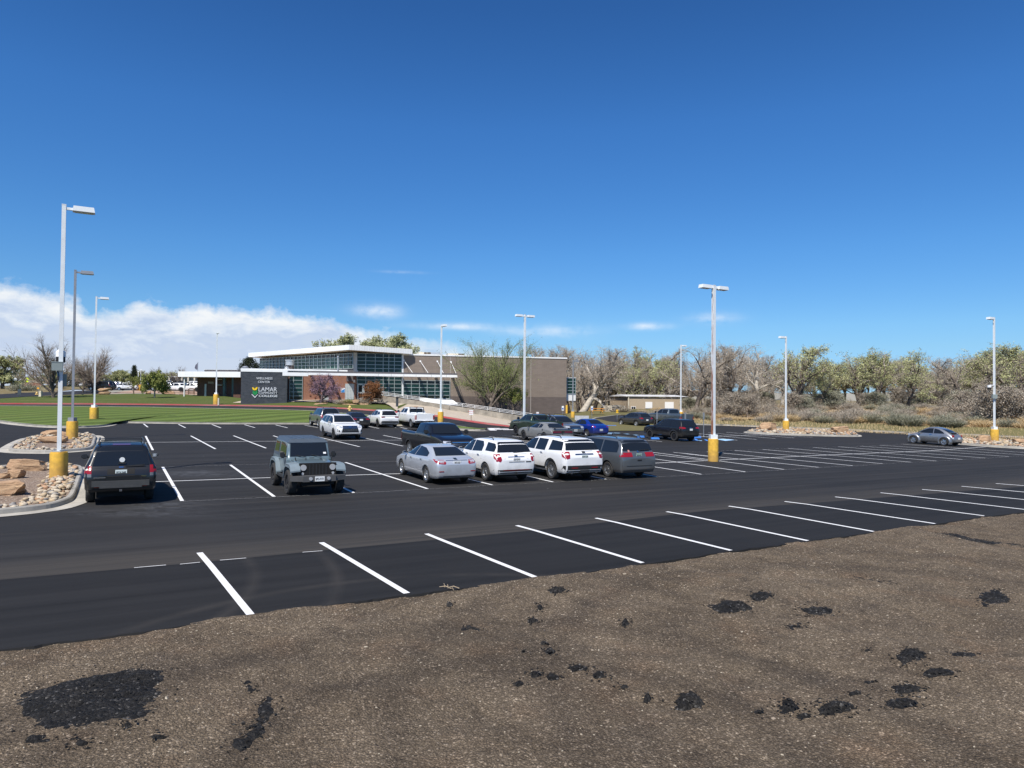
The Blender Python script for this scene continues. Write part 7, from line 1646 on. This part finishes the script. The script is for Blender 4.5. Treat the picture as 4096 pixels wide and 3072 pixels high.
# ------------------------------------------------------------------ trees and scrub
def bark(name, a, b):
    m,N_,bs=newmat(name); tc=N_.n('ShaderNodeTexCoord').outputs['Object']; n_=N_.noise(tc,3.5,4,.6)
    N_.l(N_.mix(N_.ramp(n_,[(.35,0),(.65,1)]),a,b),bs.inputs['Base Color']); bs.inputs['Roughness'].default_value=.9; bs.inputs['Specular IOR Level'].default_value=.1; return m
B_tan=bark('tan bark',(.29,.245,.20),(.47,.41,.335)); B_dk=bark('dark bark',(.085,.07,.058),(.20,.165,.135)); B_pale=bark('pale bark',(.38,.345,.29),(.53,.485,.415)); B_brush=bark('brush stems',(.20,.16,.125),(.36,.295,.235)); B_twig=bark('green twigs',(.15,.165,.075),(.29,.30,.16)); B_purple=bark('purple bark',(.12,.09,.10),(.2,.15,.15))
def leafm(name,a,b):
    m,N_,bs=newmat(name); oi=N_.n('ShaderNodeNewGeometry'); r_=oi.outputs['Random Per Island']
    N_.l(N_.mix(r_,a,b),bs.inputs['Base Color']); bs.inputs['Roughness'].default_value=.75; bs.inputs['Specular IOR Level'].default_value=.2; return m
L_olive=leafm('budding leaves',(.24,.26,.10),(.50,.50,.26)); L_green=leafm('spring green leaves',(.13,.17,.05),(.27,.31,.11)); L_yel=leafm('yellow green leaves',(.13,.165,.035),(.29,.30,.10)); L_tan=leafm('tan buds',(.36,.31,.24),(.55,.48,.38)); L_dark=leafm('dark evergreen needles',(.012,.020,.010),(.045,.055,.028)); L_pur=leafm('redbud blossom',(.22,.13,.18),(.37,.25,.31)); L_rust=leafm('rust leaves',(.14,.055,.022),(.30,.14,.06)); L_grey=leafm('grey scrub twigs',(.25,.215,.165),(.47,.41,.33)); L_sage=leafm('sage scrub twigs',(.19,.19,.13),(.37,.36,.27)); L_straw=leafm('straw',(.42,.30,.15),(.66,.51,.30)); L_pale=leafm('pale fresh leaves',(.28,.31,.14),(.50,.51,.30))
def rperp(d, rr):
    v=Vector((rr.gauss(0,1),rr.gauss(0,1),rr.gauss(0,1))); v-=d*v.dot(d); return v.normalized()
def grow(seed, H, fork, spread, n, ang, upk, twig_r, trunk_r, leaf=None, wig=.18, lean=(0,0), split=2, droop=0, L0=.42, cf=.74, gap=1.0, leafs=.10, shape=None):
    """tree skeleton -> trunk mesh (trunk and limbs) and crown mesh (branchlets, twigs and leaves)"""
    rr=random.Random(seed); T=MB(); C=MB(); cnt=[0]
    def leaf_at(p,k=1):
        d=Vector((rr.gauss(0,1),rr.gauss(0,1),rr.gauss(0,1))).normalized(); a=rperp(d,rr)*leafs*rr.uniform(.6,1.5)*k; b=d.cross(a).normalized()*leafs*rr.uniform(.35,.8)*k
        C.add([p-a,p+b,p+a,p-b],[(0,1,2,3)],1)
    def br(p,d,L,r,lv):
        ns=(5,4,3,2,2)[min(lv,4)]; sides=(8,6,4,3,3)[min(lv,4)]; pts=[p]; dirs=[d]; rad=[r]; q=p.copy(); dd=d.copy(); tip=r*(.55 if lv<2 else .3)
        for i in range(ns):
            dd=(dd+rperp(dd,rr)*wig*rr.uniform(.4,1.4)*(1.3 if lv else .7)+Vector((0,0,upk*.25-(droop*.4 if lv>2 else 0)))).normalized(); q=q+dd*(L/ns); pts.append(q.copy()); dirs.append(dd.copy()); rad.append(r+(tip-r)*(i+1)/ns)
        (T if lv<split else C).tube(pts,rad,sides,0,lv==0)
        if lv+1<=len(n):
            k=n[lv]
            for j in range(k):
                t=(fork+(1-fork)*(j+rr.uniform(.2,1))/k) if lv==0 else rr.uniform(.22,1.0)
                t=min(t,.999); i=int(t*ns); f=t*ns-i; bp=pts[i].lerp(pts[i+1],f); bd=dirs[min(i+1,ns)]
                az_=2*math.pi*(j*.382+rr.uniform(-.12,.12)); a=R(ang[lv]*rr.uniform(.6,1.3)*(1.25-.5*t if lv==0 else 1)); s_=rperp(bd,rr) if lv else Vector((math.cos(az_),math.sin(az_),0))
                s_=(s_-bd*s_.dot(bd)).normalized(); nd=(bd*math.cos(a)+s_*math.sin(a)*spread).normalized()
                br(bp,nd,L*(cf if lv==0 else .62)*rr.uniform(.65,1.2)*(1.1-.35*t),rad[i]*(.62 if lv==0 else .55),lv+1)
            if lv<len(n): br(pts[-1],dirs[-1],L*.55,rad[-1]*.9,lv+1)
        elif leaf:
            for _ in range(leaf):
                if rr.random()<gap: leaf_at(pts[0].lerp(pts[-1],rr.uniform(.2,1.1))+Vector((rr.gauss(0,1),rr.gauss(0,1),rr.gauss(0,1)))*.09)
    br(Vector((0,0,-.3)),Vector((lean[0],lean[1],1)).normalized(),H*L0,trunk_r,0)
    zs=sorted(v[2] for v in C.v); z=zs[int(len(zs)*.975)]; k=H/z
    for M in (T,C): M.v=[(v[0]*k,v[1]*k,v[2]*k if v[2]*k<H*.9 else H*.9+(v[2]*k-H*.9)*.6) for v in M.v]
    # keep twigs from thinning below what reads at this distance
    return T,C
PROTO={}
def proto(key, tm, cm, lm, **kw):
    T,C=grow(**kw); mt=[]
    me=[]
    for M,mats in ((T,[tm]),(C,[cm,lm or cm])):
        o=M.build('p',mats); o.data.polygons.foreach_set('use_smooth',[True]*len(o.data.polygons)); me.append(o.data); bpy.data.objects.remove(o)
    PROTO[key]=(me[0],me[1],kw['H'])
def tree(key, p, H, lab, grp=None, rz=None, name='tree', sx=1.0, cat='tree'):
    a,b,h=PROTO[key]; k=H/h; e=empty(name,p,rnd.uniform(0,6.28) if rz is None else rz,lab,cat,grp); e.scale=(k*sx,k*sx,k)
    link('trunk',a,e); link('crown',b,e); return e
for i in range(5): proto('bare%d'%i,B_tan if i%2 else B_dk,B_tan,L_tan,seed=11+i,H=12,fork=.25,spread=1,n=(6,6,6,6),ang=(48,44,46,46),upk=.25,twig_r=.02,trunk_r=.27,leaf=2,gap=.8,wig=.30,leafs=.05)
for i in range(4): proto('bud%d'%i,B_dk,B_tan,L_olive,seed=31+i,H=12,fork=.28,spread=1,n=(6,6,6,5),ang=(46,42,45,45),upk=.3,twig_r=.02,trunk_r=.27,leaf=3,gap=.85,wig=.28,leafs=.085)
proto('pale0',B_pale,B_pale,L_tan,seed=51,H=12,fork=.2,spread=1,n=(6,6,6,4),ang=(44,46,46,46),upk=.15,twig_r=.03,trunk_r=.34,leaf=0,wig=.32)
proto('lean0',B_pale,B_tan,L_tan,seed=57,H=12,fork=.45,spread=1.1,n=(7,6,6,6),ang=(58,48,46,46),upk=.15,twig_r=.02,trunk_r=.40,leaf=1,lean=(.62,0),wig=.25,leafs=.05)
proto('leaf0',B_tan,B_tan,L_pale,seed=61,H=12,fork=.3,spread=1,n=(7,6,6,5),ang=(46,42,44,42),upk=.35,twig_r=.02,trunk_r=.28,leaf=5,leafs=.12,wig=.22)
proto('leaf1',B_tan,B_tan,L_pale,seed=62,H=12,fork=.3,spread=1,n=(7,6,6,5),ang=(48,42,44,42),upk=.3,twig_r=.02,trunk_r=.28,leaf=5,leafs=.12,wig=.22)
proto('vase',B_dk,B_twig,L_green,seed=74,H=10,fork=.25,spread=1,n=(14,8,7,4),ang=(36,28,32,32),upk=.17,twig_r=.015,trunk_r=.24,leaf=3,gap=.75,wig=.12,leafs=.05,L0=.16,cf=3.1)
proto('small',B_dk,B_dk,L_yel,seed=73,H=4.2,fork=.3,spread=1,n=(6,5,4,4),ang=(40,42,42,40),upk=.3,twig_r=.01,trunk_r=.12,leaf=4,wig=.2,leafs=.06,gap=.8)
proto('round',B_tan,B_dk,L_yel,seed=75,H=4.4,fork=.55,spread=1.25,n=(8,6,5,4),ang=(62,46,46,44),upk=.12,twig_r=.01,trunk_r=.14,leaf=7,wig=.2,leafs=.085)
proto('redbud',B_purple,B_purple,L_pur,seed=77,H=4.6,fork=.35,spread=1.35,n=(8,7,6,4),ang=(66,46,44,42),upk=.08,twig_r=.01,trunk_r=.14,leaf=3,wig=.25,leafs=.042)
proto('rust',B_dk,B_dk,L_rust,seed=79,H=4.0,fork=.45,spread=1.15,n=(8,6,6,4),ang=(58,46,46,42),upk=.15,twig_r=.01,trunk_r=.10,leaf=4,wig=.25,leafs=.052)
proto('fan',B_dk,B_brush,L_tan,seed=81,H=8.5,fork=.4,spread=1,n=(11,8,6,5),ang=(48,32,34,36),upk=.12,twig_r=.015,trunk_r=.2,leaf=0,wig=.12,L0=.26,cf=1.5)
proto('olive0',B_dk,B_tan,L_olive,seed=83,H=8,fork=.2,spread=1.1,n=(7,6,6,5),ang=(50,44,44,44),upk=.2,twig_r=.02,trunk_r=.3,leaf=5,leafs=.11,wig=.25)
proto('brush0',B_brush,B_brush,L_grey,seed=91,H=3.6,fork=.02,spread=1.2,n=(14,7,6,4),ang=(46,30,34,36),upk=.22,twig_r=.01,trunk_r=.06,leaf=2,wig=.2,leafs=.035)
proto('brush1',B_brush,B_dk,L_sage,seed=92,H=3.6,fork=.02,spread=1.2,n=(14,7,6,4),ang=(50,30,34,36),upk=.22,twig_r=.01,trunk_r=.06,leaf=3,wig=.2,leafs=.04)
# --- evergreens (needle clumps over a short trunk)
def evergreen(seed, H, W, conic, lm, nclump):
    rr=random.Random(seed); T=MB(); T.tube([(0,0,-.3),(0,0,H*.5),(0,0,H*.9)],[.25,.15,.04],8); C=MB()
    for k in range(nclump):
        z=rr.uniform(.08,1)**.9; rad=W/2*((1-z)**.8 if conic else math.sqrt(max(0,1-(2*z-.95)**2))*rr.uniform(.75,1.05)); a=rr.uniform(0,6.283); q=rr.uniform(.55,1.0)
        c=Vector((rad*q*math.cos(a),rad*q*math.sin(a),z*H)); s_=H*.05
        for j in range(16):
            d=Vector((rr.gauss(0,1),rr.gauss(0,1),rr.gauss(0,.8))); p=c+d*s_*.8; v=Vector((rr.gauss(0,1),rr.gauss(0,1),rr.gauss(.5,1))).normalized()*s_*.7; u_=rperp(v.normalized(),rr)*s_*.22; C.add([p-u_,p+v,p+u_],[(0,1,2)],1)
    o1=T.build('p',B_dk); o2=C.build('p',[B_dk,lm]); r_=(o1.data,o2.data); bpy.data.objects.remove(o1); bpy.data.objects.remove(o2); return r_
a=evergreen(5,6.2,4.8,False,L_dark,520); PROTO['juniper']=(*a,6.2)
a=evergreen(6,9,5,True,L_dark,300); PROTO['spruce']=(*a,9)
def topped(xd, ytop, xb, yb, Y):      # ground point and height of a tree from its base and top in the photo
    p=atD(xb,yb,Y); return p, atD(xd,ytop,Y).z-p.z
# --- the wood on the right: three rows
def ytop_at(x):
    pts=[(1200,765),(1240,748),(1290,746),(1340,768),(1385,760),(1425,748),(1480,758),(1560,741),(1600,747),(1650,752),(1700,770),(1720,745),(1760,792),(1790,775),(1830,768),(1880,765),(1930,746),(1980,772),(2050,775),(2100,764),(2150,748),(2212,742),(2300,748),(2420,755)]
    for (a,b),(c,d) in zip(pts,pts[1:]):
        if a<=x<=c: return b+(d-b)*(x-a)/(c-a)
    return 760
GRP='trees in the wood behind the scrub'
def wood(x, Y, key, dy, lab, nm):
    p=P_(x,880,Y); H=max(4,atD(x,ytop_at(x)+dy,Y).z-p.z); return tree(key,p,H,lab,GRP,name=nm)
rr=random.Random(3)
def kind(x):
    k=rr.random()
    if x>1745: return ('bud%d'%rr.randrange(4)) if k<.72 else ('bare%d'%rr.randrange(5))
    return ('bare%d'%rr.randrange(5)) if k<.82 else ('bud%d'%rr.randrange(4))
front={1250:('bare0','tall bare tree just right of the bay window'),1300:('bare1','broad bare crown above the left end of the tan shed'),1355:('bare3','bare tree with low boughs over the tan shed roof'),1405:('bud1','greener budding tree over the middle of the tan shed'),1445:('bare2','bare tree over the right end of the tan shed'),1500:('bare4','bare tree behind the bed of the lifted pickup'),1545:('bare1','bare tree just right of the rusty twin lamp post'),1588:('bare0','dark limbed bare tree with high bare top in the middle of the wood'),1640:('pale0','white barked bare tree left of the flat island lamp'),1690:('pale0','white barked tree directly behind the flat island lamp'),1725:('bud2','green topped tree just right of the flat island lamp'),1790:('bud0','low budding tree left of the greenest crown'),1850:('bud3','broad budding tree with dark trunk left of the small coupe'),1905:('bud1','tallest green budding tree above the small coupe'),1960:('bud0','wide budding tree just behind the small coupe'),2030:('bare2','bare dark limbed tree right of the small coupe'),2085:('bare4','grey bare tree left of the right edge lamp post'),2140:('bud3','budding tree directly behind the right edge lamp post'),2200:('bud2','budding tree at the right edge of the photo')}
for x,(k,lab) in front.items(): wood(x,rr.uniform(112,122) if x>1480 else 148,k,-2,lab,'cottonwood_tree')
for i in range(36): x=1215+i*29+rr.uniform(-14,14); wood(x,rr.uniform(140,152),kind(x),rr.uniform(10,26),'bare branched tree in the middle rows of the wood','cottonwood_tree')
for i in range(22): x=1205+i*50+rr.uniform(-14,14); wood(x,rr.uniform(162,180),kind(x),rr.uniform(14,32),'hazy bare tree at the back of the wood','cottonwood_tree')
tree('lean0',atD(1251,894,121),11.2,'leaning pale trunked tree arching right beside the bay window',rz=.15,name='leaning_tree')
tree('bare3',atD(1262,893,126),11,'upright pale trunk right behind the leaning tree',rz=1.0,name='cottonwood_tree')
for i in range(24):
    x=1300+i*40+rr.uniform(-9,9); Y=rr.uniform(106,126); p=P_(x,884,Y); 
    if x<1490: continue
    tree(('brush0','brush1')[i%2],p,rr.uniform(2.0,3.6),'tangled brown thicket at the foot of the wood','thickets at the foot of the wood',name='thicket',cat='bush',sx=1.25)
for x,Y,H,lab in ((1585,100,4.6,'dark brown twiggy thicket left of the flat island lamp'),(1615,100,4.2,'dark green tinged thicket beside the brown one'),(2150,84,5.4,'large dark brown thicket behind the right edge lamp post'),(2205,82,5.0,'dark brown thicket at the right edge of the photo'),(2080,92,4.4,'brown thicket left of the right edge lamp post')):
    tree('brush0',P_(x,890,Y),H*.8,lab,None,name='thicket',cat='bush',sx=1.3)
# --- scrub on the embankment
def scrub_mesh(seed, lm, nb, h, w, thin):
    rr=random.Random(seed); M=MB()
    for k in range(nb):
        a=rr.uniform(0,6.283); q=math.sqrt(rr.random())*w/2; b=Vector((q*math.cos(a)*.55,q*math.sin(a)*.55,-.05)); out=Vector((math.cos(a),math.sin(a),0))*(q*.9+rr.uniform(0,.2)); hh_=h*rr.uniform(.6,1.05)*math.sqrt(max(.15,1-(q/(w*.58))**2)); m_=b+out*.5+Vector((0,0,hh_*.6)); t=b+out+Vector((rr.gauss(0,.08),rr.gauss(0,.08),hh_)); s_=rperp(Vector((0,0,1)),rr)*thin
        M.add([b-s_,b+s_,m_+s_*.8,m_-s_*.8],[(0,1,2,3)]); M.add([m_-s_*.8,m_+s_*.8,t],[(0,1,2)])
        for j in range(3): u_=m_.lerp(t,rr.random()); v=u_+Vector((rr.gauss(0,.16),rr.gauss(0,.16),rr.uniform(.05,.2))); M.add([u_-s_*.6,u_+s_*.6,v],[(0,1,2)])
    o=M.build('p',lm); d=o.data; bpy.data.objects.remove(o); return d
SC=[scrub_mesh(1,L_grey,420,1.2,1.9,.02),scrub_mesh(2,L_sage,420,1.15,1.8,.022),scrub_mesh(3,L_grey,380,1.0,2.1,.02),scrub_mesh(4,L_straw,260,.85,1.3,.014),scrub_mesh(5,L_straw,300,.75,1.7,.014)]
names=(('sagebrush','grey twiggy scrub bush on the embankment'),('sagebrush','olive grey scrub bush on the embankment'),('sagebrush','low wide grey scrub bush on the embankment'),('grass_tuft','straw coloured grass tuft on the embankment'),('grass_tuft','low straw coloured grass clump on the embankment'))
for i in range(285):
    x=rr.uniform(1500,2300); t=rr.random()**1.1; f=(x-1500)/800; Y0,Y1=96-22*f,124-26*f; Y=Y0+(Y1-Y0)*t; p=P_(x,895,Y)
    k=rr.choices((0,1,2,3,4),(5,4,5,2.2,2.2) if t>.18 else (2,2,2,3,3))[0]; o=link(names[k][0],SC[k]); s_=rr.uniform(.7,1.4); o.location=p; o.rotation_euler=(0,0,rr.uniform(0,6.28)); o.scale=(s_,s_,s_*rr.uniform(.75,1.1)); tag(o,names[k][1],'shrub' if k<3 else 'grass','scrub on the embankment')
for i in range(12):
    x=rr.uniform(1310,1500); p=P_(x,890,rr.uniform(104,122)); k=rr.choice((2,3,4)); o=link(names[k][0],SC[k]); o.location=p; o.scale=(1,1,1); o.rotation_euler=(0,0,rr.uniform(0,6)); tag(o,'dry shrub or tuft before the tan shed','shrub','scrub before the tan shed')
M=MB()
for i in range(26000):
    x=rr.uniform(1490,2320); f=(x-1500)/800; Y=rr.uniform(88-24*f,122-24*f); q=atD(x,900,Y); z=groundz(q.x,q.y) if i%1==0 else 0; h_=rr.uniform(.08,.38); a=rr.uniform(0,3.14); w_=.018; dx,dy=math.cos(a)*w_,math.sin(a)*w_; M.add([(q.x-dx,q.y-dy,z-.02),(q.x+dx,q.y+dy,z-.02),(q.x+rr.gauss(0,.1),q.y+rr.gauss(0,.1),z+h_)],[(0,1,2)])
tag(M.build('dry_grass',L_straw),'dry straw grass covering the embankment behind the lot','grass',kind='stuff')
# --- trees round the building
def T_(key,xb,yb,Y,ytop,lab,rz=None,name='tree',sx=1.0): p=atD(xb,yb,Y); return tree(key,p,atD(xb,ytop,Y).z-p.z,lab,None,rz,name,sx)
T_('vase',1060,886,101.5,736,'large vase shaped budding tree standing behind the ramp railing',.4,'vase_tree',.95)
T_('small',1110,890,101.5,836,'small green tree between the vase tree and the twin lamp post',.6,'ornamental_tree',1.05)
T_('redbud',692.8,873.5,97,809,'purple flowering redbud before the red brick wall',.3,'redbud_tree',1.0)
T_('rust',800,877,95.5,825,'small rust leaved crab apple before the entrance doors',.9,'crab_apple_tree',1.0)
T_('juniper',538,842,136,774,'dark round evergreen behind the left wing roof',None,'evergreen_tree',1.0)
for x,yt,Y,k,sx,lab in ((722,717,150,'leaf0',1.0,'leafing pale green tree farthest left behind the hall roof'),(745,719,156,'leaf1',1.0,'leafing tree second from the left behind the hall roof'),(768,728,160,'leaf0',.9,'low leafing tree third from the left behind the hall roof'),(806,721,154,'leaf1',1.0,'leafing tree fourth from the left behind the hall roof'),(830,716,150,'leaf0',1.1,'tallest leafing tree behind the right part of the hall roof'),(856,723,156,'leaf1',1.0,'leafing tree right of the tallest one behind the hall roof'),(878,730,152,'leaf0',.9,'last leafing tree at the right end of the hall roof')):
    T_(k,x,838,Y,yt+8,lab,x*.7,'cottonwood_tree',sx*.98)
for x,yt,k in ((1130,744,'bare1'),(1165,752,'bare4'),(1200,758,'bare0')): T_(k,x,860,150,yt,{1130:'leftmost bare crown rising behind the taupe block roof',1165:'middle bare crown rising behind the taupe block roof',1200:'rightmost bare crown rising behind the taupe block roof'}[x],None,'cottonwood_tree')
# planting bed by the doors
for i,(x,y,k,lab) in enumerate(((250,1365,2,'low brown perennials at the left of the planting bed'),(370,1365,1,'yellow green shrub in the planting bed'),(520,1370,0,'leafless twiggy shrub in the planting bed'),(300,1350,4,'straw tuft in the planting bed'),(580,1368,0,'grey twigs right of the planting bed'))):
    o=link('shrub',SC[k] if k!=1 else scrub_mesh(9,L_yel,420,1.0,1.5,.03)); o.location=at(*z5(x,y),95.6); o.scale=(.9,.9,.9); tag(o,lab,'shrub')
for x,y,s_,lab in ((395,1380,(2.4,.7,.35),'flat tan edging rock before the planting bed'),(560,1372,(1.4,.6,.4),'tan rock right of the planting bed'),(655,1392,(1.6,.6,.3),'tan rock ring round the rust tree'),(-75,1362,(1.9,.6,.3),'tan rock ring round the purple tree'),(450,1330,(1.0,.6,.5),'upright rock within the planting bed')): boulder(at(*z5(x,y),94.8),s_,.1,lab,int(abs(x)+3),'rocks of the planting beds')
# --- left background
T_('fan',117,868,108,735,'leaning bare tree right behind the nearest lamp post',.2,'bare_tree',.95); T_('fan',203,856,124,756,'fan shaped bare tree behind the white lawn lamp post',2.0,'bare_tree',1.0)
T_('fan',178,852,128,775,'smaller bare tree between the two bare trees at left',4.0,'bare_tree',.8)
T_('round',335,864,110,804,'round headed yellow green tree alone on the upper lawn',.5,'lollipop_tree',.66)
T_('small',289,849,125,812,'thin young tree behind the lollipop tree',1.0,'young_tree'); T_('fan',388,838,165,794,'bare fan tree before the cream building',1.0,'bare_tree',.95); T_('fan',331,838,205,794,'bare tree behind the lollipop tree',3,'bare_tree')
T_('spruce',289,838,235,791,'dark conical spruce beyond the far car park',None,'spruce_tree',.9)
T_('olive0',6,838,170,770,'olive brown tree at the left edge of the photo',.4,'elm_tree',1.1); T_('bud1',35,838,175,790,'olive brown tree next to the one at the left edge',1.4,'elm_tree',.9)
T_('olive0',108,838,180,798,'bushy olive tree behind the crossing sign',2.4,'elm_tree',1.1)
for i,(x,yt,Y,k) in enumerate(((230,808,240,'olive0'),(250,800,250,'olive0'),(262,798,255,'bud0'),(275,806,245,'olive0'),(305,806,245,'olive0'),(318,800,250,'bud2'),(345,806,260,'olive0'),(150,806,250,'bud1'),(165,802,255,'olive0'),(185,808,260,'olive0'),(80,812,260,'bud3'),(60,814,270,'olive0'),(130,804,235,'olive0'),(210,804,260,'bud1'),(360,804,250,'bud2'),(405,804,255,'olive0'),(-20,800,240,'olive0'),(20,806,250,'bud0'),(375,800,265,'bud0'))):
    T_(k,x,838,Y,yt,'olive tree in the distant row beyond the far car park',i*1.1,'elm_tree',1.25)['group']='distant trees on the left'
o=link('shrub',SC[1]); o.location=atD(54,850,150); o.scale=(2.6,2.6,2.3); tag(o,'dark rounded bush behind the stop sign','bush')
M=MB()
for i in range(60):
    x=-900+i*60; M.v += [(x,1500+rnd.uniform(-20,20),-5),(x,1500,3.655+max(2,16+10*noise.noise(Vector((i*.18,0,0)))))]
for i in range(59): M.f.append((2*i,2*i+2,2*i+3,2*i+1)); M.m.append(0)
b0=len(M.v)
for i in range(60): M.v.append((-900+i*60,1750,-5))
for i in range(59): M.f.append((2*i+1,2*i+3,b0+i+1,b0+i)); M.m.append(0)
tag(M.build('distant_ridge',mat('hazy ridge',(.25,.24,.21),.95)),kind='structure')
